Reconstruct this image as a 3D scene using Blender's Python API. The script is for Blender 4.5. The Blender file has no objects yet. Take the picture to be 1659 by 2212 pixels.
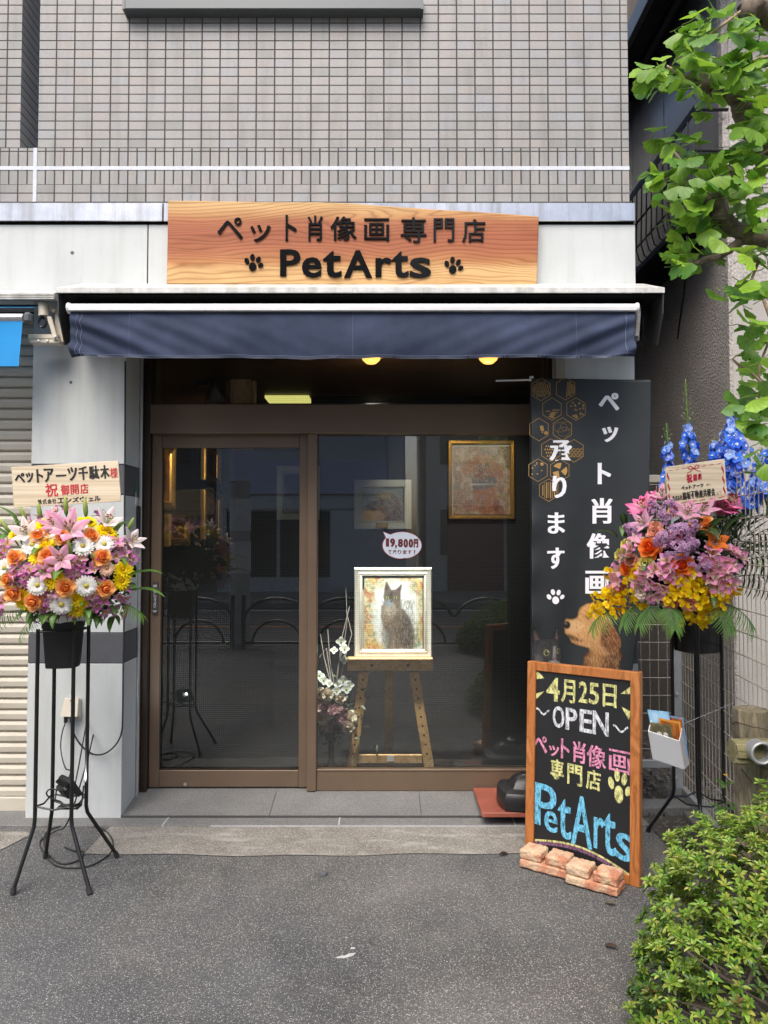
import bpy, math, random
import numpy as np
from mathutils import Vector, Matrix, Euler
rnd = random.Random(7)
S = bpy.context.scene
COL = S.collection
R = math.radians
# ------------------------------------------------------------------ camera, sky, sun, exposure
CAM = Vector((0, -3.98, 1.5)); PITCH = R(2.0); F = 1593.0; CX, CY = 829.5, 1106.0
cam = bpy.data.cameras.new('camera'); camo = bpy.data.objects.new('camera', cam); COL.objects.link(camo)
camo.location = CAM; camo.rotation_euler = (R(90) + PITCH, 0, 0)
cam.sensor_fit = 'HORIZONTAL'; cam.sensor_width = 36; cam.lens = 36 * F / 1659; cam.clip_end = 500; cam.clip_start = .05
S.camera = camo
w = bpy.data.worlds.new('World'); S.world = w; w.use_nodes = True
SUN_EL, SUN_AZ = R(56), R(196)
nt = w.node_tree; sky = nt.nodes.new('ShaderNodeTexSky'); sky.sky_type = 'NISHITA'; sky.sun_disc = False
sky.sun_elevation = SUN_EL; sky.sun_rotation = SUN_AZ; sky.air_density = 1.0; sky.dust_density = 4.0; sky.ozone_density = .6
nt.links.new(sky.outputs[0], nt.nodes['Background'].inputs[0]); nt.nodes['Background'].inputs[1].default_value = .15
sl = bpy.data.lights.new('sun', 'SUN'); sl.energy = 1.5; sl.angle = R(40); sl.color = (1, .97, .93)
so = bpy.data.objects.new('sun', sl); COL.objects.link(so)
d = Vector((math.sin(SUN_AZ) * math.cos(SUN_EL), math.cos(SUN_AZ) * math.cos(SUN_EL), math.sin(SUN_EL)))
so.rotation_euler = (-d).to_track_quat('-Z', 'Y').to_euler()
S.view_settings.view_transform = 'Standard'; S.view_settings.look = 'None'; S.view_settings.gamma = 1
S.view_settings.exposure = 0.84
S.cycles.use_denoising = True; S.cycles.max_bounces = 10; S.cycles.transparent_max_bounces = 24
S.cycles.sample_clamp_indirect = 6

# ------------------------------------------------------------------ pixel helpers (1659x2212 frame of the photo -> real points)
def ray(u, v):
    a, b = (u - CX) / F, (CY - v) / F
    return Vector((a, math.cos(PITCH) - b * math.sin(PITCH), math.sin(PITCH) + b * math.cos(PITCH)))
def at(u, v, Y):
    r = ray(u, v); return CAM + r * ((Y - CAM.y) / r.y)
def gr(u, v, z=0.0):
    r = ray(u, v); return CAM + r * ((z - CAM.z) / r.z)
def onp(u, v, p0, n):
    r = ray(u, v); return CAM + r * ((p0 - CAM).dot(n) / r.dot(n))
def X(u, v, Y): return at(u, v, Y).x
def Z(v, Y): return at(829.5, v, Y).z
def lin(c):
    return tuple(((x / 255) / 12.92 if x / 255 <= .04045 else ((x / 255 + .055) / 1.055) ** 2.4) for x in c[:3])

# ------------------------------------------------------------------ mesh builder
class MB:
    def __init__(s): s.v = []; s.f = []; s.c = []; s.cur = (1, 1, 1)
    def add(s, vs, fs, cols=None):
        o = len(s.v); s.v.extend([tuple(p) for p in vs]); s.f.extend([tuple(i + o for i in f) for f in fs])
        s.c.extend(cols if cols is not None else [s.cur] * len(vs)); return s
    def box(s, x0, x1, y0, y1, z0, z1, c=0.0):
        if x0 > x1: x0, x1 = x1, x0
        if y0 > y1: y0, y1 = y1, y0
        if z0 > z1: z0, z1 = z1, z0
        c = min(c, (x1 - x0) * .45, (y1 - y0) * .45, (z1 - z0) * .45)
        if c <= 0:
            vs = [(x, y, z) for z in (z0, z1) for y in (y0, y1) for x in (x0, x1)]
            return s.add(vs, [(0, 2, 3, 1), (4, 5, 7, 6), (0, 1, 5, 4), (2, 6, 7, 3), (0, 4, 6, 2), (1, 3, 7, 5)])
        vs, idx = [], {}
        for i, x in enumerate((x0, x1)):
            for j, y in enumerate((y0, y1)):
                for k, z in enumerate((z0, z1)):
                    sx, sy, sz = (c, -c)[i], (c, -c)[j], (c, -c)[k]
                    for a, p in (('x', (x, y + sy, z + sz)), ('y', (x + sx, y, z + sz)), ('z', (x + sx, y + sy, z))):
                        idx[(i, j, k, a)] = len(vs); vs.append(p)
        g = lambda i, j, k, a: idx[(i, j, k, a)]
        fs = []
        for i in (0, 1): fs.append([g(i, 0, 0, 'x'), g(i, 1, 0, 'x'), g(i, 1, 1, 'x'), g(i, 0, 1, 'x')])
        for j in (0, 1): fs.append([g(0, j, 0, 'y'), g(1, j, 0, 'y'), g(1, j, 1, 'y'), g(0, j, 1, 'y')])
        for k in (0, 1): fs.append([g(0, 0, k, 'z'), g(1, 0, k, 'z'), g(1, 1, k, 'z'), g(0, 1, k, 'z')])
        for i in (0, 1):
            for j in (0, 1): fs.append([g(i, j, 0, 'x'), g(i, j, 0, 'y'), g(i, j, 1, 'y'), g(i, j, 1, 'x')])
        for i in (0, 1):
            for k in (0, 1): fs.append([g(i, 0, k, 'x'), g(i, 0, k, 'z'), g(i, 1, k, 'z'), g(i, 1, k, 'x')])
        for j in (0, 1):
            for k in (0, 1): fs.append([g(0, j, k, 'y'), g(0, j, k, 'z'), g(1, j, k, 'z'), g(1, j, k, 'y')])
        for i in (0, 1):
            for j in (0, 1):
                for k in (0, 1): fs.append([g(i, j, k, 'x'), g(i, j, k, 'y'), g(i, j, k, 'z')])
        cx = Vector(((x0 + x1) / 2, (y0 + y1) / 2, (z0 + z1) / 2)); out = []
        for f in fs:
            p = [Vector(vs[i]) for i in f]; n = (p[1] - p[0]).cross(p[2] - p[0])
            out.append(f if n.dot(sum(p, Vector()) / len(p) - cx) > 0 else f[::-1])
        return s.add(vs, out)
    def obox(s, o, ax, ay, az, c=0.0):      # oriented box: origin + three edge vectors
        o, ax, ay, az = Vector(o), Vector(ax), Vector(ay), Vector(az)
        t = MB(); L = (ax.length, ay.length, az.length); t.box(0, L[0], 0, L[1], 0, L[2], c)
        e = (ax.normalized(), ay.normalized(), az.normalized())
        fl = e[0].cross(e[1]).dot(e[2]) < 0
        return s.add([o + e[0] * p[0] + e[1] * p[1] + e[2] * p[2] for p in t.v], [f[::-1] if fl else f for f in t.f])
    def tube(s, pts, r, n=8, cap=True):
        pts = [Vector(p) for p in pts]; m = len(pts)
        rs = r if isinstance(r, (list, tuple)) else [r] * m
        vs, fs = [], []; up = None
        for i, p in enumerate(pts):
            t = (pts[min(i + 1, m - 1)] - pts[max(i - 1, 0)]).normalized()
            if up is None: up = Vector((0, 0, 1)) if abs(t.z) < .9 else Vector((1, 0, 0))
            a = t.cross(up)
            if a.length < 1e-5: a = t.cross(Vector((1, .3, .1)))
            a.normalize(); b = t.cross(a).normalized(); up = a.cross(t) * 1.0
            for k in range(n):
                an = 2 * math.pi * k / n; vs.append(p + (a * math.cos(an) + b * math.sin(an)) * rs[i])
        for i in range(m - 1):
            for k in range(n):
                k2 = (k + 1) % n; fs.append((i * n + k, i * n + k2, (i + 1) * n + k2, (i + 1) * n + k))
        if cap: fs.append(tuple(range(n - 1, -1, -1))); fs.append(tuple((m - 1) * n + k for k in range(n)))
        return s.add(vs, fs)
    def lathe(s, prof, c, n=20, axis='z', sq=None):
        vs, fs = [], []; c = Vector(c)
        for r, h in prof:
            for k in range(n):
                a = 2 * math.pi * k / n; q = 1
                if sq: q = 1 / max(abs(math.cos(a)), abs(math.sin(a))) ** sq
                x, y = r * q * math.cos(a), r * q * math.sin(a)
                vs.append(c + (Vector((x, y, h)) if axis == 'z' else Vector((x, -h, y)) if axis == 'y' else Vector((h, x, y))))
        for i in range(len(prof) - 1):
            for k in range(n):
                k2 = (k + 1) % n; fs.append((i * n + k, i * n + k2, (i + 1) * n + k2, (i + 1) * n + k))
        if prof[0][0] > 1e-6: fs.append(tuple(range(n - 1, -1, -1)))
        if prof[-1][0] > 1e-6: fs.append(tuple((len(prof) - 1) * n + k for k in range(n)))
        return s.add(vs, fs)
    def prism(s, front, back):              # two matching outlines -> solid
        n = len(front)
        return s.add(list(front) + list(back), [tuple(range(n)), tuple(range(2 * n - 1, n - 1, -1))] +
                     [(i, n + i, n + (i + 1) % n, (i + 1) % n) for i in range(n)])
    def grid(s, fn, nu, nv, cfn=None):
        vs = [fn(i / nu, j / nv) for j in range(nv + 1) for i in range(nu + 1)]
        cs = [cfn(i / nu, j / nv) for j in range(nv + 1) for i in range(nu + 1)] if cfn else None
        return s.add(vs, [(j * (nu + 1) + i, j * (nu + 1) + i + 1, (j + 1) * (nu + 1) + i + 1, (j + 1) * (nu + 1) + i) for j in range(nv) for i in range(nu)], cs)
    def frame(s, o, ex, ez, ny, W, H, prof):   # mitred moulding round W x H, prof = (inset, forward)
        o, ex, ez, ny = map(Vector, (o, ex, ez, ny)); n = len(prof); vs, fs = [], []
        for (cx, cz, sx, sz) in ((0, 0, 1, 1), (W, 0, -1, 1), (W, H, -1, -1), (0, H, 1, -1)):
            for ins, fw in prof: vs.append(o + ex * (cx + sx * ins) + ez * (cz + sz * ins) + ny * fw)
        for k in range(4):
            for i in range(n - 1):
                a, b = k * n + i, ((k + 1) % 4) * n + i; fs.append((a, b, b + 1, a + 1))
        return s.add(vs, fs)
    def merge(s, o, M=None):
        return s.add([(M @ Vector(p)) for p in o.v] if M else o.v, o.f, o.c)
    def mesh(s, name, off=Vector((0, 0, 0)), smooth=False, angle=None):
        me = bpy.data.meshes.new(name); me.from_pydata([(p[0] - off.x, p[1] - off.y, p[2] - off.z) for p in s.v], [], s.f)
        a = me.color_attributes.new('Col', 'FLOAT_COLOR', 'POINT')
        a.data.foreach_set('color', np.array([(c[0], c[1], c[2], 1) for c in s.c], np.float32).ravel())
        me.validate(); me.update()
        if smooth: me.shade_smooth()
        if angle: me.shade_smooth(); me.set_sharp_from_angle(angle=R(angle))
        return me
    def build(s, name, mat, parent=None, smooth=False, angle=None, label=None, kind=None):
        off = Vector((0, 0, 0)); p = parent
        while p: off += p.location; p = p.parent
        me = s.mesh(name, off, smooth, angle); me.materials.append(mat)
        o = bpy.data.objects.new(name, me); COL.objects.link(o); o.parent = parent
        if label: o['label'] = label
        if kind: o['kind'] = kind
        return o

def thing(name, label, cat, loc=(0, 0, 0), group=None):
    o = bpy.data.objects.new(name, None); COL.objects.link(o); o.location = loc; o.empty_display_size = .1
    o['label'] = label; o['category'] = cat
    if group: o['group'] = group
    return o
def tag(o, label, cat, group=None):
    o['label'] = label; o['category'] = cat
    if group: o['group'] = group
    return o
def inst(name, me, parent, loc, rot=None, sc=1.0):
    o = bpy.data.objects.new(name, me); COL.objects.link(o); o.parent = parent
    off = Vector((0, 0, 0)); p = parent
    while p: off += p.location; p = p.parent
    o.location = Vector(loc) - off
    if rot is not None: o.rotation_euler = rot
    o.scale = (sc, sc, sc) if not isinstance(sc, (tuple, list)) else sc
    return o

# ------------------------------------------------------------------ materials
MATS = {}
class N:
    def __init__(s, name):
        s.m = bpy.data.materials.new(name); s.m.use_nodes = True; s.t = s.m.node_tree
        s.b = s.t.nodes['Principled BSDF']; s.out = s.t.nodes['Material Output']
    def n(s, t, **k):
        o = s.t.nodes.new('ShaderNode' + t)
        for a, v in k.items(): setattr(o, a, v)
        return o
    def l(s, a, b): s.t.links.new(a, b)
    def coord(s, sc=(1, 1, 1), kind='Object', rot=(0, 0, 0)):
        c = s.n('TexCoord'); m = s.n('Mapping'); m.inputs['Scale'].default_value = sc; m.inputs['Rotation'].default_value = rot
        s.l(c.outputs[kind], m.inputs[0]); return m.outputs[0]
    def noise(s, scale, detail=4, rough=.6, co=None, dist=0):
        o = s.n('TexNoise'); o.inputs['Scale'].default_value = scale; o.inputs['Detail'].default_value = detail
        o.inputs['Roughness'].default_value = rough; o.inputs['Distortion'].default_value = dist
        s.l(co or s.coord(), o.inputs['Vector']); return o.outputs['Fac']
    def ramp(s, fac, stops):
        o = s.n('ValToRGB'); e = o.color_ramp.elements
        while len(e) < len(stops): e.new(.5)
        for i, (p, c) in enumerate(stops):
            e[i].position = p; e[i].color = (*c, 1) if len(c) == 3 else c
        s.l(fac, o.inputs[0]); return o.outputs[0]
    def math(s, op, a, b=None, c=None):
        o = s.n('Math', operation=op)
        for i, x in enumerate((a, b, c)):
            if x is None: continue
            if isinstance(x, (int, float)): o.inputs[i].default_value = x
            else: s.l(x, o.inputs[i])
        return o.outputs[0]
    def mix(s, fac, a, b, mode='MIX'):
        o = s.n('Mix', data_type='RGBA', blend_type=mode)
        for i, x in ((0, fac), (6, a), (7, b)):
            if isinstance(x, (int, float)): o.inputs[i].default_value = x
            elif isinstance(x, tuple): o.inputs[i].default_value = (*x[:3], 1)
            else: s.l(x, o.inputs[i])
        return o.outputs[2]
    def bump(s, h, st=.3, dist=.01):
        o = s.n('Bump'); o.inputs['Strength'].default_value = st; o.inputs['Distance'].default_value = dist
        s.l(h, o.inputs['Height']); s.l(o.outputs[0], s.b.inputs['Normal']); return o
    def set(s, **k):
        for a, v in k.items():
            i = s.b.inputs[a.replace('_', ' ')]
            if isinstance(v, (int, float)): i.default_value = v
            elif isinstance(v, tuple): i.default_value = (*v[:3], 1)
            else: s.l(v, i)
        return s
def mat(name, col, rough=.6, metal=0., var=.12, vs=6., bump=0., bs=120., attr=False, trans=0., spec=.5, fine=0., streak=0.):
    if name in MATS: return MATS[name]
    k = N(name); b = k.b
    if attr:
        at_ = k.n('Attribute', attribute_name='Col'); c = at_.outputs['Color']
    else: c = tuple(col)
    if var or fine:
        nz = k.noise(vs, 5)
        g = k.ramp(nz, [(.25, (1 - var,) * 3), (.75, (1 + var,) * 3)])
        c = k.mix(1.0, c, g, 'MULTIPLY')
        if streak: c = k.mix(1., c, k.ramp(k.noise(2.6, 6, .62, k.coord((4.5, 1, .35))), [(.30, (1 - streak * 1.3, 1 - streak * 1.4, 1 - streak * 1.6)), (.52, (1, 1, 1)), (.75, (1.03, 1.03, 1.03))]), 'MULTIPLY')
        if fine:
            g2 = k.ramp(k.noise(350, 2), [(.3, (1 - fine,) * 3), (.7, (1 + fine,) * 3)]); c = k.mix(1.0, c, g2, 'MULTIPLY')
        k.set(Roughness=k.math('ADD', k.math('MULTIPLY', nz, .16), rough - .08))
    else: k.set(Roughness=rough)
    k.set(Base_Color=c, Metallic=metal, Specular_IOR_Level=spec)
    if bump: k.bump(k.noise(bs, 3), bump, .004)
    if trans:
        t = k.n('BsdfTranslucent'); 
        if isinstance(c, tuple): t.inputs[0].default_value = (*c, 1)
        else: k.l(c, t.inputs[0])
        m = k.n('MixShader'); m.inputs[0].default_value = trans
        k.l(b.outputs[0], m.inputs[1]); k.l(t.outputs[0], m.inputs[2]); k.l(m.outputs[0], k.out.inputs[0])
    MATS[name] = k.m; return k.m

def tile_mat(name, px, pz, ox, oz, grout=(.055, .050, .046), base=(.322, .318, .302)):
    k = N(name); co = k.coord(); sp = k.n('SeparateXYZ'); k.l(co, sp.inputs[0])
    ux = k.math('DIVIDE', k.math('SUBTRACT', sp.outputs[0], ox), px); uz = k.math('DIVIDE', k.math('SUBTRACT', sp.outputs[2], oz), pz)
    def edge(u, p, wd):
        f = k.math('FRACT', u); dd = k.math('MULTIPLY', k.math('MINIMUM', f, k.math('SUBTRACT', 1., f)), p)
        o = k.n('MapRange'); o.inputs[1].default_value = wd * .6; o.inputs[2].default_value = wd * 1.3; k.l(dd, o.inputs[0]); return o.outputs[0]
    e = k.math('MINIMUM', edge(ux, px, .0034), edge(uz, pz, .0029))
    cb = k.n('CombineXYZ'); k.l(k.math('FLOOR', ux), cb.inputs[0]); k.l(k.math('FLOOR', uz), cb.inputs[1])
    wn = k.n('TexWhiteNoise', noise_dimensions='3D'); k.l(cb.outputs[0], wn.inputs['Vector'])
    c = k.ramp(wn.outputs['Value'], [(0, tuple(x * .84 for x in base)), (.3, base), (.62, (base[0] * 1.03, base[1] * .99, base[2] * .98)), (.82, (base[0] * .98, base[1] * 1.0, base[2] * 1.07)), (1, (base[0] * 1.06, base[1] * .97, base[2] * .94))])
    st = k.ramp(k.noise(3.2, 6, .6, k.coord((3.5, 1, .55))), [(.28, (.80, .79, .77)), (.50, (1.0, 1.0, 1.0)), (.75, (1.08, 1.08, 1.07))])
    c = k.mix(1., c, st, 'MULTIPLY')
    c = k.mix(1., c, k.ramp(k.noise(60, 4), [(.3, (.94,) * 3), (.7, (1.05,) * 3)]), 'MULTIPLY')
    c = k.mix(e, k.mix(k.noise(9, 3), tuple(x * .7 for x in grout), tuple(x * 1.4 for x in grout)), c)
    k.set(Base_Color=c, Roughness=k.math('SUBTRACT', .78, k.math('MULTIPLY', e, .36)), Specular_IOR_Level=.4)
    o = k.n('Bump'); o.inputs['Strength'].default_value = .8; o.inputs['Distance'].default_value = .004
    k.l(k.math('ADD', e, k.math('MULTIPLY', k.noise(14, 3), .25)), o.inputs['Height']); k.l(o.outputs[0], k.b.inputs['Normal'])
    return k.m

def wire_glass(name, pitch=.0118, ox=0., refl=1.0, wires=True):
    k = N(name); k.t.nodes.remove(k.b)
    fr = k.n('Fresnel'); fr.inputs[0].default_value = 1.62
    tr = k.n('BsdfTransparent'); tr.inputs[0].default_value = (.86, .90, .88, 1)
    gl = k.n('BsdfGlossy'); gl.inputs['Roughness'].default_value = .0; gl.inputs[0].default_value = (1, 1, 1, 1)
    bp = k.n('Bump'); bp.inputs['Strength'].default_value = .02; bp.inputs['Distance'].default_value = .01
    k.l(k.noise(1.6, 1), bp.inputs['Height']); k.l(bp.outputs[0], gl.inputs['Normal'])
    m = k.n('MixShader'); k.l(k.math('MULTIPLY', fr.outputs[0], 2.1 * refl), m.inputs[0]); k.l(tr.outputs[0], m.inputs[1]); k.l(gl.outputs[0], m.inputs[2])
    res = m.outputs[0]
    if wires:
        co = k.coord(); sp = k.n('SeparateXYZ'); k.l(co, sp.inputs[0])
        def ln(x, wd):
            f = k.math('FRACT', k.math('DIVIDE', x, pitch)); return k.math('LESS_THAN', f, wd / pitch)
        msk = k.math('MAXIMUM', ln(sp.outputs[0], .0005), ln(sp.outputs[2], .0007))
        df = k.n('BsdfPrincipled'); df.inputs['Base Color'].default_value = (.13, .14, .135, 1); df.inputs['Roughness'].default_value = .4; df.inputs['Metallic'].default_value = .3
        m2 = k.n('MixShader'); k.l(k.math('MULTIPLY', msk, .8), m2.inputs[0]); k.l(res, m2.inputs[1]); k.l(df.outputs[0], m2.inputs[2]); res = m2.outputs[0]
    k.l(res, k.out.inputs[0]); return k.m

def emit(name, col, st):
    k = N(name); k.set(Base_Color=col, Emission_Color=col, Emission_Strength=st); return k.m

def asphalt_mat():
    k = N('asphalt'); co = k.coord()
    v = k.n('TexVoronoi'); v.inputs['Scale'].default_value = 250; k.l(co, v.inputs['Vector'])
    sp = k.n('SeparateColor'); k.l(v.outputs['Color'], sp.inputs[0])
    core = k.math('LESS_THAN', v.outputs['Distance'], k.math('ADD', .28, k.math('MULTIPLY', sp.outputs[1], .25)))
    bright = k.math('MULTIPLY', core, k.math('GREATER_THAN', sp.outputs[0], .62))
    big = k.noise(1.1, 6, .62, dist=.6); base = k.ramp(big, [(.3, (.062, .064, .066)), (.5, (.098, .099, .099)), (.72, (.142, .141, .136))])
    base = k.mix(1., base, k.ramp(k.noise(90, 3), [(.3, (.62,) * 3), (.72, (1.3,) * 3)]), 'MULTIPLY')
    stone = k.ramp(sp.outputs[2], [(0, (.22, .215, .205)), (.6, (.33, .325, .31)), (1, (.56, .55, .52))])
    stain = k.ramp(k.noise(.9, 4, .6, k.coord((1, 1, 1), rot=(0, 0, 1))), [(.42, (1., 1., 1.)), (.7, (1.28, 1.22, 1.12))])
    stain = k.mix(1., stain, k.ramp(k.noise(2.7, 5, .6, k.coord((1, .5, 1)), .8), [(.30, (.74, .74, .76)), (.45, (1, 1, 1))]), 'MULTIPLY')
    k.set(Base_Color=k.mix(1., k.mix(k.math('MULTIPLY', bright, .8), base, stone), stain, 'MULTIPLY'), Roughness=.85, Specular_IOR_Level=.3)
    k.bump(k.math('ADD', core, k.noise(260, 3)), .55, .003); return k.m
def concrete_mat(name, a, b, stone, dens=.72, sc=170, stains=0.0):
    k = N(name); v = k.n('TexVoronoi'); v.inputs['Scale'].default_value = sc; k.l(k.coord(), v.inputs['Vector'])
    sp = k.n('SeparateColor'); k.l(v.outputs['Color'], sp.inputs[0])
    br = k.math('MULTIPLY', k.math('LESS_THAN', v.outputs['Distance'], .5), k.math('GREATER_THAN', sp.outputs[0], dens))
    c = k.ramp(k.noise(3.1, 7, .65), [(.28, a), (.7, b)])
    c = k.mix(1., c, k.ramp(k.noise(120, 3), [(.3, (.72,) * 3), (.7, (1.22,) * 3)]), 'MULTIPLY')
    if stains: c = k.mix(k.math('MULTIPLY', k.ramp(k.noise(5.5, 5, .7, k.coord((.6, 2.2, 1))), [(.52, (0, 0, 0)), (.66, (1, 1, 1))]), stains), c, stone)
    k.set(Base_Color=k.mix(k.math('MULTIPLY', br, .7), c, stone), Roughness=.85, Specular_IOR_Level=.3)
    k.bump(k.noise(220, 3), .4, .003); return k.m
def stucco_mat(name, col, sc=75, st=.9, dist=.006):
    k = N(name); n1 = k.noise(sc, 3, .5); c = k.mix(1., tuple(col), k.ramp(k.noise(2.2, 4), [(.3, (.88,) * 3), (.7, (1.1,) * 3)]), 'MULTIPLY')
    c = k.mix(1., c, k.ramp(n1, [(.35, (.72,) * 3), (.65, (1.18,) * 3)]), 'MULTIPLY')
    k.set(Base_Color=c, Roughness=.85, Specular_IOR_Level=.25); k.bump(n1, st, dist); return k.m
def wood_mat(name, stops, ax=(1, 1, 1), scale=9, dist=2.2, rough=.5, fine=.12):
    k = N(name); co = k.coord(ax); wv = k.noise(scale, 2, .45, co, .9)
    rings = k.math('FRACT', k.math('MULTIPLY', wv, dist * 3))
    tri = k.math('ABSOLUTE', k.math('SUBTRACT', k.math('MULTIPLY', rings, 2.), 1.))
    c = k.ramp(wv, stops); c = k.mix(1., c, k.ramp(tri, [(0, (.72, .66, .58)), (.45, (1, 1, 1)), (1, (1.06, 1.05, 1.03))]), 'MULTIPLY')
    c = k.mix(1., c, k.ramp(k.noise(scale * 12, 3, .6, co), [(.3, (1 - fine,) * 3), (.7, (1 + fine,) * 3)]), 'MULTIPLY')
    k.set(Base_Color=c, Roughness=rough, Specular_IOR_Level=.35); k.bump(tri, .12, .002); return k.m
def chalk_mat(name, col):
    k = N(name); n = k.noise(110, 4, .75, k.coord((1, 1, .35), rot=(0, .6, .5)))
    c = k.mix(k.ramp(n, [(.36, (0, 0, 0)), (.56, (1, 1, 1))]), tuple(x * .22 for x in col), tuple(col))
    k.set(Base_Color=c, Roughness=.95, Specular_IOR_Level=.1); return k.m

M = dict(
    stone=mat('grey_stone_panel', (.54, .565, .555), .45, var=.07, vs=2.5, bump=.10, bs=260, fine=.05, streak=.09),
    granite=mat('dark_granite', (.085, .087, .095), .55, var=.1, vs=30, bump=.2, bs=300, fine=.35),
    sealant=mat('white_sealant', (.60, .63, .68), .55, var=.14, vs=25),
    gap=mat('black_joint', (.012, .012, .012), .9, var=0),
    steel=mat('stainless_flashing', (.44, .45, .465), .16, 1., var=.22, vs=7, bump=.05, bs=9, streak=.3),
    alu=mat('aluminium', (.62, .62, .61), .35, .85, var=.08, vs=20),
    whitealu=mat('white_painted_metal', (.60, .60, .57), .4, 0, var=.2, vs=18, streak=.25),
    darkalu=mat('dark_grey_aluminium', (.10, .11, .115), .4, .3, var=.1),
    brown=mat('bronze_aluminium', (.165, .115, .078), .38, .25, var=.08, vs=4),
    brownd=mat('dark_bronze_aluminium', (.04, .028, .02), .4, .3, var=.08, vs=4),
    black=mat('black_painted_steel', (.010, .010, .011), .32, 0, var=.2, vs=30),
    plastic=mat('black_plastic', (.014, .014, .015), .4, 0, var=.15, vs=20, bump=.05, bs=90),
    gloss=mat('black_gloss_plastic', (.008, .008, .009), .22, 0, var=.1, vs=20),
    acryl=mat('black_acrylic', (.006, .006, .006), .14, 0, var=0, spec=.22),
    rubber=mat('black_rubber', (.02, .02, .02), .7, 0, var=.2),
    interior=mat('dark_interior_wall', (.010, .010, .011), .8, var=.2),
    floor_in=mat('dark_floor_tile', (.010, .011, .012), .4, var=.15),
    cream=mat('cream_plastic', (.60, .55, .44), .4, var=.06),
    shutter=mat('shutter_slats', (.52, .48, .40), .5, var=.10, vs=5, fine=.06),
    shutdirt=mat('dirty_shutter', (.40, .36, .29), .55, var=.3, vs=9, fine=.1),
    valance=mat('navy_canvas', (.038, .050, .088), .8, var=.45, vs=3.2, bump=.18, bs=420, trans=.03, spec=.18),
    blue=mat('bright_blue_canvas', (.005, .30, .72), .55, var=.08, vs=6, trans=.2),
    petal=mat('flower_petals', (1, 1, 1), .6, attr=True, var=.12, vs=45, trans=.34, spec=.25),
    leaf=mat('foliage_leaves', (1, 1, 1), .42, attr=True, var=.16, vs=28, trans=.28),
    ginkgo=mat('ginkgo_leaves', (1, 1, 1), .45, attr=True, var=.14, vs=24, trans=.42),
    paint=mat('painted_canvas', (1, 1, 1), .45, attr=True, var=.08, vs=60, bump=.25, bs=140),
    printm=mat('printed_cloth', (1, 1, 1), .7, attr=True, var=.05, vs=40),
    bark=mat('ginkgo_bark', (.16, .125, .095), .9, var=.45, vs=35, bump=.9, bs=55),
    twig=mat('pale_twig', (.36, .26, .16), .8, var=.2, vs=40),
    gold=mat('gold_moulding', (.52, .36, .13), .32, .75, var=.15, vs=25),
    silver=mat('champagne_moulding', (.66, .645, .58), .4, .25, var=.1, vs=25),
    linen=mat('linen_mount', (.50, .49, .42), .8, var=.06, vs=60),
    white=mat('white_print', (.86, .86, .90), .6, var=0),
    goldprint=mat('gold_print', (.46, .27, .07), .6, var=.1, vs=50),
    banner=mat('black_polyester', (.021, .026, .029), .5, var=.15, vs=5, bump=.06, bs=700, trans=.03),
    ink=mat('black_ink', (.018, .016, .016), .7, var=0),
    redink=mat('red_ink', (.55, .02, .03), .7, var=0),
    rubine=mat('crimson_ink', (.42, .012, .05), .7, var=0),
    orange=wood_mat('orange_varnished_wood', [(.3, (.36, .125, .035)), (.55, (.46, .17, .05)), (.75, (.52, .21, .07))], (1, 1, .25), 16, 1.5, .35),
    board=mat('blackboard', (.010, .010, .011), .55, var=.35, vs=5),
    slab=mat('red_quarry_tile', (.30, .085, .055), .45, var=.25, vs=9, bump=.2, bs=60),
    galv=mat('galvanised_steel', (.40, .41, .41), .5, .55, var=.12, vs=15),
    wire=mat('beige_coated_wire', (.40, .36, .29), .5, .1, var=.12, vs=30),
    frost=mat('translucent_white_plastic', (.56, .57, .58), .35, var=.03, trans=.35),
    whiteplastic=mat('white_plastic', (.75, .75, .75), .4, var=.03),
    plaq=wood_mat('pale_wood_board', [(.3, (.70, .60, .44)), (.55, (.74, .64, .48)), (.8, (.77, .68, .53))], (.12, 1, 6), 12, .25, .6, .04),
)
def sign_mat():
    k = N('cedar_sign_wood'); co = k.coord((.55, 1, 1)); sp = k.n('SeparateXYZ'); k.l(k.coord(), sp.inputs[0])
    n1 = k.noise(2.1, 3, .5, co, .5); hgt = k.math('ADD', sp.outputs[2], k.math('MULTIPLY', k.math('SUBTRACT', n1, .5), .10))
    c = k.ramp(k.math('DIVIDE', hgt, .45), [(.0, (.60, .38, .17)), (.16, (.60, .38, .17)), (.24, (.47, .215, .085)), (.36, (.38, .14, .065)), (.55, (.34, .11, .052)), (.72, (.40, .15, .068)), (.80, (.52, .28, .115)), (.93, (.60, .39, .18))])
    c = k.mix(1., c, k.ramp(k.noise(5, 4, .6, k.coord((.30, 1, 2.2)), 1.2), [(.3, (.80, .74, .68)), (.6, (1.05, 1.04, 1.02))]), 'MULTIPLY')
    gr_ = k.math('FRACT', k.math('ADD', k.math('MULTIPLY', sp.outputs[2], 46.), k.math('MULTIPLY', k.noise(2.4, 2, .5, k.coord((.36, 1, 1.6)), .6), 13.)))
    tri = k.math('ABSOLUTE', k.math('SUBTRACT', k.math('MULTIPLY', gr_, 2.), 1.))
    c = k.mix(1., c, k.ramp(tri, [(0, (.70, .60, .52)), (.35, (.97, .96, .95)), (1, (1.08, 1.07, 1.05))]), 'MULTIPLY')
    k.set(Base_Color=c, Roughness=.42, Specular_IOR_Level=.3); k.bump(tri, .1, .002); return k.m
M['sign'] = sign_mat()
M['pine'] = wood_mat('pine_easel', [(.3, (.56, .34, .14)), (.6, (.64, .42, .19)), (.8, (.68, .47, .23))], (.6, 1, .6), 20, 1.6, .5)
M['ceilwood'] = wood_mat('brown_ceiling_boards', [(.3, (.045, .024, .012)), (.7, (.075, .04, .02))], (.3, 3, 1), 8, 1.5, .5)
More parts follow.
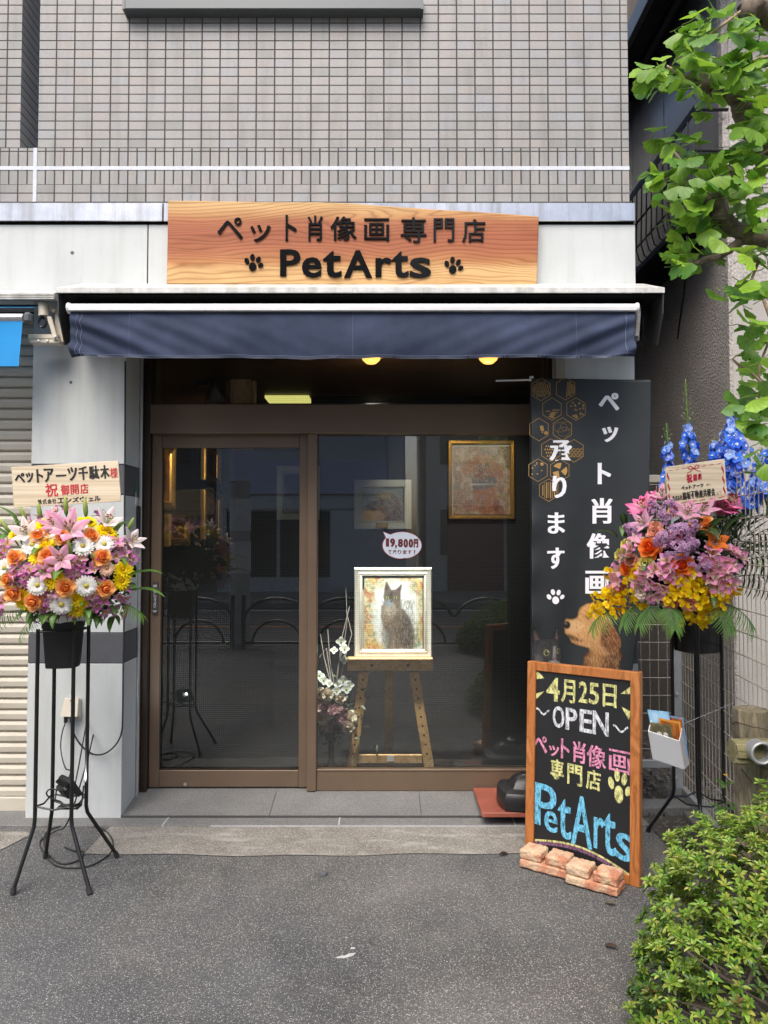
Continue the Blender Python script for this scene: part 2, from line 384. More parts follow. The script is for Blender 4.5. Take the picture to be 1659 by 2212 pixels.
M['postwood'] = wood_mat('pale_post_wood', [(.3, (.46, .34, .21)), (.7, (.60, .47, .31))], (2, 2, .3), 10, 1.2, .6)
M['oldwood'] = wood_mat('weathered_log', [(.3, (.14, .12, .08)), (.5, (.21, .18, .115)), (.7, (.30, .26, .18))], (1.6, 1.6, .22), 14, 1.6, .85, .25)
M['brick'] = None

def brick_mat():
    k = N('rough_brick'); n1 = k.noise(7, 5, .65, dist=.6)
    c = k.ramp(n1, [(.28, (.68, .54, .37)), (.45, (.62, .42, .27)), (.58, (.52, .21, .12)), (.72, (.60, .38, .25)), (.85, (.70, .58, .43))])
    c = k.mix(1., c, k.ramp(k.noise(150, 3), [(.3, (.75,) * 3), (.65, (1.12,) * 3)]), 'MULTIPLY')
    k.set(Base_Color=c, Roughness=.9, Specular_IOR_Level=.2); k.bump(k.noise(85, 4), .9, .006); return k.m
M['brick'] = brick_mat()

# ------------------------------------------------------------------ text helper
TXT = {}
def glyphs(s, bold=0., ext=0.):
    key = (s, bold, ext)
    if key in TXT: return TXT[key]
    c = bpy.data.curves.new('t', 'FONT'); c.body = s; c.size = 1; c.offset = bold; c.extrude = ext; c.resolution_u = 3; c.fill_mode = 'BOTH'
    o = bpy.data.objects.new('t', c); COL.objects.link(o); bpy.context.view_layer.update()
    me = bpy.data.meshes.new_from_object(o.evaluated_get(bpy.context.evaluated_depsgraph_get()))
    v = np.empty(len(me.vertices) * 3); me.vertices.foreach_get('co', v); v = v.reshape(-1, 3)
    f = [tuple(p.vertices) for p in me.polygons]
    bpy.data.objects.remove(o); bpy.data.curves.remove(c); bpy.data.meshes.remove(me)
    lo, hi = v.min(0), v.max(0); q = v.copy(); q[:, :2] = (v[:, :2] - lo[:2]) / np.maximum(hi[:2] - lo[:2], 1e-6)
    TXT[key] = (q, f); return TXT[key]
def put(mb, s, fn, rect, bold=.01, ext=0., smear=0., slant=0., rot=0.):
    """fit the writing into rect (x0,y0,x1,y1; y down) of a surface; fn(x,y,h) gives the point, h = height over it"""
    q, f = glyphs(s, bold, ext); x0, y0, x1, y1 = rect
    for n, dx in enumerate((0,) if not smear else (-smear, 0, smear)):
        px = x0 + q[:, 0] * (x1 - x0) + (q[:, 1] - .5) * slant + dx; py = y1 - q[:, 1] * (y1 - y0)
        if rot:
            mx, my = (x0 + x1) / 2, (y0 + y1) / 2; ca, sa = math.cos(rot), math.sin(rot)
            px, py = mx + (px - mx) * ca - (py - my) * sa, my + (px - mx) * sa + (py - my) * ca
        mb.add([fn(a, b, c + n * .00035) for a, b, c in zip(px, py, q[:, 2])], f)
def disc(mb, fn, cx, cy, rx, ry, rot=0., n=18, ext=None, h=0.):
    pts = []
    for k in range(n):
        a = -2 * math.pi * k / n; x, y = rx * math.cos(a), ry * math.sin(a)
        pts.append((cx + x * math.cos(rot) - y * math.sin(rot), cy + x * math.sin(rot) + y * math.cos(rot)))
    if ext: mb.prism([fn(x, y, ext) for x, y in pts], [fn(x, y, -ext) for x, y in pts])
    else: mb.add([fn(x, y, h) for x, y in pts], [tuple(range(n))])
def stroke(mb, fn, pts, wd, h=0., closed=False):
    pts = list(pts) + ([pts[0]] if closed else [])
    for (x0, y0), (x1, y1) in zip(pts[:-1], pts[1:]):
        L = math.hypot(x1 - x0, y1 - y0) or 1; nx, ny = -(y1 - y0) / L * wd / 2, (x1 - x0) / L * wd / 2; ex, ey = (x1 - x0) / L * wd * .3, (y1 - y0) / L * wd * .3
        mb.add([fn(x0 + nx - ex, y0 + ny - ey, h), fn(x1 + nx + ex, y1 + ny + ey, h), fn(x1 - nx + ex, y1 - ny + ey, h), fn(x0 - nx - ex, y0 - ny - ey, h)], [(0, 1, 2, 3)]); h += .00001
PAW = [(0, .32, .36, .40, 0), (-.62, -.12, .22, .30, -.5), (-.15, -.55, .22, .31, -.1), (.42, -.42, .21, .30, .4), (.72, .08, .20, .27, .9)]
def paw(mb, fn, cx, cy, r, ext=None, rot=0., h=0., n=18):
    ca, sa = math.cos(rot), math.sin(rot)
    for dx, dy, rx, ry, a in PAW:
        disc(mb, fn, cx + (dx * ca - dy * sa) * r, cy + (dx * sa + dy * ca) * r, rx * r, ry * r, a + rot, n, ext, h)
# ------------------------------------------------------------------ ground and street
def sheet(name, mat_, x0, x1, y0, y1, z, label=None):
    m = MB(); m.add([(x0, y0, z), (x1, y0, z), (x1, y1, z), (x0, y1, z)], [(0, 1, 2, 3)])
    o = m.build(name, mat_); o['kind'] = 'structure'; return o
M['asphalt'] = asphalt_mat()
M['concrete'] = concrete_mat('worn_concrete', (.15, .135, .115), (.25, .235, .205), (.42, .40, .36), .70, 170, .6)
M['stepstone'] = concrete_mat('grey_step_tile', (.135, .135, .13), (.185, .183, .175), (.27, .27, .26), .86, 260)
M['soil'] = concrete_mat('dark_gravel', (.045, .04, .033), (.09, .08, .065), (.20, .18, .15), .7, 60)
M['road'] = mat('road_asphalt', (.07, .07, .07), .85, var=.2, vs=3)
M['roadline'] = mat('white_road_paint', (.62, .62, .60), .7, var=.1); M['orangeline'] = mat('orange_road_paint', (.50, .20, .05), .7, var=.1)
sheet('ground', M['road'], -60, 60, -60, 60, -.16)
m = MB(); m.box(-30, 30, -5.6, .0, -.15, 0); o = m.build('pavement', M['asphalt']); o['kind'] = 'structure'
m = MB(); m.box(-30, 30, -5.78, -5.602, -.15, .012, .015); o = m.build('kerb', M['stepstone']); o['kind'] = 'structure'
m = MB(); m.box(-30, 30, -16, -12.6, -.15, .0, .015); o = m.build('far_pavement', M['stepstone']); o['kind'] = 'structure'
sheet('road_marking', M['roadline'], -30, 30, -6.6, -6.45, -.15); sheet('road_marking', M['orangeline'], -30, 30, -9.2, -9.05, -.15); sheet('road_marking', M['roadline'], -30, 30, -12.2, -12.05, -.15)
# worn concrete strip in front of the step, asphalt patch at the left
def wav(x): return -.44 + .012 * math.sin(x * 3.1) + .008 * math.sin(x * 11)
m = MB(); n = 60; x0, x1 = -1.42, 1.02
m.grid(lambda s, t: (x0 + (x1 - x0) * s, (-.105) * (1 - t) + wav(x0 + (x1 - x0) * s) * t, .004), n, 1)
o = m.build('concrete_strip', M['concrete']); o['kind'] = 'structure'
m = MB(); m.add([gr(0, 1796, .004), gr(58, 1796, .004), gr(66, 1803, .004), gr(0, 1836, .004)], [(0, 3, 2, 1)]); o = m.build('concrete_strip', M['concrete']); o['kind'] = 'structure'
m = MB(); m.box(-3.2, 1.38, -.105, -.002, -.05, .012, .004); o = m.build('kerb_strip', M['stepstone']); o['kind'] = 'structure'
m = MB()
for px in (148, 360 * .0 + 658, 733 + 0, 1330):
    x = X(px, 1780, -.05)
for px in (358, 733, 1110): x = X(px, 1780, -.05); m.box(x - .004, x + .004, -.1062, -.002, .0, .0135)
m.box(-.9, 1.0, -.1066, -.1052, .0, .0122)
o = m.build('joint_line', mat('grey_mortar', (.36, .36, .37), .8, var=.2, vs=20)); o['kind'] = 'structure'
m = MB(); zA, zB = .018, .068
m.prism([(-1.4, 0, -.05), (-1.4, 0, zA), (-1.4, .36, zB), (-1.4, .36, -.05)], [(1.36, 0, -.05), (1.36, 0, zA), (1.36, .36, zB), (1.36, .36, -.05)])
for px in (): pass
step = m.build('doorstep', M['stepstone']); step['kind'] = 'structure'
m = MB()
for px in (597, 905): 
    a = at(px, 1715, .27); xx = a.x * 1.0
    m.prism([(xx - .002, .005, zA + .001), (xx - .002, .005, zA + .0025), (xx - .002, .28, .0585), (xx - .002, .28, .057)], [(xx + .002, .005, zA + .001), (xx + .002, .005, zA + .0025), (xx + .002, .28, .0585), (xx + .002, .28, .057)])
m.box(-1.4, 1.36, -.0015, .006, .0, .0205)
o = m.build('step_joint', mat('dark_mortar', (.06, .06, .058), .8)); o['kind'] = 'structure'
sheet('gravel_bed', M['soil'], 1.38, 2.3, -2.2, 3.2, .006)

# ------------------------------------------------------------------ the shop building
bld = thing('shop_building', 'grey tiled building with a recessed glass shop front under a wooden sign', 'building', (0, 0, 0))
XL, XR = X(82, 320, 0), 1.345
zS, zB1, zB2, zS2, zF = Z(320, 0), Z(359.5, 0), Z(367.5, 0), Z(398, 0), Z(436, 0)
ox = X(118.9, 320, 0)
T1 = tile_mat('grey_wall_tiles', .1004, .0503, ox, zS); T2 = tile_mat('upright_band_tiles', .0502, .1, ox, zB2 + .004)
T3 = tile_mat('grey_wall_tiles_low', .1004, .0503, ox, zS2); T4 = tile_mat('side_tiles', .1004, .0503, ox + .03, zS)
T2b = tile_mat('upright_band_tiles_low', .0502, .2, ox, zS2 - .003)
wz = Z(8, 0); wx0, wx1 = X(274, 8, 0), X(905, 8, 0)
def slab(name, x0, x1, z0, z1, mt, y0=0, y1=.3): m = MB(); m.box(x0, x1, y0, y1, z0, z1); return m.build(name, mt, bld)
slab('tile_wall', XL, XR, zS, wz, T1); slab('tile_wall', XL, wx0, wz, 5.3, T1); slab('tile_wall', wx1, XR, wz, 5.3, T1); slab('tile_wall', wx0, wx1, wz + .55, 5.3, T1)
slab('tile_band', -4.5, XR, zB2, zS, T2); slab('tile_band', -4.5, XR, zS2, zB2, T2b, 0, .3); slab('tile_wall', -4.5, XR, zF - .1, zS2, T3)
xw = X(45, 200, 0)
slab('tile_wing', -4.5, xw, zS, 5.3, T4); slab('slot_side', xw - .3, xw + .012, zS, 5.3, mat('dark_rough_render', (.05, .05, .052), .9, var=.2, bump=.6, bs=140), .31, .9)
m = MB(); m.box(xw + .012, XL + .1, .75, .8, zS, 7.5); m.build('slot_back', M['gap'], bld)
m = MB(); m.tube([(xw, .4, Z(38, .4)), (XL + .02, .4, Z(38, .4))], .008); m.build('slot_pipe', M['cream'], bld)
m = MB(); m.box(-4.5, XR + .002, -.003, .01, zB1, zB2); zz = at(76, 380, 0).x; m.box(zz - .010, zz + .010, -.0035, .01, zF, zS); m.build('sealant_joint', M['sealant'], bld)
# upper window
win = MB(); win.box(wx0 - .0, wx1, .06, .11, wz, wz + .05, .004); win.box(wx0, wx0 + .05, .06, .11, wz, wz + .55); win.box(wx1 - .05, wx1, .06, .11, wz, wz + .55)
wf = win.build('upper_window', M['darkalu'], bld)
m = MB(); m.add([(wx0 + .05, .09, wz + .05), (wx1 - .05, .09, wz + .05), (wx1 - .05, .09, wz + .55), (wx0 + .05, .09, wz + .55)], [(0, 1, 2, 3)]); m.build('pane', mat('dark_window_glass', (.02, .024, .026), .05, var=0, spec=.8), wf)
m = MB(); a, b = X(265, 20, -.07), X(914, 20, -.07); m.box(a, b, -.07, .08, Z(19, -.07), wz + .012, .004); m.box(a - .002, a + .012, -.073, .0, Z(20, -.07), wz + .013); m.box(b - .012, b + .002, -.073, .0, Z(20, -.07), wz + .013); m.build('sill', M['darkalu'], wf)
# stainless flashing, stone fascia
fz0, fz1 = Z(477.5, -.05), Z(437.5, -.05); FR = X(1372, 520, -.03)
m = MB(); xj = X(352, 455, -.05)
m.box(-4.5, xj - .0015, -.05, .1, fz0, fz1, .003); m.box(xj + .0015, X(1372, 455, -.05), -.05, .1, fz0, fz1, .003); m.build('metal_flashing', M['steel'], bld)
m = MB(); m.box(-4.5, FR - .004, -.02, .1, fz0 - .012, fz0 + .004); m.build('flashing_gap', M['gap'], bld)
xq = X(319, 550, -.03); zf0 = Z(640, -.03)
for a, b in ((-4.5, xq - .003), (xq + .003, FR)):
    m = MB(); m.box(a, b, -.03, .25, zf0, fz0 - .011, .002); m.build('fascia_panel', M['stone'], bld)
m = MB(); m.box(xq - .003, xq + .003, -.026, .1, zf0, fz0 - .011); m.build('panel_joint', M['gap'], bld)
for px in (156,):
    m = MB(); p = at(156, 546, -.031); m.lathe([(0, -.004), (.009, -.003), (.010, .0)], p, 12, 'y'); m.build('anchor_hole', M['darkalu'], bld)
# pillars with dark granite bands
def pillar(x0, x1, nm):
    bands = [(Z(1069, 0), Z(1003, 0)), (Z(1433, 0), Z(1367, 0))]
    zs = [.0] + [z for b in bands[::-1] for z in b] + [zf0 + .02]
    for i in range(len(zs) - 1):
        m = MB(); m.box(x0, x1, -.0, .26, zs[i] + (.0018 if i else 0), zs[i + 1] - .0018, .002)
        m.build('granite_band' if i % 2 else 'stone_pillar', M['granite'] if i % 2 else M['stone'], bld)
    m = MB(); m.box(x0 + .004, x1 - .004, .004, .25, .0, zf0); m.build('pillar_core', M['gap'], bld)
PLX0, PLX1, PRX0, PRX1 = -1.91, -1.40, .985, 1.362
pillar(PLX0, PLX1, 'l'); pillar(PRX0, PRX1, 'r')
m = MB(); p = at(153, 826, -.001); m.lathe([(0, -.004), (.007, -.003), (.009, .0)], p, 10, 'y'); m.build('anchor_hole', M['darkalu'], bld)
# body behind: side wall, lintel and floor slabs
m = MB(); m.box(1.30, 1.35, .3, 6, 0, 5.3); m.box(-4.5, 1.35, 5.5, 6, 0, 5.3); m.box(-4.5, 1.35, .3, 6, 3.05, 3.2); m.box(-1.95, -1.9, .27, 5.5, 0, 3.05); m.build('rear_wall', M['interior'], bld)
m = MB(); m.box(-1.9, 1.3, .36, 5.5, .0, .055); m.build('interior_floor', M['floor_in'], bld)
m = MB(); m.box(-1.9, 1.3, .40, 5.5, 2.60, 2.64); m.build('interior_ceiling', M['ceilwood'], bld)
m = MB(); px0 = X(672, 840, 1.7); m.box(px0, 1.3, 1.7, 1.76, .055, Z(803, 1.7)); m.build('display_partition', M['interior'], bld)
m = MB(); a = at(497, 800, 1.1); b = at(541, 800, 1.1); m.box(a.x, b.x, 1.1, 1.1 + b.x - a.x, 2.12, 2.6, .004); m.build('wood_post', M['postwood'], bld)
m = MB(); a = at(541, 800, 1.15); m.box(a.x, a.x + .035, 1.15, 1.2, 2.28, 2.6, .003); a = at(497, 800, 1.15); m.box(a.x - .03, a.x, 1.15, 1.2, 2.28, 2.6, .003); m.build('post_cheek', M['postwood'], bld)
# jamb rails, metal trim
GY = .30
def bx(name, mt, *a, c=.003, parent=bld): m = MB(); m.box(*a, c); return m.build(name, mt, parent)
zTop = zf0
bx('jamb_rail', M['alu'], PLX1 + .002, PLX1 + .018, .215, .235, .04, zTop); bx('jamb_rail', M['darkalu'], PLX1 + .002, PLX1 + .010, .236, .262, .04, zTop)
bx('jamb_frame', M['brownd'], PLX1 - .05, -1.352, .263, .36, .05, zTop, c=.004)
JR = .975
bx('jamb_rail', M['alu'], PRX0 - .018, PRX0 - .002, .215, .235, .04, zTop); bx('jamb_frame', M['brownd'], JR - .03, PRX0 + .03, .263, .36, .05, zTop, c=.004)
# transom, head, mullion
zt0, zt1 = Z(936, .25), Z(873, .25)
bx('transom_bar', M['brown'], -1.351, JR - .031, .25, .36, zt0, zt1, c=.004); bx('transom_lip', M['brownd'], -1.28, JR - .04, .252, .262, zt1 + .0005, zt1 + .005, c=.001)
gx0, gx1 = X(685, 1300, .29), JR - .03
mx0 = X(664, 1300, .27)
bx('mullion', M['brown'], mx0, gx0, .262, .35, .060, zt0 - .001)
# transom window
G_T = wire_glass('transom_glass', refl=.35, wires=True); G_D = wire_glass('wired_glass')
zh = zTop
def pane(name, x0, x1, y, z0, z1, g, parent): m = MB(); m.add([(x0, y, z0), (x1, y, z0), (x1, y, z1), (x0, y, z1)], [(0, 1, 2, 3)]); return m.build(name, g, parent)
pane('transom_pane', -1.352, JR - .03, .31, zt1 + .001, zh, G_T, bld)
# sliding door
def rect_frame(m, x0, x1, y0, y1, z0, z1, ws, wt, wb, c=.003):
    m.box(x0, x0 + ws, y0, y1, z0, z1, c); m.box(x1 - ws, x1, y0, y1, z0, z1, c); m.box(x0 + ws + .0005, x1 - ws - .0005, y0 + .002, y1 - .002, z1 - wt, z1 - .001, c); m.box(x0 + ws + .0005, x1 - ws - .0005, y0 + .002, y1 - .002, z0 + .001, z0 + wb, c)
DX0, DX1 = X(325, 1300, GY), X(664, 1300, GY) + .01
dz0, dz1 = Z(1701, GY), Z(937, GY); dgz0, dgz1 = Z(1664, GY), Z(967, GY)
m = MB(); rect_frame(m, DX0, DX1, GY, GY + .045, dz0, dz1, .058, dz1 - dgz1, dgz0 - dz0)
door = m.build('sliding_door', M['brown'], bld)
DG0, DG1 = DX0 + .058, DX1 - .058 + .045
m = MB(); m.box(DX0 + .058, DX1 - .058, GY + .004, GY + .01, dgz0, dgz0 + .008); m.box(DX0 + .056, DX0 + .064, GY + .004, GY + .012, dgz0, dgz1); m.build('glazing_bead', M['brownd'], door)
pane('glass_pane', DX0 + .055, DX1 - .055, GY + .022, dgz0 - .01, dgz1 + .01, G_D, door)
a, b = at(329, 1258, GY - .012), at(341, 1327, GY - .012)
m = MB(); m.box(a.x, b.x, GY - .014, GY + .002, b.z, a.z, .004); sw = m.build('touch_switch', mat('dark_grey_switch', (.05, .05, .052), .4, var=.05), door)
m = MB(); fn = lambda x, y, h: Vector((x, GY - .0145 - h, y))
def colwrite(m, s, x0, x1, z0, z1, **k):
    h = (z1 - z0) / len(s)
    for i, ch in enumerate(s): put(m, ch, lambda x, y, hh: Vector((x, GY - .0146 - hh, z1 + z0 - y)), (x0, z0 + i * h + h * .06, x1, z0 + (i + 1) * h - h * .06), **k)
cxs = (a.x + b.x) / 2; L = a.z - b.z
colwrite(m, '押して下さい', cxs - .007, cxs + .007, b.z + L * .20, b.z + L * .74, bold=.0)
put(m, '自動', lambda x, y, hh: Vector((x, GY - .0146 - hh, -y)), (cxs - .011, -(b.z + L * .93), cxs + .011, -(b.z + L * .85)), bold=.0)
put(m, 'PUSH', lambda x, y, hh: Vector((x, GY - .0146 - hh, -y)), (cxs - .011, -(b.z + L * .13), cxs + .011, -(b.z + L * .07)), bold=.0)
m.build('lettering', M['white'], sw)
m = MB(); p = at(400, 1694, GY - .001); m.lathe([(0, .0), (.009, .0), (.010, .003)], p, 12, 'y'); m.build('keyhole', M['alu'], door)
# fixed shop window
wz0, wz1 = Z(1666, .28), zt0 - .001
m = MB(); m.box(gx0 + .0005, gx1, .275, .36, .058, wz0, .003); m.box(gx0 + .0005, gx1, .272, .30, wz0 + .0005, wz0 + .012, .002); fw = m.build('shop_window', M['brown'], bld)
G_W = wire_glass('wired_window_glass', ox=.003)
pane('glass_pane', gx0, gx1, .315, wz0 - .01, wz1 + .01, G_W, fw)
# wall-cable along the pillar corner, shutter
m = MB(); xs0, xs1 = -4.5, PLX0 - .004; z = .075; k = 0; ys = .14; vs = []; prof = []
pitch = .0598
while z < 2.75:
    prof += [(ys, z), (ys - .006, z + .006), (ys - .010, z + pitch * .55), (ys - .004, z + pitch * .80), (ys + .012, z + pitch * .86), (ys + .014, z + pitch * .98)]; z += pitch
n = len(prof); m.add([(xs0, y, z) for y, z in prof] + [(xs1, y, z) for y, z in prof], [(i, n + i, n + i + 1, i + 1) for i in range(n - 1)])
shut = m.build('roller_shutter', M['shutter'], bld, angle=25)
bx('bottom_bar', M['shutter'], xs0, xs1, ys - .02, ys + .01, .0, .074, parent=shut)
bx('threshold', M['stepstone'], xs0, xs1, .0, .3, -.05, .004)
# ------------------------------------------------------------------ wooden sign board
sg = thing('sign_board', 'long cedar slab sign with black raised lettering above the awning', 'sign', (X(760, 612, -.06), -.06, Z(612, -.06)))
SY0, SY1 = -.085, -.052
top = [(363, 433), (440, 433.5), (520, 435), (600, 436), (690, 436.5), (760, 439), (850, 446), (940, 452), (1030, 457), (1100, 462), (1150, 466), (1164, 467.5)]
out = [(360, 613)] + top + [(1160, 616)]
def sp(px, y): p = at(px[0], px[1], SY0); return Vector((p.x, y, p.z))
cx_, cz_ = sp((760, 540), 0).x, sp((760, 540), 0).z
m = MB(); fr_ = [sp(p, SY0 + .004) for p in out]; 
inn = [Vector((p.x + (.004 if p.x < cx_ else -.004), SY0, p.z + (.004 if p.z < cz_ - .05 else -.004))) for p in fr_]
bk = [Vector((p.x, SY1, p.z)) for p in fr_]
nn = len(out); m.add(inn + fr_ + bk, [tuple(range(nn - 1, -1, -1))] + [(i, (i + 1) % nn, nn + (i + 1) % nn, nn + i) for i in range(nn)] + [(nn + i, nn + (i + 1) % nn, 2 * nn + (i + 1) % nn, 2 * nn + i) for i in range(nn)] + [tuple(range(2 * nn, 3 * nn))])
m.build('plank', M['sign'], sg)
fS = lambda x, y, h: (lambda p: Vector((p.x, SY0 - .004 - h * .004 / .004 * 1.0, p.z)))(at(x, y, SY0 - .004))
m = MB(); fS = lambda x, y, h: at(x, y, SY0 - .0045) + Vector((0, -h, 0))
for ch, rc in zip('ペット肖像画専門店', [(470, 470, 524, 517), (541, 486, 584, 522), (617, 465, 640, 520), (665, 466, 697, 520), (714, 468, 770, 519), (787, 472, 840, 520), (866, 470, 921, 524), (937, 472, 981, 522), (999, 474, 1048, 523)]):
    put(m, ch, fS, rc, bold=.003, ext=.0035, smear=.45)
m.build('lettering', M['acryl'], sg)
m = MB()
for ch, rc in zip('PetArts', [(606, 539, 648, 597), (653, 556, 694, 600), (699, 542, 737, 600), (744, 541, 803, 600), (812, 557, 846, 599), (848, 543, 882, 600), (886, 557, 930, 601)]):
    put(m, ch, fS, rc, bold=.014, ext=.0035, smear=1.0)
m.build('lettering', M['acryl'], sg)
for x, y in ((547, 569), (979, 575)):
    m = MB(); paw(m, fS, x, y, 23, ext=.0035, rot=.15); m.build('paw_emblem', M['acryl'], sg)

# ------------------------------------------------------------------ awnings
aw = thing('awning', 'rolled navy blue canvas awning in a white metal hood over the shop front', 'awning', (-.12, 0, Z(640, 0)))
HX0, HX1, HY = -1.64, 1.405, -.33
zbk, zft, zfb = Z(613, -.03), Z(621, HY), Z(632, HY)
m = MB(); o = [(-.031, zbk), (HY + .02, zft + .008), (HY, zft), (HY, zfb), (HY + .012, zfb), (HY + .012, zft - .004), (-.031, zbk - .012)]
m.prism([(HX0, y, z) for y, z in o], [(HX1, y, z) for y, z in o]); m.build('hood', M['whitealu'], aw)
sd = [(-.031, zbk - .014), (HY + .013, zft - .008), (HY + .012, zfb - .02), (HY + .02, zfb - .10), (HY + .10, zfb - .24), (-.031, Z(724, -.03) - .0)]
for xa in (HX0, HX1 - .006):
    m = MB(); m.prism([(xa, y, z) for y, z in sd], [(xa + .006, y, z) for y, z in sd]); m.build('side_plate', mat('dark_side_plate', (.045, .047, .048), .5, var=.2), aw)
RX0, RX1 = X(146, 666, -.34), X(1378, 666, -.34); rz = Z(666, -.34); rr = .0225
m = MB(); m.tube([(RX0 + .012, -.34, rz), (RX1 - .012, -.34, rz)], rr, 18); m.box(RX0 + .012, RX1 - .012, -.366, -.35, rz - .020, rz + .004, .003); m.build('front_bar', mat('bright_aluminium_bar', (.72, .72, .71), .38, .35, var=.06, vs=12), aw, angle=40)
for xa in (RX0, RX1 - .014):
    m = MB(); m.lathe([(.012, 0), (.026, .002), (.028, .008), (.026, .014)], (xa, -.34, rz), 18, 'x'); m.build('end_cap', M['whiteplastic'], aw, angle=40)
m = MB(); m.tube([(HX0 + .05, -.14, rz + .035), (HX1 - .05, -.14, rz + .035)], .04, 16); m.build('fabric_roll', M['valance'], aw, smooth=True)
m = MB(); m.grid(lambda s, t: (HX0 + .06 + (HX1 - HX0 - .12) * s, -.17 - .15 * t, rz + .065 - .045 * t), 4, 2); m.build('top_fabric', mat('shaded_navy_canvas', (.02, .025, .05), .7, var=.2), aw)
m = MB(); m.box(HX0 + .01, HX1 - .01, -.037, -.032, rz - .12, zbk - .015); m.build('painted_shade_back', M['gap'], aw)  # black sheet added over the fascia, the shade under the hood as colour
m = MB(); m.box(HX0 + .01, HX1 - .01, -.30, -.04, zfb - .004, zfb - .001); m.build('painted_shade_under', M['gap'], aw)  # added black sheet hides the pale hood underside, painting it as shade
VX0, VX1 = X(152, 700, -.345), X(1372, 700, -.345); vz1 = rz - rr + .002; vz0 = Z(772, -.345)
def val(s, t):
    e = min(s, 1 - s); x = VX0 + (VX1 - VX0) * s
    sag = -.006 * t * math.sin(math.pi * s) + t * (.0025 * math.sin(s * 26) + .0015 * math.sin(s * 71))
    dg = s if s < .5 else 1 - s
    q = t - dg * 5.0
    fold = .85 * (.017 * math.exp(-dg * 9) * math.sin(q * 9 + .6) + .010 * math.exp(-dg * 6) * math.sin(q * 17 - dg * 5)) * min(1, t * 2.5)
    cen = .008 * math.sin(t * 4.2 + .5 * math.sin(s * 7)) * (1 - math.exp(-dg * 9)) * t + .004 * math.sin(s * 23 + 3 * t) * t + .002 * math.sin(s * 61 + 5 * t) * t + .0018 * math.sin(s * 190) * t ** 3
    inx = .010 * t * t * (1 if s < .5 else -1) * math.exp(-dg * 40)
    return (x + inx, -.345 - .012 * math.sin(t * 2.2) - fold - cen, vz1 + (vz0 - vz1) * t + sag)
m = MB(); m.grid(val, 260, 26); vo = m.build('valance', M['valance'], aw, smooth=True)
sm = vo.modifiers.new('thick', 'SOLIDIFY'); sm.thickness = .0015
m = MB(); st_ = mat('pale_stitching', (.16, .19, .30), .8, var=.2)
def vp(s, t, o=.0025): p = val(s, t); return Vector((p[0], p[1] - o, p[2]))
for s0 in (.012, .020): m.tube([vp(s0 + .001 * math.sin(k), k / 20) for k in range(21)], .0011, 4)
for s0 in (.983,): m.tube([vp(s0, k / 20) for k in range(21)], .0011, 4)

for s0 in (.105, .5, .895): m.tube([vp(s0, k / 20, .001) for k in range(21)], .0009, 4)
m.tube([vp(.005 + .99 * k / 160, .945) for k in range(161)], .0010, 4); m.build('hem_stitching', st_, vo)
m = MB(); m.grid(lambda s, t: vp(s, .955 + .05 * t, .0018), 160, 1); m.build('hem', mat('faded_navy_hem', (.055, .065, .10), .7, var=.3, vs=30), vo)
for xa in (VX1 + .014,):
    m = MB(); m.obox((xa, -.30, vz1 - .11), (.022, 0, 0), (0, .03, 0), (.012, 0, .15), .003); m.obox((xa - .02, -.28, vz1 - .125), (.05, 0, 0), (0, .06, 0), (0, 0, .035), .003); m.build('folding_arm', mat('weathered_arm', (.22, .21, .19), .6, var=.3, vs=30), aw)
# next shop's light blue awning
ab = thing('blue_awning', 'bright blue awning of the next shop at the left edge, with crank bracket', 'awning', (-2.3, -.1, Z(690, -.1)))
yb = -.22
m = MB(); bxr = X(118, 640, -.2); m.prism([(-4.5, -.031, Z(628, -.031)), (-4.5, -.2, Z(632, -.2)), (-4.5, -.2, Z(648, -.2)), (-4.5, -.031, Z(650, -.031))], [(bxr, -.031, Z(628, -.031)), (bxr, -.2, Z(632, -.2)), (bxr, -.2, Z(648, -.2)), (bxr, -.031, Z(650, -.031))])
for k in range(3): zz = Z(636 + k * 4.5, -.203); m.box(-4.5, bxr, -.206, -.2, zz - .0015, zz + .003)
m.build('hood', M['whitealu'], ab)
m = MB(); z = Z(687, yb); x1 = X(52, 687, yb); m.tube([(-4.5, yb, z), (x1, yb, z)], .023, 14); m.build('front_bar', M['alu'], ab, angle=40)
m = MB(); m.box(x1, x1 + .045, yb - .025, yb + .03, z - .03, z + .026, .012); m.build('end_cap', M['darkalu'], ab)
m = MB(); x2 = X(51, 700, yb); m.grid(lambda s, t: (-4.5 + (x2 + 4.5) * s - .012 * t * (s > .9), yb - .012 - .008 * math.sin(t * 2 + s * 25) * t, z - .02 - (z - .02 - Z(793, yb)) * t), 80, 8); m.build('valance', M['blue'], ab, smooth=True)
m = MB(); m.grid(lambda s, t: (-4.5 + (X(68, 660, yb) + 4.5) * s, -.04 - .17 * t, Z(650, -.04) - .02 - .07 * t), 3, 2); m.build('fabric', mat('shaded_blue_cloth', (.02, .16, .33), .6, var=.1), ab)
yk = -.15
m = MB(); p = at(93, 671, yk); m.tube([p + Vector((0, 0, .035)), p + Vector((.004, 0, -.03))], .026, 14); m.tube([p + Vector((.03, .02, .02)), p + Vector((.055, .02, .0))], .012, 8); m.build('gear_box', M['cream'], ab, angle=40)
m = MB(); q = at(92, 697, yk); m.tube([p + Vector((0, -.01, -.03)), q + Vector((0, 0, .022))], .010, 8)
m.tube([q + Vector((.020 * math.cos(a_), 0, .026 * math.sin(a_))) for a_ in [k * math.pi / 7 for k in range(15)]], .006, 6); m.build('crank_eye', M['black'], ab)
m = MB(); a, b = at(107, 684, yk), at(122, 735, yk); m.obox(a + Vector((-.012, -.01, 0)), (.024, 0, 0), (0, .012, 0), b - a, .002); m.box(at(60, 730, yk).x, at(125, 730, yk).x, yk, yk + .05, Z(732, yk), Z(722, yk), .003)
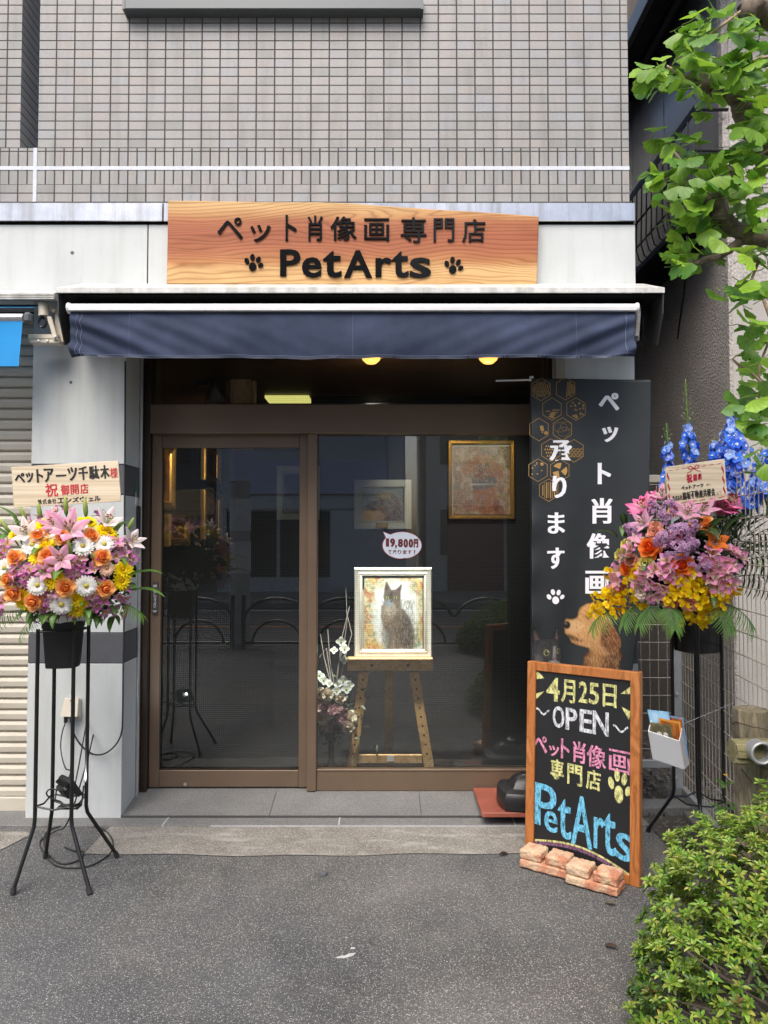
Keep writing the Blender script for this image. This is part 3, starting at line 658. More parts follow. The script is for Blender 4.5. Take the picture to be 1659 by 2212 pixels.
m.box(at(62, 740, yk).x, at(128, 740, yk).x, yk, yk + .06, Z(741, yk), Z(733, yk), .003); m.box(at(112, 700, yk).x, at(132, 700, yk).x, yk + .03, yk + .07, Z(736, yk), Z(660, yk), .003); m.build('mounting_bracket', M['cream'], ab)
for u_, v_ in ((119, 728), (84, 737), (103, 737)): m = MB(); m.lathe([(.0, .008), (.007, .007), (.008, 0)], at(u_, v_, yk - .012), 8, 'y'); m.build('bolt', M['alu'], ab)
# ------------------------------------------------------------------ painted pictures (real flat pictures in the place)
class Canvas:
    def __init__(s, W, H, bg=(0, 0, 0), seed=1, alpha0=1.):
        s.W, s.H = W, H; s.im = np.ones((H, W, 3)) * np.array(lin(bg)); s.a = np.full((H, W), float(alpha0)); s.r = np.random.RandomState(seed)
        s.x, s.y = np.meshgrid((np.arange(W) + .5) / W, (np.arange(H) + .5) / H)
    def put(s, mk, col): mk = np.clip(mk, 0, 1); s.im = s.im * (1 - mk[..., None]) + np.array(lin(col)) * mk[..., None]; s.a = np.maximum(s.a, mk); return s
    def noise(s, n, seed=None):
        r = s.r; g = r.rand(n + 2, n + 2); xi = s.x * n; yi = s.y * n; i, j = xi.astype(int), yi.astype(int); fx, fy = xi - i, yi - j
        fx, fy = fx * fx * (3 - 2 * fx), fy * fy * (3 - 2 * fy)
        return (g[j, i] * (1 - fx) + g[j, i + 1] * fx) * (1 - fy) + (g[j + 1, i] * (1 - fx) + g[j + 1, i + 1] * fx) * fy
    def ell(s, cx, cy, rx, ry, col, soft=.15, al=1., rot=0., jag=0.):
        ca, sa = math.cos(rot), math.sin(rot); dx, dy = s.x - cx, s.y - cy
        q = np.sqrt(((dx * ca + dy * sa) / rx) ** 2 + ((-dx * sa + dy * ca) / ry) ** 2)
        if jag: q = q + (s.noise(22) - .5) * jag
        return s.put(np.clip((1 - q) / soft + .5, 0, 1) * al, col)
    def poly(s, pts, col, soft=.012, al=1., jag=0.):
        px, py = s.x, s.y
        if jag: px = px + (s.noise(26) - .5) * jag; py = py + (s.noise(26) - .5) * jag
        ins = np.zeros(s.x.shape, bool); dist = np.full(s.x.shape, 9.)
        for (x0, y0), (x1, y1) in zip(pts, pts[1:] + pts[:1]):
            c = ((y0 > py) != (y1 > py)) & (px < (x1 - x0) * (py - y0) / ((y1 - y0) or 1e-9) + x0); ins ^= c
            dx, dy = x1 - x0, y1 - y0; t = np.clip(((px - x0) * dx + (py - y0) * dy) / (dx * dx + dy * dy + 1e-12), 0, 1)
            dist = np.minimum(dist, np.hypot(px - x0 - t * dx, py - y0 - t * dy))
        return s.put(np.clip(np.where(ins, dist, -dist) / soft + .5, 0, 1) * al, col)
    def fur(s, n, reg, cols, L=.06, al=.5, flow=None):
        for _ in range(n):
            x, y = s.r.rand(2)
            if not reg(x, y): continue
            a = flow(x, y) if flow else s.r.uniform(0, 6.28); c = cols[s.r.randint(len(cols))]; l = L * s.r.uniform(.5, 1.2)
            for k in range(7):
                ix, iy = int((x + math.cos(a) * l * k / 7) * s.W), int((y + math.sin(a) * l * k / 7) * s.H)
                if 0 <= ix < s.W and 0 <= iy < s.H: s.im[iy, ix] = s.im[iy, ix] * (1 - al) + np.array(lin(c)) * al
        return s
    def mesh(s, mb, fn, h=0., cut=False, keep=.03):
        W, H = s.W, s.H; o = len(mb.v)
        for j in range(H):
            for i in range(W): mb.v.append(tuple(fn((i) / (W - 1), (j) / (H - 1), h))); mb.c.append(tuple(s.im[j, i]))
        for j in range(H - 1):
            for i in range(W - 1):
                if cut and max(s.a[j, i], s.a[j + 1, i], s.a[j, i + 1], s.a[j + 1, i + 1]) < keep: continue
                a = o + j * W + i; mb.f.append((a, a + W, a + W + 1, a + 1))
def cat_picture():
    c = Canvas(92, 116, (206, 196, 160), 5)
    n = c.noise(6); m = c.noise(13); f = c.noise(40)
    c.put((n > .45) * .6, (214, 168, 70)); c.put(np.clip((m - .5) * 4, 0, .7), (150, 168, 140)); c.put(np.clip((c.noise(9) - .58) * 5, 0, .8), (190, 110, 70)); c.put(np.clip((c.noise(5) - .6) * 5, 0, .6) * (c.y > .55), (90, 150, 150))
    c.put(np.clip((f - .5) * 3, 0, .45), (120, 110, 80)); c.put(np.clip((c.noise(46) - .6) * 4, 0, .5), (238, 226, 190))
    c.ell(.53, .52, .37, .51, (232, 240, 242), .35, 1., jag=.3)
    fur = (106, 100, 96)
    body = [(.36, .30), (.30, .42), (.29, .55), (.33, .66), (.36, .78), (.35, .90), (.38, .985), (.82, .985), (.86, .90), (.84, .72), (.78, .57), (.70, .47), (.63, .42), (.62, .30)]
    c.poly(body, fur, .03, jag=.02)
    c.poly([(.33, .29), (.34, .17), (.37, .065), (.40, .08), (.46, .17), (.52, .175), (.56, .16), (.63, .095), (.65, .11), (.62, .21), (.62, .31), (.57, .39), (.48, .42), (.38, .38)], (112, 102, 94), .02, jag=.012)
    c.poly([(.355, .18), (.375, .10), (.42, .17)], (84, 70, 66), .02); c.poly([(.575, .18), (.63, .12), (.605, .20)], (84, 70, 66), .02)
    c.ell(.50, .66, .20, .30, (128, 112, 96), .5, .6); c.ell(.72, .76, .12, .22, (70, 68, 70), .5, .8); c.ell(.40, .50, .10, .12, (176, 160, 140), .5, .9); c.ell(.45, .45, .10, .09, (196, 190, 180), .5, .8)
    for k in range(9): c.poly([(.46 + .035 * k, .55 + .01 * (k % 3)), (.48 + .035 * k, .55), (.49 + .034 * k, .96), (.475 + .034 * k, .96)], (62, 58, 58), .03, .45, jag=.03)
    for k in range(5): c.poly([(.33, .46 + .05 * k), (.42, .49 + .05 * k), (.52, .46 + .05 * k), (.52, .472 + .05 * k), (.42, .505 + .05 * k), (.33, .475 + .05 * k)], (70, 62, 58), .02, .55)
    c.ell(.42, .36, .075, .05, (150, 176, 190), .5, .9); c.ell(.44, .27, .05, .04, (88, 80, 76), .5, .8)
    for ex in (.395, .535): c.ell(ex, .285, .028, .020, (176, 190, 120), .3); c.ell(ex, .287, .010, .018, (20, 20, 20), .3)
    c.ell(.465, .335, .02, .012, (60, 50, 52), .4); c.poly([(.45, .21), (.49, .21), (.475, .28), (.462, .28)], (70, 62, 60), .02, .8); c.ell(.37, .86, .05, .12, (150, 170, 170), .5, .7); c.ell(.50, .93, .04, .08, (140, 132, 124), .5, .8)
    c.fur(2600, lambda x, y: .29 < x < .86 and .3 < y < .99, [(150, 140, 128), (76, 70, 68), (116, 104, 92), (170, 158, 140)], .05, .30, lambda x, y: 1.4 + (x - .5) * .8)
    c.poly([(.86, .0), (1, .0), (1, .05)], (240, 240, 235), .02, .7); c.poly([(.86, .99), (1, .93), (1, .99)], (230, 235, 235), .02, .7)
    return c
def dachshund_picture():
    c = Canvas(70, 56, (120, 128, 120), 8); c.put(np.clip((c.noise(7) - .4) * 3, 0, .6), (152, 150, 136)); c.put(((c.y > .68) & (c.x < .5)) * .95, (196, 146, 38)); c.put(np.clip((c.noise(30) - .5) * 2, 0, .3), (90, 90, 80))
    c.poly([(.12, .52), (.20, .44), (.38, .36), (.44, .22), (.56, .16), (.72, .18), (.84, .30), (.92, .5), (.95, 1), (.3, 1), (.36, .78), (.22, .68), (.14, .62)], (96, 76, 62), .05, jag=.03)
    c.ell(.66, .50, .14, .30, (120, 112, 108), .4, .9, .2); c.ell(.56, .26, .14, .09, (176, 160, 110), .5, .8); c.ell(.14, .56, .035, .05, (30, 26, 26), .4); c.ell(.45, .40, .03, .03, (24, 20, 18), .4); c.ell(.38, .85, .16, .18, (190, 150, 96), .5, .85); c.ell(.48, .62, .08, .12, (110, 56, 40), .5, .8); c.ell(.85, .75, .10, .25, (80, 62, 60), .5, .8)
    c.fur(900, lambda x, y: x > .3 and y > .2, [(150, 128, 108), (60, 48, 42), (176, 158, 130)], .07, .3, lambda x, y: .9); return c
def poodle_picture():
    c = Canvas(84, 100, (150, 120, 92), 11); c.put(np.clip((c.noise(6) - .35) * 2.5, 0, .8), (176, 150, 118)); c.put(np.clip((c.noise(8) - .55) * 4, 0, .8) * (c.y > .6), (150, 84, 62)); c.put(np.clip((c.noise(10) - .6) * 5, 0, .6), (128, 128, 112)); c.put(np.clip((c.noise(12) - .62) * 5, 0, .7), (196, 176, 150))
    c.poly([(.82, 0), (1, 0), (1, .35), (.92, .3), (.88, .12)], (92, 74, 54), .03, .9)
    for x, y, r, col in ((.34, .28, .12, (150, 92, 40)), (.74, .36, .14, (156, 96, 44)), (.50, .25, .16, (166, 112, 52)), (.62, .24, .12, (176, 128, 60)), (.52, .36, .16, (140, 88, 40)), (.26, .34, .09, (160, 104, 56))): c.ell(x, y, r, r * .85, col, .5, .9, jag=.7)
    c.ell(.47, .29, .035, .03, (58, 70, 40), .4); c.ell(.60, .28, .035, .03, (70, 78, 40), .4); c.ell(.50, .35, .05, .025, (50, 48, 46), .4); c.ell(.50, .42, .14, .06, (120, 60, 30), .5, .8)
    c.poly([(.34, .46), (.50, .50), (.68, .44), (.78, .50), (.76, .58), (.60, .64), (.40, .66), (.32, .58)], (84, 86, 88), .03, jag=.05); c.poly([(.28, .545), (.76, .55), (.78, .565), (.28, .57)], (214, 206, 190), .02, .8)
    c.poly([(.36, .66), (.60, .62), (.76, .58), (.82, .98), (.44, .98), (.40, .8)], (170, 96, 40), .05, .85, jag=.06); c.poly([(.50, .72), (.55, .72), (.54, .92), (.49, .92)], (96, 100, 90), .03, .8); c.ell(.76, .88, .06, .12, (120, 60, 26), .4, .9); c.ell(.34, .9, .1, .06, (170, 100, 80), .5, .8)
    c.fur(1500, lambda x, y: True, [(206, 186, 160), (120, 80, 50), (160, 110, 60), (100, 92, 80)], .06, .25); return c
def abstract_picture(seed, a, b, d): 
    c = Canvas(40, 44, a, seed); c.put(np.clip((c.noise(5) - .4) * 3, 0, .9), b); c.ell(.5, .55, .25, .32, d, .4, .9, jag=.4); c.ell(.5, .28, .14, .13, d, .4, .9, jag=.4); return c
def framed(name, label, px, cpx, Y, fmat, prof, canvas, cat='framed picture', mount=None, group=None, rel=1., cy=.013):
    a, b = at(px[0], px[1], Y), at(px[2], px[3], Y); x0, x1, z0, z1 = a.x, b.x, b.z, a.z
    t = thing(name, label, cat, ((x0 + x1) / 2, Y + .02, z0), group)
    ca, cb = at(cpx[0], cpx[1], Y), at(cpx[2], cpx[3], Y)
    wd = max(.006, min(ca.x - x0, x1 - cb.x, z1 - ca.z, cb.z - z0))
    m = MB(); m.frame((x0, Y + .02, z0), (1, 0, 0), (0, 0, 1), (0, -1, 0), x1 - x0, z1 - z0, [(0, 0), (0, .012)] + [(wd * i, .02 + f * rel) for i, f in prof] + [(wd + .002, .020 - cy - .004)]); m.build('moulding', fmat, t, angle=35)
    m = MB(); m.box(x0 + .004, x1 - .004, Y + .021, Y + .03, z0 + .004, z1 - .004); m.build('backing', M['linen'], t)
    m = MB(); canvas.mesh(m, lambda s, q, h: Vector((ca.x + (cb.x - ca.x) * s, Y + cy, ca.z + (cb.z - ca.z) * q))); m.build('picture', M['paint'], t)
    return t
PR_W = [(.05, .006), (.16, .016), (.30, .010), (.62, .004), (.72, .010), (.80, .003), (.92, .008), (1, 0)]
PR_F = [(.03, .004), (.10, .006), (.78, .002), (.84, .008), (.90, .003), (.96, .006), (1, 0)]
PR_G = [(.05, .012), (.2, .02), (.34, .012), (.52, .016), (.66, .006), (.85, .010), (1, 0)]
framed('cat_painting', 'large cream framed portrait of a long haired grey cat standing on the easel', (765, 1226, 934, 1421), (787, 1247, 913, 1403), .69, M['silver'], PR_W, cat_picture(), rel=.45, cy=.0015)
f = framed('dachshund_painting', 'small landscape picture of a brown dog in a wide linen mount above the price sticker', (765, 1036, 889, 1143), (783, 1054, 872, 1125), 1.66, M['linen'], PR_F, dachshund_picture())
a, b = at(813, 1129, 1.64), at(838, 1140, 1.64); m = MB(); m.box(a.x, b.x, 1.636, 1.66, b.z, a.z, .003); m.build('name_plate', M['gold'], f)
framed('poodle_painting', 'gold framed portrait of a curly brown dog hanging at the right of the window', (967, 951, 1112, 1122), (979, 964, 1103, 1111), 1.66, M['gold'], PR_G, poodle_picture())
framed('mounted_picture', 'dim picture in a wide pale mount behind the sliding door, right of the gold frames', (598, 1006, 690, 1122), (614, 1024, 676, 1104), 1.66, M['linen'], PR_F, abstract_picture(3, (40, 44, 42), (70, 72, 66), (52, 50, 44)))
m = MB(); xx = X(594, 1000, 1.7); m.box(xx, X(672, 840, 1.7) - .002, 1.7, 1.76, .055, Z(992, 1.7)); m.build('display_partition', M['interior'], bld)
# gilt frames along the left wall of the shop
def side_frame(d0, d1, v0, v1, label, seed, col):
    xw_ = -1.88; Yc = (d0 + d1) / 2 - 3.98; y0, y1 = d0 - 3.98, d1 - 3.98; z1, z0 = Z(v0, Yc), Z(v1, Yc)
    t = thing('gilt_frame', label, 'framed picture', (xw_, Yc, z0), 'gilt frames on the left wall of the shop')
    m = MB(); m.frame((xw_, y0, z0), (0, 1, 0), (0, 0, 1), (1, 0, 0), y1 - y0, z1 - z0, [(0, 0), (0, .03)] + [(.07 * i, .03 + f * 1.5) for i, f in PR_G] + [(.072, .01)]); m.build('moulding', M['gold'], t, angle=35)
    m = MB(); abstract_picture(seed, *col).mesh(m, lambda s, q, h: Vector((xw_ + .018, y0 + .06 + (y1 - y0 - .12) * s, z1 - .06 - (z1 - z0 - .12) * q))); m.build('picture', M['paint'], t)
side_frame(6.02, 6.45, 958, 1100, 'gilt frame hung nearest to the glass door, its top cut by the door rail', 21, ((150, 96, 40), (190, 130, 60), (90, 60, 40)))
side_frame(6.30, 6.95, 1112, 1180, 'low gilt frame below the one nearest to the glass door', 22, ((176, 96, 40), (160, 120, 70), (110, 60, 40)))
side_frame(7.55, 8.35, 1062, 1165, 'gilt frame with an amber picture far back on the left wall', 23, ((200, 120, 40), (230, 170, 80), (120, 70, 40)))
side_frame(7.55, 8.25, 962, 1042, 'gilt frame hung above the amber picture far back on the left wall', 24, ((120, 76, 40), (150, 90, 50), (70, 50, 40)))
# easel
EY = .675
ez = thing('easel', 'pine display easel holding the cat portrait behind the shop window', 'easel', (at(842, 1660, EY).x, EY, .055))
def stick(m, a, b, wd, dp): 
    d_ = b - a; m.obox(a - Vector((wd / 2, 0, 0)), (wd, 0, 0), (0, dp, 0), d_, .003)
zf_ = .056
for (u0, v0, u1) in ((786, 1452, 759), (894, 1452, 928)):
    a, b0 = at(u0, v0, EY), at(u1, 1662, EY); k = (zf_ - a.z) / (b0.z - a.z); b_ = Vector((a.x + (b0.x - a.x) * k, EY, zf_))
    m = MB(); stick(m, b_, a, .062, .022); lg = m.build('leg', M['pine'], ez)
    m = MB()
    for q in range(9): p = a + (b_ - a) * (.08 + .095 * q); m.lathe([(0, .0012), (.0065, .001), (.0068, -.002)], (p.x, EY, p.z), 8, 'y')
    m.build('peg_hole', M['gap'], lg, kind='stuff')
a, b = at(750, 1423, EY - .03), at(935, 1452, EY - .03); m = MB(); m.box(a.x, b.x, EY - .032, EY + .022, b.z + .008, a.z - .008, .004); m.box(a.x + .0, b.x, EY - .045, EY + .03, a.z - .0075, a.z + .004, .003); sh = m.build('shelf', M['pine'], ez)
m = MB()
for q in (803, 881): p = at(q, 1437, EY - .033); m.lathe([(0, .006), (.007, .005), (.009, 0)], p, 10, 'y')
m.build('bolt', M['gap'], sh)
a, b = at(770, 1631, EY), at(912, 1649, EY); m = MB(); m.box(a.x, b.x, EY + .004, EY + .022, b.z, a.z, .003); cb_ = m.build('crossbar', M['pine'], ez)
a, b = at(836, 1632, EY), at(851, 1645, EY); m = MB(); m.box(a.x, b.x, EY + .002, EY + .005, b.z, a.z); st1 = m.build('sticker', M['whiteplastic'], cb_)
m = MB(); ff = lambda x, y, h: at(x, y, EY + .0012)
for pl in ([(838, 1635), (840, 1642)], [(841, 1634), (843, 1642), (839, 1643)], [(844, 1636), (849, 1635), (849, 1641), (845, 1642), (845, 1638), (849, 1638)]): stroke(m, ff, pl, .9)
a, b = at(832, 1440, EY + .1), at(850, 1660, EY + .35); m = MB(); m.obox(Vector((a.x, EY + .35, zf_)), (.05, 0, 0), (0, .02, 0), (0, -.24, a.z - zf_), .003); m.build('rear_leg', M['pine'], ez)
# price sticker on the window
SYK = .306; fk = lambda x, y, h: at(x, y, SYK) + Vector((0, -h, 0))
ps = thing('price_sticker', 'white speech bubble price sticker on the shop window', 'sticker', at(868, 1208, SYK))
def bub(g):
    pts = []
    for k in range(48):
        a_ = 2 * math.pi * k / 48; r_ = 1 + .03 * math.cos(2 * a_) - .05 * math.exp(-((a_ - 1.45) / .12) ** 2)
        pts.append((868.5 + (40.5 + g) * r_ * math.cos(a_), 1178 + (29.5 + g) * r_ * math.sin(a_)))
    return pts
tail = lambda g: [(828 - g, 1149 - g * 1.5), (846 + g, 1156), (836 - g, 1166 + g)]
m = MB()
for pts in (bub(1.3), tail(1.2)): m.add([fk(x, y, 0) for x, y in pts], [tuple(range(len(pts)))])
m.build('outline', mat('red_print', (.35, .04, .05), .6, var=0), ps); m = MB()
for i, pts in enumerate((bub(0), tail(0))): m.add([fk(x, y, .0008 + i * .0002) for x, y in pts], [tuple(range(len(pts)))])
m.build('bubble', mat('pale_print', (.62, .68, .76), .5, var=0), ps); m = MB()
for ch, rc in zip('19,800円', [(834, 1163, 840, 1181), (843, 1163, 853, 1182), (854, 1177, 857, 1185), (860, 1164, 870, 1182), (872, 1164, 881, 1183), (883, 1164, 892, 1183), (894, 1164, 903, 1183)]): put(m, ch, lambda x, y, h: fk(x, y, .0016 + h), rc, bold=.045, smear=.5)
for ch, rc in zip('で承ります！', [(838, 1188, 846, 1197), (848, 1188, 857, 1197), (859, 1188, 867, 1197), (870, 1188, 879, 1197), (881, 1188, 889, 1197), (894, 1188, 897, 1198)]): put(m, ch, lambda x, y, h: fk(x, y, .0016 + h), rc, bold=.03)
m.build('lettering', mat('dark_red_print', (.13, .012, .016), .6, var=0), ps)
# lamps inside
def lamp(u, v, col, label, en, tgt):
    p = at(u, v, .42); z = 2.598; t = thing('downlight', label, 'lamp', (p.x, .42, z), 'ceiling downlights')
    m = MB(); m.lathe([(.07, 0), (.075, -.012), (.06, -.018)], (p.x, .42, z), 20); m.build('trim_ring', M['whiteplastic'], t)
    m = MB(); m.lathe([(0, -.055), (.03, -.05), (.052, -.03), (.058, -.010)], (p.x, .42, z), 20); m.build('bulb', emit('warm_lamp', (1, .50, .10), 1.3), t, smooth=True)
    L = bpy.data.lights.new('downlight_light', 'SPOT'); L.energy = en; L.color = (1, .94, .84); L.spot_size = R(58); L.spot_blend = .6; L.shadow_soft_size = .05
    lo = bpy.data.objects.new('lamp_light', L); COL.objects.link(lo); lo.parent = t; lo.location = (0, -.06, -.07); lo.rotation_euler = (Vector(tgt) - Vector((p.x, .36, z - .07))).to_track_quat('-Z', 'Y').to_euler()
lamp(802, 776, None, 'lit round amber downlight under the middle of the awning edge', 380, at(845, 1400, .69)); lamp(1055, 774, None, 'lit round amber downlight nearer the black banner', 34, at(1000, 1070, 1.66))
a, b = at(575, 858, 1.75), at(669, 858, 1.75)
m = MB(); m.box(a.x, b.x, 1.68, 2.05, 2.578, 2.599); o = tag(m.build('ceiling_light', emit('ceiling_lamp', (.80, .74, .22), .55)), 'pale yellow lit ceiling panel seen through the transom', 'lamp')
ta = thing('track_spotlight', 'grey cone spotlight on the ceiling left of the wooden post', 'lamp', at(468, 860, 1.2))
p = at(468, 872, 1.2); q = at(465, 829, 1.2); m = MB(); m.lathe([(.075, -.12), (.07, -.10), (.018, .0), (.012, .02)], q - Vector((0, 0, .012)), 18); m.build('shade', mat('grey_lamp_shade', (.30, .31, .29), .6, var=.1), ta, smooth=True)
m = MB(); m.tube([q, q + Vector((0, 0, .05)), q + Vector((-.06, .0, .13))], .010, 6); m.box(q.x - .13, q.x - .04, 1.16, 1.24, 2.57, 2.599, .003); m.build('mount', M['darkalu'], ta)
L = bpy.data.lights.new('spotlight_light', 'SPOT'); L.energy = 32; L.color = (1, .70, .36); L.spot_size = R(100); L.spot_blend = .6; L.shadow_soft_size = .05; lo = bpy.data.objects.new('spotlight_light', L); COL.objects.link(lo); lo.parent = ta; lo.location = q - ta.location + Vector((0, .02, -.14)); lo.rotation_euler = (Vector((-1.88, 3.2, 1.5)) - q).to_track_quat('-Z', 'Y').to_euler()
# ------------------------------------------------------------------ flowers
def mixc(a, b, t): return tuple(a[i] * (1 - t) + b[i] * t for i in range(3))
def petal_layer(mb, n, L, W, p0, p1, c0, c1, cup=.3, az=0., r0=.0, z0=0., shape=.7, nt=5, ns=2, jit=.1, seed=0, kk=1.0, mid=None, ruff=0.):
    r = random.Random(seed * 97 + n)
    for i in range(n):
        a = az + 2 * math.pi * i / n + r.uniform(-jit, jit); l = L * r.uniform(1 - jit, 1 + jit); d0, d1 = p0 + r.uniform(-jit, jit) * .4, p1 + r.uniform(-jit, jit) * .8
        ca, sa = math.cos(a), math.sin(a); rr_, zz_ = r0, z0; vs, cs, fs = [], [], []; br = r.uniform(.9, 1.1)
        for j in range(nt + 1):
            t = j / nt; ph = d0 + (d1 - d0) * t
            if j: rr_ += l / nt * math.sin(ph); zz_ += l / nt * math.cos(ph)
            wd = W / 2 * max(.06 if j == nt else .16, math.sin(math.pi * min(1, (.10 + .9 * t ** kk)))) ** shape
            for k in range(ns + 1):
                s_ = -1 + 2 * k / ns; off = cup * wd * s_ * s_ + (ruff * wd * math.sin(k * 2.3 + j * 3.1 + i) * t)
                x_, z_ = rr_ - off * math.cos(ph), zz_ + off * math.sin(ph); y_ = wd * s_
                vs.append((x_ * ca - y_ * sa, x_ * sa + y_ * ca, z_)); c = mixc(c0, c1, t)
                if mid and k == ns // 2 and 0 < j < nt: c = mixc(c, mid, .7)
                cs.append(tuple(min(1, q * br) for q in c))
        for j in range(nt):
            for k in range(ns): q = j * (ns + 1) + k; fs.append((q, q + 1, q + ns + 2, q + ns + 1))
        mb.add(vs, fs, cs)
def sC(r, g, b): return lin((r, g, b))
def fl_rose(c0, c1, seed=0):
    m = MB(); rd = R; dk = mixc(c0, (.45, .08, .0), .22)
    petal_layer(m, 3, .030, .022, rd(2), rd(-20), dk, c0, 1.0, .2, .003, .006, .4, 4, 4, .1, seed)
    petal_layer(m, 4, .032, .028, rd(10), rd(-22), dk, c0, 1.0, .9, .007, .004, .4, 4, 4, .12, seed + 1)
    petal_layer(m, 5, .034, .034, rd(22), rd(-8), dk, mixc(c0, c1, .5), .8, .3, .009, .002, .38, 5, 4, .1, seed + 2)
    petal_layer(m, 5, .036, .038, rd(38), rd(22), c0, c1, .55, 0, .009, 0, .36, 5, 4, .1, seed + 3)
    petal_layer(m, 6, .038, .042, rd(56), rd(64), c0, c1, .35, .5, .008, -.003, .36, 5, 4, .12, seed + 4)
    petal_layer(m, 5, .040, .044, rd(72), rd(112), c0, c1, .2, .1, .008, -.006, .36, 6, 4, .12, seed + 5)
    return m
def fl_daisy(c, cen, n=20, rad=.040, seed=0):
    m = MB(); petal_layer(m, n, rad, rad * .42, R(72), R(96), mixc(c, cen, .1), c, .2, 0, .006, 0, .45, 3, 2, .05, seed); petal_layer(m, n - 4, rad * .74, rad * .36, R(58), R(86), c, c, .2, .15, .005, .002, .45, 3, 2, .06, seed + 1)
    m.cur = cen; m.lathe([(.011, .000), (.0105, .005), (.007, .009), (.0, .0105)], (0, 0, .003), 10); m.cur = (1, 1, 1); return m
def fl_mum(c, cen, seed=0):
    m = MB(); petal_layer(m, 16, .026, .010, R(75), R(92), mixc(c, (0, 0, 0), .15), c, .3, 0, .005, 0, .45, 3, 2, .08, seed); petal_layer(m, 13, .021, .009, R(52), R(76), mixc(c, (0, 0, 0), .12), c, .3, .2, .005, .002, .45, 3, 2, .08, seed + 1)
    petal_layer(m, 9, .013, .007, R(25), R(40), cen, c, .3, .1, .004, .004, .45, 2, 2, .08, seed + 2); m.cur = cen; m.lathe([(.008, 0), (.006, .007), (0, .009)], (0, 0, .003), 8); m.cur = (1, 1, 1); return m
def fl_lily(c0, c1, seed=0, n=6, L=.095):
    m = MB(); petal_layer(m, n // 2, L, .046, R(16), R(74), c1, c0, -.35, 0, .004, 0, .75, 7, 4, .08, seed, .9, mid=mixc(c0, (.55, .06, .18), .35)); petal_layer(m, n - n // 2, L * .98, .036, R(17), R(80), c1, c0, -.3, math.pi / (n // 2), .004, -.002, .8, 7, 4, .08, seed + 1, .9, mid=mixc(c0, (.55, .06, .18), .35))
    m.cur = sC(170, 200, 110)
    for k in range(6): a = k * 1.05; m.tube([(0, 0, .01), (.014 * math.cos(a), .014 * math.sin(a), .055)], .0012, 4); 
    m.cur = sC(150, 70, 20)
    for k in range(6): a = k * 1.05; m.tube([(.011 * math.cos(a), .011 * math.sin(a) - .004, .056), (.017 * math.cos(a), .017 * math.sin(a) + .004, .057)], .003, 5)
    m.cur = (1, 1, 1); return m
def fl_alstro(c, seed=0, cnt=3):
    m = MB(); r = random.Random(seed)
    for q in range(cnt):
        s_ = MB(); w_ = mixc(c, (.95, .90, .86), .75); petal_layer(s_, 3, .040, .026, R(22), R(74), w_, c, .3, 0, .002, 0, .55, 5, 2, .1, seed + q, .8); petal_layer(s_, 3, .038, .015, R(20), R(66), sC(240, 214, 110), w_, .3, 1.05, .002, .001, .55, 5, 2, .1, seed + q + 9, .8, mid=sC(130, 40, 60))
        a = 2.1 * q + r.uniform(0, 1); m.merge(s_, Matrix.Translation((.020 * math.cos(a), .020 * math.sin(a), r.uniform(-.006, .008))) @ Euler((r.uniform(-.5, .5), .55, a + 3.1416 * 0), 'XYZ').to_matrix().to_4x4())
    return m
def fl_carn(c0, c1, seed=0):
    m = MB()
    for k, (n, l, p0, p1) in enumerate(((9, .034, 70, 92), (9, .032, 48, 70), (8, .030, 28, 48), (6, .026, 8, 22))): petal_layer(m, n, l, .026, R(p0), R(p1), c0, mixc(c0, c1, .5 + .5 * (k % 2)), .1, k * .35, .003, .001 * k, .3, 4, 4, .15, seed + k, 1.3, ruff=.5)
    return m
def fl_bud(c0, c1, L=.075, wd=.018):
    m = MB(); vs = MB(); vs.lathe([(.003, 0), (wd * .40, L * .12), (wd * .52, L * .42), (wd * .42, L * .72), (wd * .16, L * .95), (0, L)], (0, 0, 0), 9); vs.c = [mixc(c0, c1, min(1, p[2] / L)) for p in vs.v]; m.merge(vs); m.cur = sC(90, 130, 50); m.tube([(0, 0, 0), (.004, 0, -.06)], .003, 5); m.cur = (1, 1, 1); return m
def fl_lilac(c, seed=0, n=85, rx=.05, rz=.09):
    m = MB(); r = random.Random(seed)
    for _ in range(n):
        t = r.random(); a = r.uniform(0, 6.28); e = (1 - t) ** .6; q = Vector((rx * e * math.cos(a), rx * e * math.sin(a), t * rz)) * r.uniform(.82, 1.06); cc = mixc(c, (r.choice([sC(222, 194, 224), sC(180, 126, 170), sC(206, 156, 196)])), .5)
        s_ = MB(); petal_layer(s_, 4, .0085, .0075, R(60), R(95), mixc(cc, (0, 0, 0), .35), cc, .3, r.random(), .001, 0, .4, 2, 2, .15, r.randint(0, 999))
        nrm = Vector((q.x, q.y, rx * .5 + q.z * .25)).normalized(); m.merge(s_, Matrix.Translation(q) @ nrm.to_track_quat('Z', 'Y').to_matrix().to_4x4())
    return m
def fl_oncid(seed=0, n=8):
    m = MB(); r = random.Random(seed); y0, y1 = sC(252, 220, 0), sC(255, 236, 30)
    for _ in range(n):
        s_ = MB(); petal_layer(s_, 2, .018, .026, R(80), R(100), sC(236, 180, 0), y1, .15, 1.57, .001, 0, .3, 3, 2, .2, r.randint(0, 999), .7); petal_layer(s_, 4, .010, .006, R(60), R(85), sC(230, 180, 10), y0, .2, .6, .001, .001, .5, 2, 2, .2, r.randint(0, 999))
        q = Vector((r.uniform(-.035, .035), r.uniform(-.035, .035), r.uniform(-.012, .018))); m.merge(s_, Matrix.Translation(q) @ Euler((r.uniform(-.9, .9), r.uniform(-.9, .9), r.uniform(0, 6.28))).to_matrix().to_4x4())
    return m
def fl_leaf(c0, c1, L=.16, W=.045, droop=60, seed=0):
    m = MB(); petal_layer(m, 1, L, W, R(20), R(20 + droop), c0, c1, .35, 0, 0, 0, .8, 8, 2, .0, seed, .85, mid=mixc(c1, (.4, .6, .2), .35)); return m
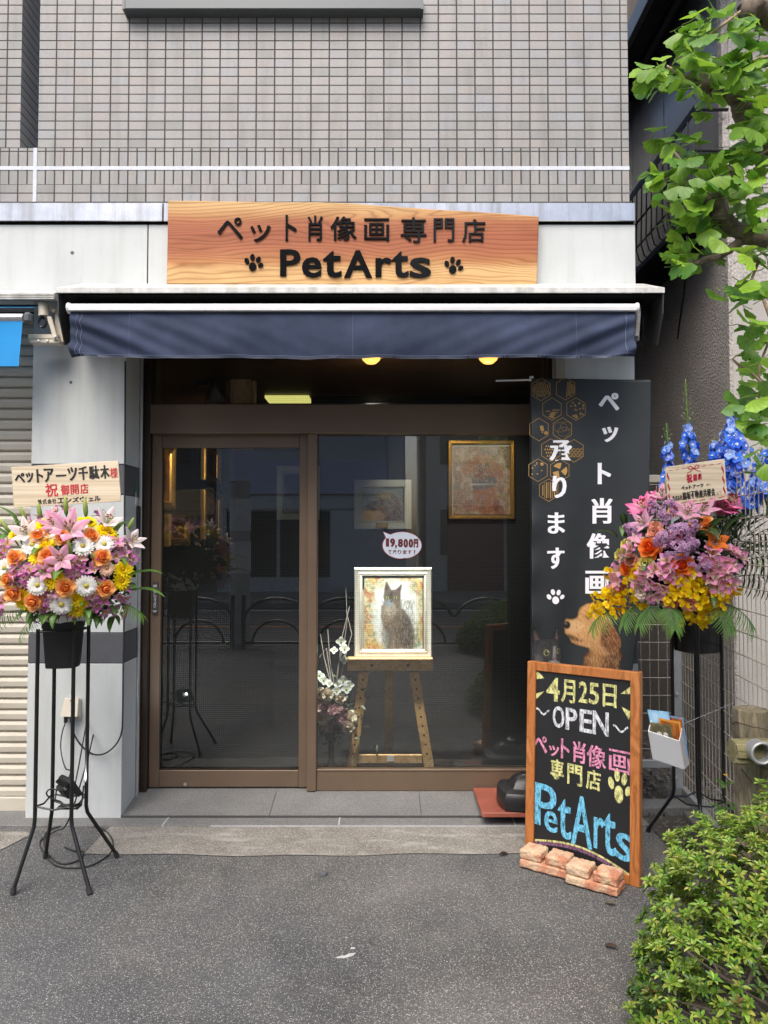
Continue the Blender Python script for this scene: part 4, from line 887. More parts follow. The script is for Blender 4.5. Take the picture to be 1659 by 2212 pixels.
def fl_frond(c0, c1, L=.30, n=13, w=.016, droop=70, seed=0, open_=1.):
    m = MB(); r = random.Random(seed); P = []; x = z = 0; st = 16
    for j in range(st + 1):
        ph = R(30) + R(droop) * j / st; P.append(Vector((x, 0, z))); x += L / st * math.sin(ph); z += L / st * math.cos(ph)
    m.cur = c0; m.tube(P, [.003 - .002 * j / st for j in range(st + 1)], 5); m.cur = (1, 1, 1)
    for i in range(n):
        t = .15 + .83 * i / (n - 1); p = P[int(t * st)]
        for sd in (-1, 1):
            l = L * (.55 - .32 * abs(t - .4)) * r.uniform(.9, 1.1); s_ = MB(); petal_layer(s_, 1, l, w, R(70), R(110 + 20 * r.random()), c0, c1, .2, 0, 0, 0, .6, 5, 2, 0, r.randint(0, 99), .8)
            m.merge(s_, Matrix.Translation(p) @ Matrix.Rotation(sd * R(62 - 38 * t) * open_, 4, 'Z') @ Matrix.Rotation(R(10), 4, 'Y'))
    return m
OR0, OR1 = sC(252, 152, 60), sC(255, 196, 124)
PROTO = {}
def proto(key, fn, mt='petal'):
    if key not in PROTO: me = fn().mesh(key, smooth=True); me.materials.append(M[mt]); PROTO[key] = me
    return PROTO[key]
KINDS_ = {
 'rose': ('orange_rose', [lambda s=s: fl_rose(OR0, OR1, s) for s in (1, 7)], 'petal'),
 'rrose': ('flame_rose', [lambda: fl_rose(sC(244, 92, 30), sC(255, 150, 60), 5)], 'petal'),
 'gerb': ('white_gerbera', [lambda s=s: fl_daisy((.86, .85, .80), sC(206, 190, 90), 22, .041, s) for s in (1, 2)], 'petal'),
 'pgerb': ('peach_gerbera', [lambda: fl_daisy(sC(240, 200, 170), sC(220, 170, 90), 22, .038, 4)], 'petal'),
 'mum': ('yellow_chrysanthemum', [lambda s=s: fl_mum(sC(255, 228, 20), sC(214, 170, 20), s) for s in (1, 2)], 'petal'),
 'lily': ('pink_lily', [lambda: fl_lily(sC(226, 150, 184), sC(244, 226, 226), 3)], 'petal'),
 'wlily': ('white_lily', [lambda: fl_lily(sC(240, 224, 226), sC(236, 236, 214), 8)], 'petal'),
 'hlily': ('bright_pink_lily', [lambda: fl_lily(sC(236, 96, 160), sC(250, 214, 226), 5, 12, .085)], 'petal'),
 'olily': ('orange_lily', [lambda: fl_lily(sC(250, 120, 30), sC(250, 170, 70), 6, 6, .07)], 'petal'),
 'als': ('purple_alstroemeria', [lambda s=s: fl_alstro(sC(206, 84, 176), s) for s in (1, 4, 9)], 'petal'),
 'pals': ('pink_alstroemeria', [lambda s=s: fl_alstro(sC(240, 136, 194), s) for s in (2, 5)], 'petal'),
 'carn': ('peach_carnation', [lambda: fl_carn(sC(226, 120, 90), sC(250, 196, 170), 2)], 'petal'),
 'ycarn': ('pale_yellow_carnation', [lambda: fl_carn(sC(226, 206, 70), sC(250, 240, 150), 3)], 'petal'),
 'pcarn': ('pink_carnation', [lambda: fl_carn(sC(206, 80, 96), sC(240, 160, 160), 4)], 'petal'),
 'ccarn': ('cream_carnation', [lambda: fl_carn(sC(244, 210, 190), sC(252, 238, 222), 6)], 'petal'),
 'bud': ('lily_bud', [lambda: fl_bud(sC(120, 160, 60), sC(206, 214, 130))], 'petal'),
 'lilac': ('lilac_cluster', [lambda s=s: fl_lilac(sC(212, 160, 200), s) for s in (1, 2)], 'petal'),
 'onc': ('yellow_orchid_spray', [lambda s=s: fl_oncid(s) for s in (1, 2, 3)], 'petal'),
 'leaf': ('long_leaf', [lambda: fl_leaf(sC(40, 76, 24), sC(84, 128, 44))], 'leaf'),
 'dleaf': ('dark_leaf', [lambda: fl_leaf(sC(18, 40, 16), sC(34, 66, 26), .15, .05, 70, 3)], 'leaf'),
 'sleaf': ('small_leaf', [lambda: fl_leaf(sC(40, 84, 26), sC(90, 132, 50), .085, .03, 80, 4)], 'leaf'),
 'frond': ('palm_frond', [lambda s=s: fl_frond(sC(70, 112, 44), sC(126, 164, 78), .27, 14, .0088, 75, s) for s in (1, 2)], 'leaf'),
 'dfrond': ('dark_palm_frond', [lambda: fl_frond(sC(24, 52, 20), sC(60, 96, 42), .36, 16, .011, 60, 6)], 'leaf'),
}
def bouquet(root, C, rad, items, seed):
    r = random.Random(seed); C = Vector(C)
    for key, u, v, *o in items:
        sc = o[0] if o else 1.; push = o[1] if len(o) > 1 else 1.; up = o[2] if len(o) > 2 else None
        nm, fns, mt = KINDS_[key]; i = r.randrange(len(fns)); me = proto(nm + '_mesh%d' % i, fns[i], mt)
        # hit the bouquet's ellipsoid
        rd = ray(u, v); s_ = Vector((1 / rad[0], 1 / rad[1], 1 / rad[2])); O = (CAM - C) * s_; D = rd * s_
        bq = O.dot(D); aq = D.dot(D); cq = O.dot(O) - 1; disc_ = bq * bq - aq * cq
        t = (-bq - math.sqrt(disc_)) / aq if disc_ > 0 else -bq / aq
        p = CAM + rd * t; nrm = Vector(((p.x - C.x) / rad[0] ** 2, (p.y - C.y) / rad[1] ** 2, (p.z - C.z) / rad[2] ** 2)).normalized()
        p = p + rd.normalized() * (1 - push) * .15
        if up is not None: ax = Vector(up).normalized(); ro = ax.to_track_quat('Z', 'Y') @ Euler((0, 0, r.uniform(0, 6.28))).to_quaternion() if key in ('bud', 'lilac') else None
        else:
            nrm = (nrm + (CAM - p).normalized() * .55 + Vector((0, 0, .12))).normalized(); ro = nrm.to_track_quat('Z', 'Y') @ Euler((0, 0, r.uniform(0, 6.28))).to_quaternion()
        if up is not None and ro is None:   # leaf: grows along 'up'
            zz = Vector((0, 0, 1)); ax = Vector(up).normalized(); yy = ax.cross(zz).normalized() * -1; xx = yy.cross(zz) ; xx = Vector((ax.x, ax.y, 0)).normalized(); yy = zz.cross(xx); B = Matrix((xx, yy, zz)).transposed(); ro = (B.to_quaternion())
            el = math.atan2(ax.z, math.hypot(ax.x, ax.y)); ro = ro @ Euler((0, R(40) - el, 0)).to_quaternion()
        o_ = inst(nm, me, root, p, ro.to_euler(), sc * r.uniform(.92, 1.08))
# ------------------------------------------------------------------ flower stands
def stand(label, C, legs, ztop, zbend, zbr):
    t = thing('flower_stand', label, 'flower stand', (C[0], C[1], .002)); pts = []
    for (ux, uy), (fx, fy) in legs:
        m = MB(); d_ = Vector((fx - ux, fy - uy, -zbend)); b = Vector((ux, uy, zbend)); P = [Vector((ux, uy, ztop)), Vector((ux, uy, zbend + .05)), Vector((ux, uy, zbend + .02)), b + d_ * .04, b + d_ * .12, Vector((fx, fy, .012))]
        m.tube(P, .0085, 10); lg = m.build('leg', M['black'], t, smooth=True, angle=50)
        m = MB(); q = P[-1] - d_.normalized() * .018; m.tube([q, Vector((fx, fy, .004))], .0115, 10); m.build('rubber_foot', M['rubber'], lg)
        pts.append((ux, uy))
    for z in (ztop - .012, zbr): 
        m = MB(); rr_ = .0042; n = len(pts); order = [0, 1, 2, 3]
        for i in range(4): a, b = pts[order[i]], pts[order[(i + 1) % 4]]; mid = Vector(((a[0] + b[0]) / 2, (a[1] + b[1]) / 2, z - .0)); m.tube([Vector((*a, z)), Vector((*a, z)).lerp(Vector((*b, z)), .12) + Vector((0, 0, .0)), mid - Vector((0, 0, .012 if z < .6 else 0)), Vector((*a, z)).lerp(Vector((*b, z)), .88), Vector((*b, z))], rr_, 6)
        m.build('top_ring' if z > .6 else 'brace', M['black'], t)
    return t
LC = (-1.436, -.655)
lu = [(-1.515, -.735), (-1.357, -.735), (-1.357, -.575), (-1.512, -.575)]
lf = [tuple(gr(27, 1934)[:2]), tuple(gr(194, 1933)[:2]), tuple(gr(253, 1853)[:2]), tuple(gr(98, 1855)[:2])]
stand('black tubular flower stand at the left with an electric cord coiled at its feet', LC, list(zip(lu, lf)), 1.10, .26, .33)
RC = (1.50, -.42)
ru = [(RC[0] - .103, RC[1] + .038), (RC[0] - .038, RC[1] - .103), (RC[0] + .103, RC[1] - .038), (RC[0] + .038, RC[1] + .103)]
rf = [tuple(gr(1400, 1797)[:2]), (RC[0] - .085, RC[1] - .27), (RC[0] + .27, RC[1] - .085), tuple(gr(1521, 1819)[:2])]
stand('black tubular flower stand at the right between the chalkboard and the mesh fence', RC, list(zip(ru, rf)), 1.10, .27, .255)
def bucket(label, C, z0, z1, r0, r1, rot, mt, sq=.8):
    t = thing('flower_bucket', label, 'bucket', (C[0], C[1], z0)); m = MB(); m.lathe([(r0 * .6, .004), (r0 * .97, 0), (r0, .008), (r1, z1 - z0 - .03), (r1 * 1.05, z1 - z0 - .028), (r1 * 1.06, z1 - z0), (r1 * .98, z1 - z0), (r0 * .9, .02)], (0, 0, 0), 32, sq=sq)
    Mx = Matrix.Translation((C[0], C[1], z0)) @ Matrix.Rotation(rot, 4, 'Z'); q = MB(); q.merge(m, Mx); q.build('shell', mt, t, angle=30)
bucket('square black plastic bucket of flowers in the left stand', LC, .925, 1.13, .068, .080, R(8), M['plastic'], .62)
bucket('glossy black bucket of flowers in the right stand, wrapped in black film', RC, .955, 1.16, .078, .082, R(20), M['gloss'], .75)
# left bouquet
def L_(x, y): return (x * .3541, 621 + y * .3541)
FL = []
for k, s_, ps in (('rose', 1.0, [(95, 1650), (385, 1525), (555, 1520), (290, 1640), (620, 1650), (400, 1830), (640, 1838), (90, 1865), (55, 1785), (205, 1915), (240, 1525)]),
    ('gerb', 1.05, [(200, 1572), (300, 1502), (495, 1488), (505, 1578), (635, 1568), (230, 1815), (525, 1820), (375, 1932), (30, 1712)]), ('pgerb', .9, [(650, 1712)]),
    ('mum', 1.25, [(95, 1515), (540, 1438), (630, 1482), (235, 1642), (320, 1785), (350, 1775), (460, 1900), (490, 1930), (745, 1722), (130, 1882), (150, 1920), (765, 1735), (285, 1555), (270, 1590), (470, 1962), (265, 1452), (500, 1442), (10, 1755), (740, 1792), (665, 1495), (300, 1800)]),
    ('als', 1.15, [(30, 1600), (10, 1640), (140, 1720), (165, 1760), (740, 1580), (700, 1612), (790, 1620), (550, 1670), (460, 1742), (590, 1752), (270, 1742), (250, 1920), (330, 1862), (620, 1942), (720, 1962), (560, 1912), (745, 1860), (20, 1932), (620, 1402), (220, 1432), (310, 1972), (190, 1762), (480, 1692), (375, 1362), (440, 1700), (770, 1660), (300, 1890), (-20, 1700), (-60, 1760), (-40, 1860), (230, 1990), (680, 1570), (440, 1960), (130, 1780)])):
    for p in ps: FL.append((k, *L_(*p), s_ * (1.02 if k == 'mum' else .84 if k == 'als' else .9), .93 if k in ('als',) else 1.12 if k in ('gerb', 'rose', 'pgerb') else 1.0))
for k, x, y, s_, up in (('lily', 425, 1500, 1.1, None), ('lily', 330, 1460, .9, None), ('wlily', 170, 1515, 1.0, None), ('lily', 375, 1665, .85, None), ('wlily', 650, 1450, .9, None), ('wlily', 790, 1560, .9, None), ('lily', 280, 1735, .6, None)): FL.append((k, *L_(x, y), s_, 1.05))
for x, y, up in ((165, 1440, (-.3, -.3, 1)), (405, 1390, (0, -.2, 1)), (525, 1400, (0, -.2, 1)), (775, 1490, (.45, -.2, .8)), (65, 1500, (-.5, -.2, .8)), (435, 1640, (0, -.6, 1)), (250, 1420, (-.1, -.2, 1))): FL.append(('bud', *L_(x, y), 1.15, 1.0, up))
for k, x, y, s_, up in (('leaf', 760, 1790, 1.25, (1, -.2, .25)), ('leaf', 760, 1870, 1.2, (1, -.25, .02)), ('leaf', 110, 1460, 1.0, (-.6, 0, .6)), ('leaf', 380, 1740, .9, (.2, -1, -.1)), ('leaf', 50, 1520, 1.0, (-1, 0, .3)), ('leaf', 690, 1520, .9, (.6, -.3, .5)), ('frond', 150, 1970, .62, (-1, -.2, -.25)), ('frond', 260, 2000, .5, (-.7, -.4, -.5)), ('frond', 700, 1940, .55, (1, -.2, -.05)), ('frond', 10, 1940, .6, (-1, 0, -.1))): FL.append((k, *L_(x, y), s_, .8, up))
r_ = random.Random(5)
for k in range(34): x = r_.uniform(180, 700); FL.append(('sleaf', *L_(x, r_.uniform(1940, 2010)), r_.uniform(.7, 1.15), .8, (r_.uniform(-1, 1), -.8, r_.uniform(-.9, -.1))))
for k in range(40): FL.append(('sleaf', *L_(r_.uniform(20, 780), r_.uniform(1450, 1960)), r_.uniform(.9, 1.4), .72, (r_.uniform(-1, 1), -.6, r_.uniform(-.4, .8))))
fb = thing('flower_arrangement', 'round arrangement of orange roses, white gerberas, yellow daisies and pink lilies on the left stand', 'flowers', (LC[0], LC[1], 1.12))
bouquet(fb, (-1.43, -.60, 1.335), (.335, .30, .27), FL, 3)
def blob(C, rad, n, seed, mb, c0, c1, L=.06, W=.025):
    r = random.Random(seed)
    for _ in range(n):
        a, b = r.uniform(0, 6.28), math.acos(r.uniform(-1, 1)); k = r.uniform(.35, .9)
        p = Vector((C[0] + rad[0] * k * math.sin(b) * math.cos(a), C[1] + rad[1] * k * math.sin(b) * math.sin(a), C[2] + rad[2] * k * math.cos(b))); e = Vector((r.uniform(-1, 1), r.uniform(-1, 1), r.uniform(-1, 1))).normalized(); s_ = e.cross(Vector((r.uniform(-1, 1), r.uniform(-1, 1), 1))).normalized()
        mb.add([p, p + e * L * .5 + s_ * W, p + e * L, p + e * L * .5 - s_ * W], [(0, 1, 2, 3)], [mixc(c0, c1, r.random())] * 4)
m = MB(); blob((-1.43, -.60, 1.33), (.30, .25, .24), 900, 4, m, sC(20, 36, 16), sC(48, 80, 30)); m.lathe([(.06, 0), (.12, .06), (.16, .14), (.10, .2), (0, .22)], (-1.436, -.655, 1.10), 14); m.build('greenery', M['leaf'], fb, kind='stuff')
# right bouquet
def R_(x, y): return (1080.1 + x * .3490, 783.1 + y * .3490)
FR_ = []
for k, s_, ps in (('hlily', 1.35, [(1350, 935), (915, 930), (1400, 900)]), ('lily', .9, [(1160, 950), (1010, 850), (900, 1010), (1250, 930)]),
    ('rose', 1.0, [(1095, 912), (1265, 1005)]), ('rrose', 1.05, [(930, 1150), (1125, 1255), (800, 1275)]), ('olily', .9, [(1330, 1115)]),
    ('carn', 1.05, [(1210, 1000), (965, 1025), (820, 1222), (770, 1382), (1175, 1490), (960, 1060)]), ('ycarn', 1.0, [(790, 1130), (910, 1245), (755, 1192)]), ('pcarn', 1.0, [(1060, 1480), (1100, 1080)]), ('ccarn', 1.2, [(890, 1415)]),
    ('pals', 1.15, [(840, 1140), (990, 1290), (940, 1312), (1010, 1352), (1340, 1222), (1400, 1192), (1390, 1320), (1250, 1272), (950, 1412), (1080, 1312), (740, 1292), (720, 1342), (1350, 1342), (1400, 1372), (1180, 890), (1290, 1190), (1440, 1220), (1060, 1260), (880, 1340), (1330, 1280), (810, 1190)]),
    ('onc', 1.1, [(760, 1380), (700, 1430), (820, 1330), (740, 1500), (800, 1440), (840, 1420), (620, 1500), (690, 1545), (1140, 1330), (1190, 1360), (1260, 1380), (1350, 1390), (1060, 1432), (1300, 1452), (1380, 1440), (1220, 1532), (1290, 1562), (1250, 1592), (1150, 1442), (1430, 1402), (690, 1330), (780, 1522), (1330, 1512), (860, 1302), (1110, 1400), (660, 1470), (880, 1480), (1180, 1560), (1230, 1440), (760, 1450), (1040, 1400), (600, 1530)])):
    for p in ps: FR_.append((k, *R_(*p), s_, .95))
for x, y, up, s_ in ((1040, 960, (-.1, -.6, .8), 1.15), (1090, 1080, (0, -1, .5), 1.1), (1080, 1170, (.1, -1, .2), 1.1), (850, 1045, (-.9, -.4, .3), .9), (1210, 1240, (.4, -1, -.2), .9), (960, 940, (-.4, -.4, .8), .9), (1150, 1130, (.3, -1, .2), .9), (1000, 1100, (-.2, -1, .2), .9), (1150, 1050, (.3, -.8, .6), .8)): FR_.append(('lilac', *R_(x, y), s_, 1.0, up))
for x, y, up in ((1030, 800, (0, -.1, 1)), (1250, 780, (.2, 0, 1))): FR_.append(('bud', *R_(x, y), 1.0, 1.0, up))
for k, x, y, s_, up in (('frond', 1050, 1490, .62, (-.2, -1, -.55)), ('frond', 980, 1495, .62, (-.8, -.5, -.35)), ('frond', 1370, 1490, .68, (.6, -.8, -.4)), ('frond', 1330, 1500, .6, (.2, -1, -.6)), ('frond', 720, 1530, .7, (-.9, -.4, -.3)), ('frond', 860, 1500, .6, (-.8, -.6, -.4)), ('dfrond', 1480, 1150, 1.0, (.9, .1, .4)), ('dfrond', 1470, 1250, 1.0, (1, .0, .1)), ('dfrond', 1440, 1060, 1.0, (.7, .3, .7)), ('dfrond', 1450, 1330, .9, (1, -.1, -.1)), ('dleaf', 1450, 1050, 1.3, (.8, -.2, .5)), ('dleaf', 1480, 1190, 1.3, (1, -.2, .2)), ('dleaf', 1380, 1080, 1.1, (.4, -.5, .6)), ('dleaf', 1300, 1050, 1.0, (.2, -.8, .5)), ('dleaf', 720, 1080, .8, (-.9, -.3, .3)), ('dleaf', 1230, 1080, 1.0, (.1, -1, .2)), ('frond', 1490, 1180, 1.0, (1, -.3, .0))): FR_.append((k, *R_(x, y), s_, .8, up))
for k in range(40): FR_.append((r_.choice(('dleaf', 'sleaf')), *R_(r_.uniform(750, 1450), r_.uniform(980, 1500)), r_.uniform(.6, 1.0), .7, (r_.uniform(-1, 1), -.6, r_.uniform(-.4, .8))))
fr2 = thing('flower_arrangement', 'tall arrangement of pink lilies, lilac, yellow orchids and blue delphiniums on the right stand', 'flowers', (RC[0], RC[1], 1.15))
bouquet(fr2, (1.385, -.58, 1.37), (.275, .26, .28), FR_, 9)
m = MB(); blob((1.40, -.54, 1.36), (.24, .21, .24), 900, 6, m, sC(16, 30, 16), sC(40, 66, 30)); m.lathe([(.06, 0), (.11, .06), (.14, .14), (.10, .2), (0, .22)], (RC[0], RC[1], 1.13), 14)
blob((1.58, -.62, 1.50), (.10, .12, .24), 260, 8, m, sC(30, 54, 24), sC(60, 92, 44), .10, .006); m.build('greenery', M['leaf'], fr2, kind='stuff')
DB = [sC(50, 112, 224), sC(70, 134, 240), sC(96, 130, 232), sC(150, 188, 246)]
def delph_me(sd, nf, h0, h1, htop, spread):
    m = MB(); r = random.Random(sd); m.cur = sC(96, 130, 60); m.tube([(0, 0, -.1), (.004, 0, h1), (.008, 0, htop)], [.005, .004, .0015], 6); m.cur = (1, 1, 1)
    for k in range(nf):
        t = k / nf; z = h0 + (h1 - h0) * t; a = k * 2.4 + r.uniform(-.9, .9); c = mixc(DB[r.randrange(4)], sC(190, 214, 246), .5 if t > .88 else r.choice((0, 0, .15))); s_ = MB(); sz = (1.30 - .60 * t)
        petal_layer(s_, 5, .022 * sz, .022 * sz, R(58), R(84), c, c, .1, r.random(), .002, 0, .35, 4, 2, .2, r.randint(0, 999)); petal_layer(s_, 4, .010 * sz, .008, R(30), R(60), (.8, .8, .82), (.85, .85, .86), .2, .3, .001, .002, .5, 2, 2, .2, r.randint(0, 99))
        d_ = Vector((math.cos(a), math.sin(a), .25)); rr_ = spread * (1 - .5 * t) * (.75 + .35 * math.sin(t * 9 + sd)) * r.uniform(.35, 1.3); z += r.uniform(-.012, .012); m.merge(s_, Matrix.Translation((d_.x * rr_, d_.y * rr_, z)) @ d_.to_track_quat('Z', 'Y').to_matrix().to_4x4())
    nb = int((htop - h1) / .009)
    for k in range(nb):
        t = k / nb; z = h1 + (htop - h1) * t; a = k * 2.4; rr_ = .024 * (1 - t) + .005; c = mixc(sC(190, 200, 150), sC(150, 170, 80), t); d_ = Vector((math.cos(a), math.sin(a), .5)) * rr_; m.cur = sC(130, 150, 80); m.tube([(0, 0, z - .01), d_ + Vector((0, 0, z))], .0010, 4, False); b = MB(); b.cur = c; s2 = .005 * (1 - .5 * t); b.lathe([(0, -s2), (s2 * .8, 0), (s2 * .5, s2), (0, s2 * 1.8)], (0, 0, 0), 6); m.merge(b, Matrix.Translation(d_ + Vector((0, 0, z))) @ Matrix.Rotation(.6, 4, 'Y')); m.cur = (1, 1, 1)
    me = m.mesh('delphinium', smooth=True); me.materials.append(M['petal']); return me
for sd, (ub, vb), (ut, vt), vf, Y_, nf, spd in ((1, R_(1048, 760), R_(1028, 372), R_(0, 500)[1], -.45, 34, .030), (2, R_(1185, 760), R_(1143, 100), R_(0, 375)[1], -.45, 62, .044), (3, R_(1390, 800), R_(1450, 215), R_(0, 300)[1], -.60, 84, .058), (4, R_(1450, 760), R_(1512, -10), R_(0, 290)[1], -.62, 80, .056), (5, R_(1560, 900), R_(1625, 520), R_(0, 580)[1], -.72, 54, .046), (6, R_(1660, 820), R_(1680, 480), R_(0, 540)[1], -.80, 46, .044), (7, R_(1330, 720), R_(1330, 470), R_(0, 500)[1], -.52, 40, .034)):
    a, b = at(ub, vb, Y_), at(ut, vt, Y_); ht = (b - a).length; h1 = ht * (vb - vf) / (vb - vt); ax = (b - a).normalized()
    inst('delphinium', delph_me(sd, nf, .0, h1, ht, spd), fr2, a, ax.to_track_quat('Z', 'Y').to_euler())
# congratulation boards
def plaque(name, label, quad, Y, parent=None, th=.006):
    p = [at(u, v, Y) for u, v in quad]      # TL TR BR BL
    ex = p[1] - p[0]; ez_ = p[3] - p[0]; t = thing(name, label, 'message board', (p[3].x, Y, p[3].z)); m = MB(); o = p[3]; m.obox(o, (ex.x, 0, ex.z), (0, th, 0), (-ez_.x, 0, -ez_.z), .0012); m.build('panel', M['plaq'], t)
    return t, (lambda x, y, h: Vector((p[0].x + ex.x * x + ez_.x * y, Y - .0012 - h, p[0].z + ex.z * x + ez_.z * y)))
t, fn = plaque('message_board', 'pale wood board with black and red brush writing above the left flowers', [(24, 1009), (255, 995), (259, 1083), (30, 1097)], -.62)
mk, mr = MB(), MB()
bxs = [(.03, .12), (.135, .20), (.235, .29), (.305, .39), (.415, .505), (.525, .61), (.625, .71), (.725, .815), (.83, .91)]
for ch, (a, b) in zip('ペットアーツ千駄木', bxs):
    y0, y1 = (.09, .42) if ch not in 'ペッー' else ((.16, .40) if ch != 'ー' else (.26, .30)); put(mk, ch, fn, (a, y0, b, y1), bold=.012, smear=.004)
put(mr, '様', fn, (.92, .16, .987, .42), bold=.002, smear=.001)
for ch, rc in zip('祝御開店', [(.305, .46, .42, .78), (.45, .51, .525, .765), (.54, .52, .615, .755), (.63, .51, .705, .755)]): put(mr, ch, fn, rc, bold=.004, smear=.002)
for ch, (a, b) in zip('株式会社', [(.225, .265), (.272, .31), (.317, .357), (.362, .40)]): put(mk, ch, fn, (a, .83, b, .95), bold=.008, smear=.001)
for ch, (a, b) in zip('エンズウェル', [(.41, .475), (.487, .54), (.55, .61), (.62, .68), (.70, .745), (.755, .81)]): put(mk, ch, fn, (a, .83 if ch != 'ェ' else .87, b, .95), bold=.012, smear=.002)
mk.build('writing', M['ink'], t); mr.build('writing', M['redink'], t)
t, fn = plaque('message_board', 'small board with red ribbon border and brush writing above the right flowers', [(1437, 1009), (1565, 991), (1564, 1085), (1444, 1096)], -.72)
mk, mr = MB(), MB()
for ch, rc in zip('祝開店', [(.34, .25, .43, .47), (.455, .28, .51, .44), (.53, .27, .59, .43)]): put(mr, ch, fn, rc, bold=.02, smear=.004)
for i, ch in enumerate('ペットアーツ'): put(mk, ch, fn, (.24 + .064 * i, .53 if ch not in 'ッー' else .56, .288 + .064 * i, .62 if ch != 'ー' else .58), bold=.012, smear=.003)
put(mk, '様へ', fn, (.66, .55, .74, .61), bold=-.002)
for i, ch in enumerate('株式会社'): put(mk, ch, fn, (.075 + .043 * i, .74, .113 + .043 * i, .86), bold=.008, smear=.002)
for i, ch in enumerate('脇坂不動産共報会'): put(mk, ch, fn, (.25 + .069 * i, .68, .312 + .069 * i, .87), bold=.012, smear=.003)
put(mk, 'より', fn, (.82, .77, .90, .86), bold=0)
def wavy(x0, y0, x1, y1, n):
    for i in range(n):
        a, b = (i + .05) / n, (i + .95) / n; P = lambda t: (x0 + (x1 - x0) * t, y0 + (y1 - y0) * t); (ax, ay), (bx_, by) = P(a), P(b); nx, ny = -(by - ay), (bx_ - ax); pts = []
        for k in range(9): q = k / 8; s_ = .16 * math.sin(math.pi * q); pts.append((ax + (bx_ - ax) * q + nx * (s_ * .5 + .04 * math.sin(6.28 * q)), ay + (by - ay) * q + ny * (s_ * .5 + .04 * math.sin(6.28 * q))))
        for k in range(7, 0, -1): q = k / 8; s_ = -.10 * math.sin(math.pi * q); pts.append((ax + (bx_ - ax) * q + nx * (s_ * .5 + .04 * math.sin(6.28 * q)), ay + (by - ay) * q + ny * (s_ * .5 + .04 * math.sin(6.28 * q))))
        mr.add([fn(x, y, 0) for x, y in pts], [tuple(range(len(pts)))])
wavy(.03, .10, .36, .10, 3); wavy(.58, .10, .97, .10, 3); wavy(.03, .93, .97, .93, 6); wavy(.035, .12, .035, .90, 3); wavy(.955, .12, .955, .90, 3)
for sx in (-1, 1): stroke(mr, fn, [(.47 + sx * x, y) for x, y in ((0, .13), (.05, .06), (.10, .08), (.07, .14), (0, .13), (.06, .20), (.11, .22))], .016)
mk.build('writing', M['ink'], t); mr.build('writing', M['rubine'], t)
# floodlight, outlet box and cords
fl = thing('floodlight', 'small black lit floodlight clamped inside the left flower stand', 'lamp', tuple(at(150, 1738, -.66)))
c = at(152, 1697, -.63); m = MB(); q = MB(); q.box(-.055, .055, -.012, .012, -.045, .045, .004); q.box(-.04, .04, -.045, -.012, -.035, .03, .01)
for k in range(7): q.box(-.045 + k * .014, -.041 + k * .014, -.03, -.011, .028, .043)
Mx = Matrix.Translation(c) @ Euler((R(32), 0, R(-42))).to_matrix().to_4x4(); m.merge(q, Mx); m.build('housing', M['plastic'], fl)
m = MB(); q = MB(); q.box(-.018, .018, .0125, .0135, -.013, .013); m.merge(q, Mx); m.build('lens', emit('cool_lamp', (.9, .95, 1), .8), fl)
fll = bpy.data.lights.new('floodlight_light', 'SPOT'); fll.energy = 5; fll.color = (.95, .98, 1); fll.spot_size = R(95); fll.spot_blend = .7; fll.shadow_soft_size = .006; flo = bpy.data.objects.new('floodlight_light', fll); COL.objects.link(flo); flo.parent = fl; flo.location = (Mx @ Vector((0, .022, 0))) - fl.location; flo.rotation_euler = (Mx.to_quaternion() @ Vector((0, 1, 0))).to_track_quat('-Z', 'Y').to_euler()
m = MB(); b = at(150, 1741, -.66); m.tube([c + Vector((-.06, 0, 0)), c + Vector((-.055, -.03, -.06)), b + Vector((0, 0, .0)), c + Vector((.06, -.02, -.07)), c + Vector((.06, 0, 0))], .004, 6); m.box(b.x - .045, b.x + .05, b.y - .03, b.y + .02, b.z - .006, b.z + .004, .002); m.build('bracket', M['plastic'], fl)
ob = thing('outlet_box', 'cream waterproof outlet box on the left stone pillar with two plugs', 'outlet', tuple(at(155, 1553, 0)))
a, b = at(139, 1507, 0), at(176, 1554, 0); m = MB(); m.box(a.x + .004, b.x, -.012, -.0005, b.z, a.z, .006); m.build('base', M['cream'], ob)
m = MB(); z0, z1 = Z(1546, -.03), Z(1509, -.03); x0, x1 = X(136, 1520, -.03), X(169, 1520, -.03); m.prism([(x0 - .004, -.052, z0), (x1 + .004, -.052, z0), (x1, -.028, z1), (x0 + .006, -.028, z1)], [(x0 - .004, -.011, z0), (x1 + .004, -.011, z0), (x1, -.011, z1), (x0 + .006, -.011, z1)]); cov = m.build('cover', M['cream'], ob)
m = MB(); m.lathe([(0, .004), (.006, .003), (.007, 0)], at(154.5, 1513.5, -.031), 10, 'y'); m.build('screw', M['darkalu'], cov)
def cord(name, label, pts, r=.0036, grp=None, n=6):
    P = [Vector(p) for p in pts]; Q = []
    for i in range(len(P) - 1):
        p0, p1, p2, p3 = P[max(i - 1, 0)], P[i], P[i + 1], P[min(i + 2, len(P) - 1)]
        for k in range(7): t = k / 7; Q.append(.5 * ((2 * p1) + (p2 - p0) * t + (2 * p0 - 5 * p1 + 4 * p2 - p3) * t * t + (3 * p1 - p0 - 3 * p2 + p3) * t ** 3))
    Q.append(P[-1]); m = MB(); m.tube(Q, r, n); o = m.build(name, M['rubber'], smooth=True); tag(o, label, 'cord', grp); return o
def K(lst, Y): return [at(u, v, Y) for u, v in lst]
m = MB(); 
for u in (142, 155): p = at(u, 1549, -.035); m.box(p.x - .008, p.x + .008, p.y - .009, p.y + .009, p.z - .03, p.z + .004, .003)
m.build('plug', M['plastic'], ob)
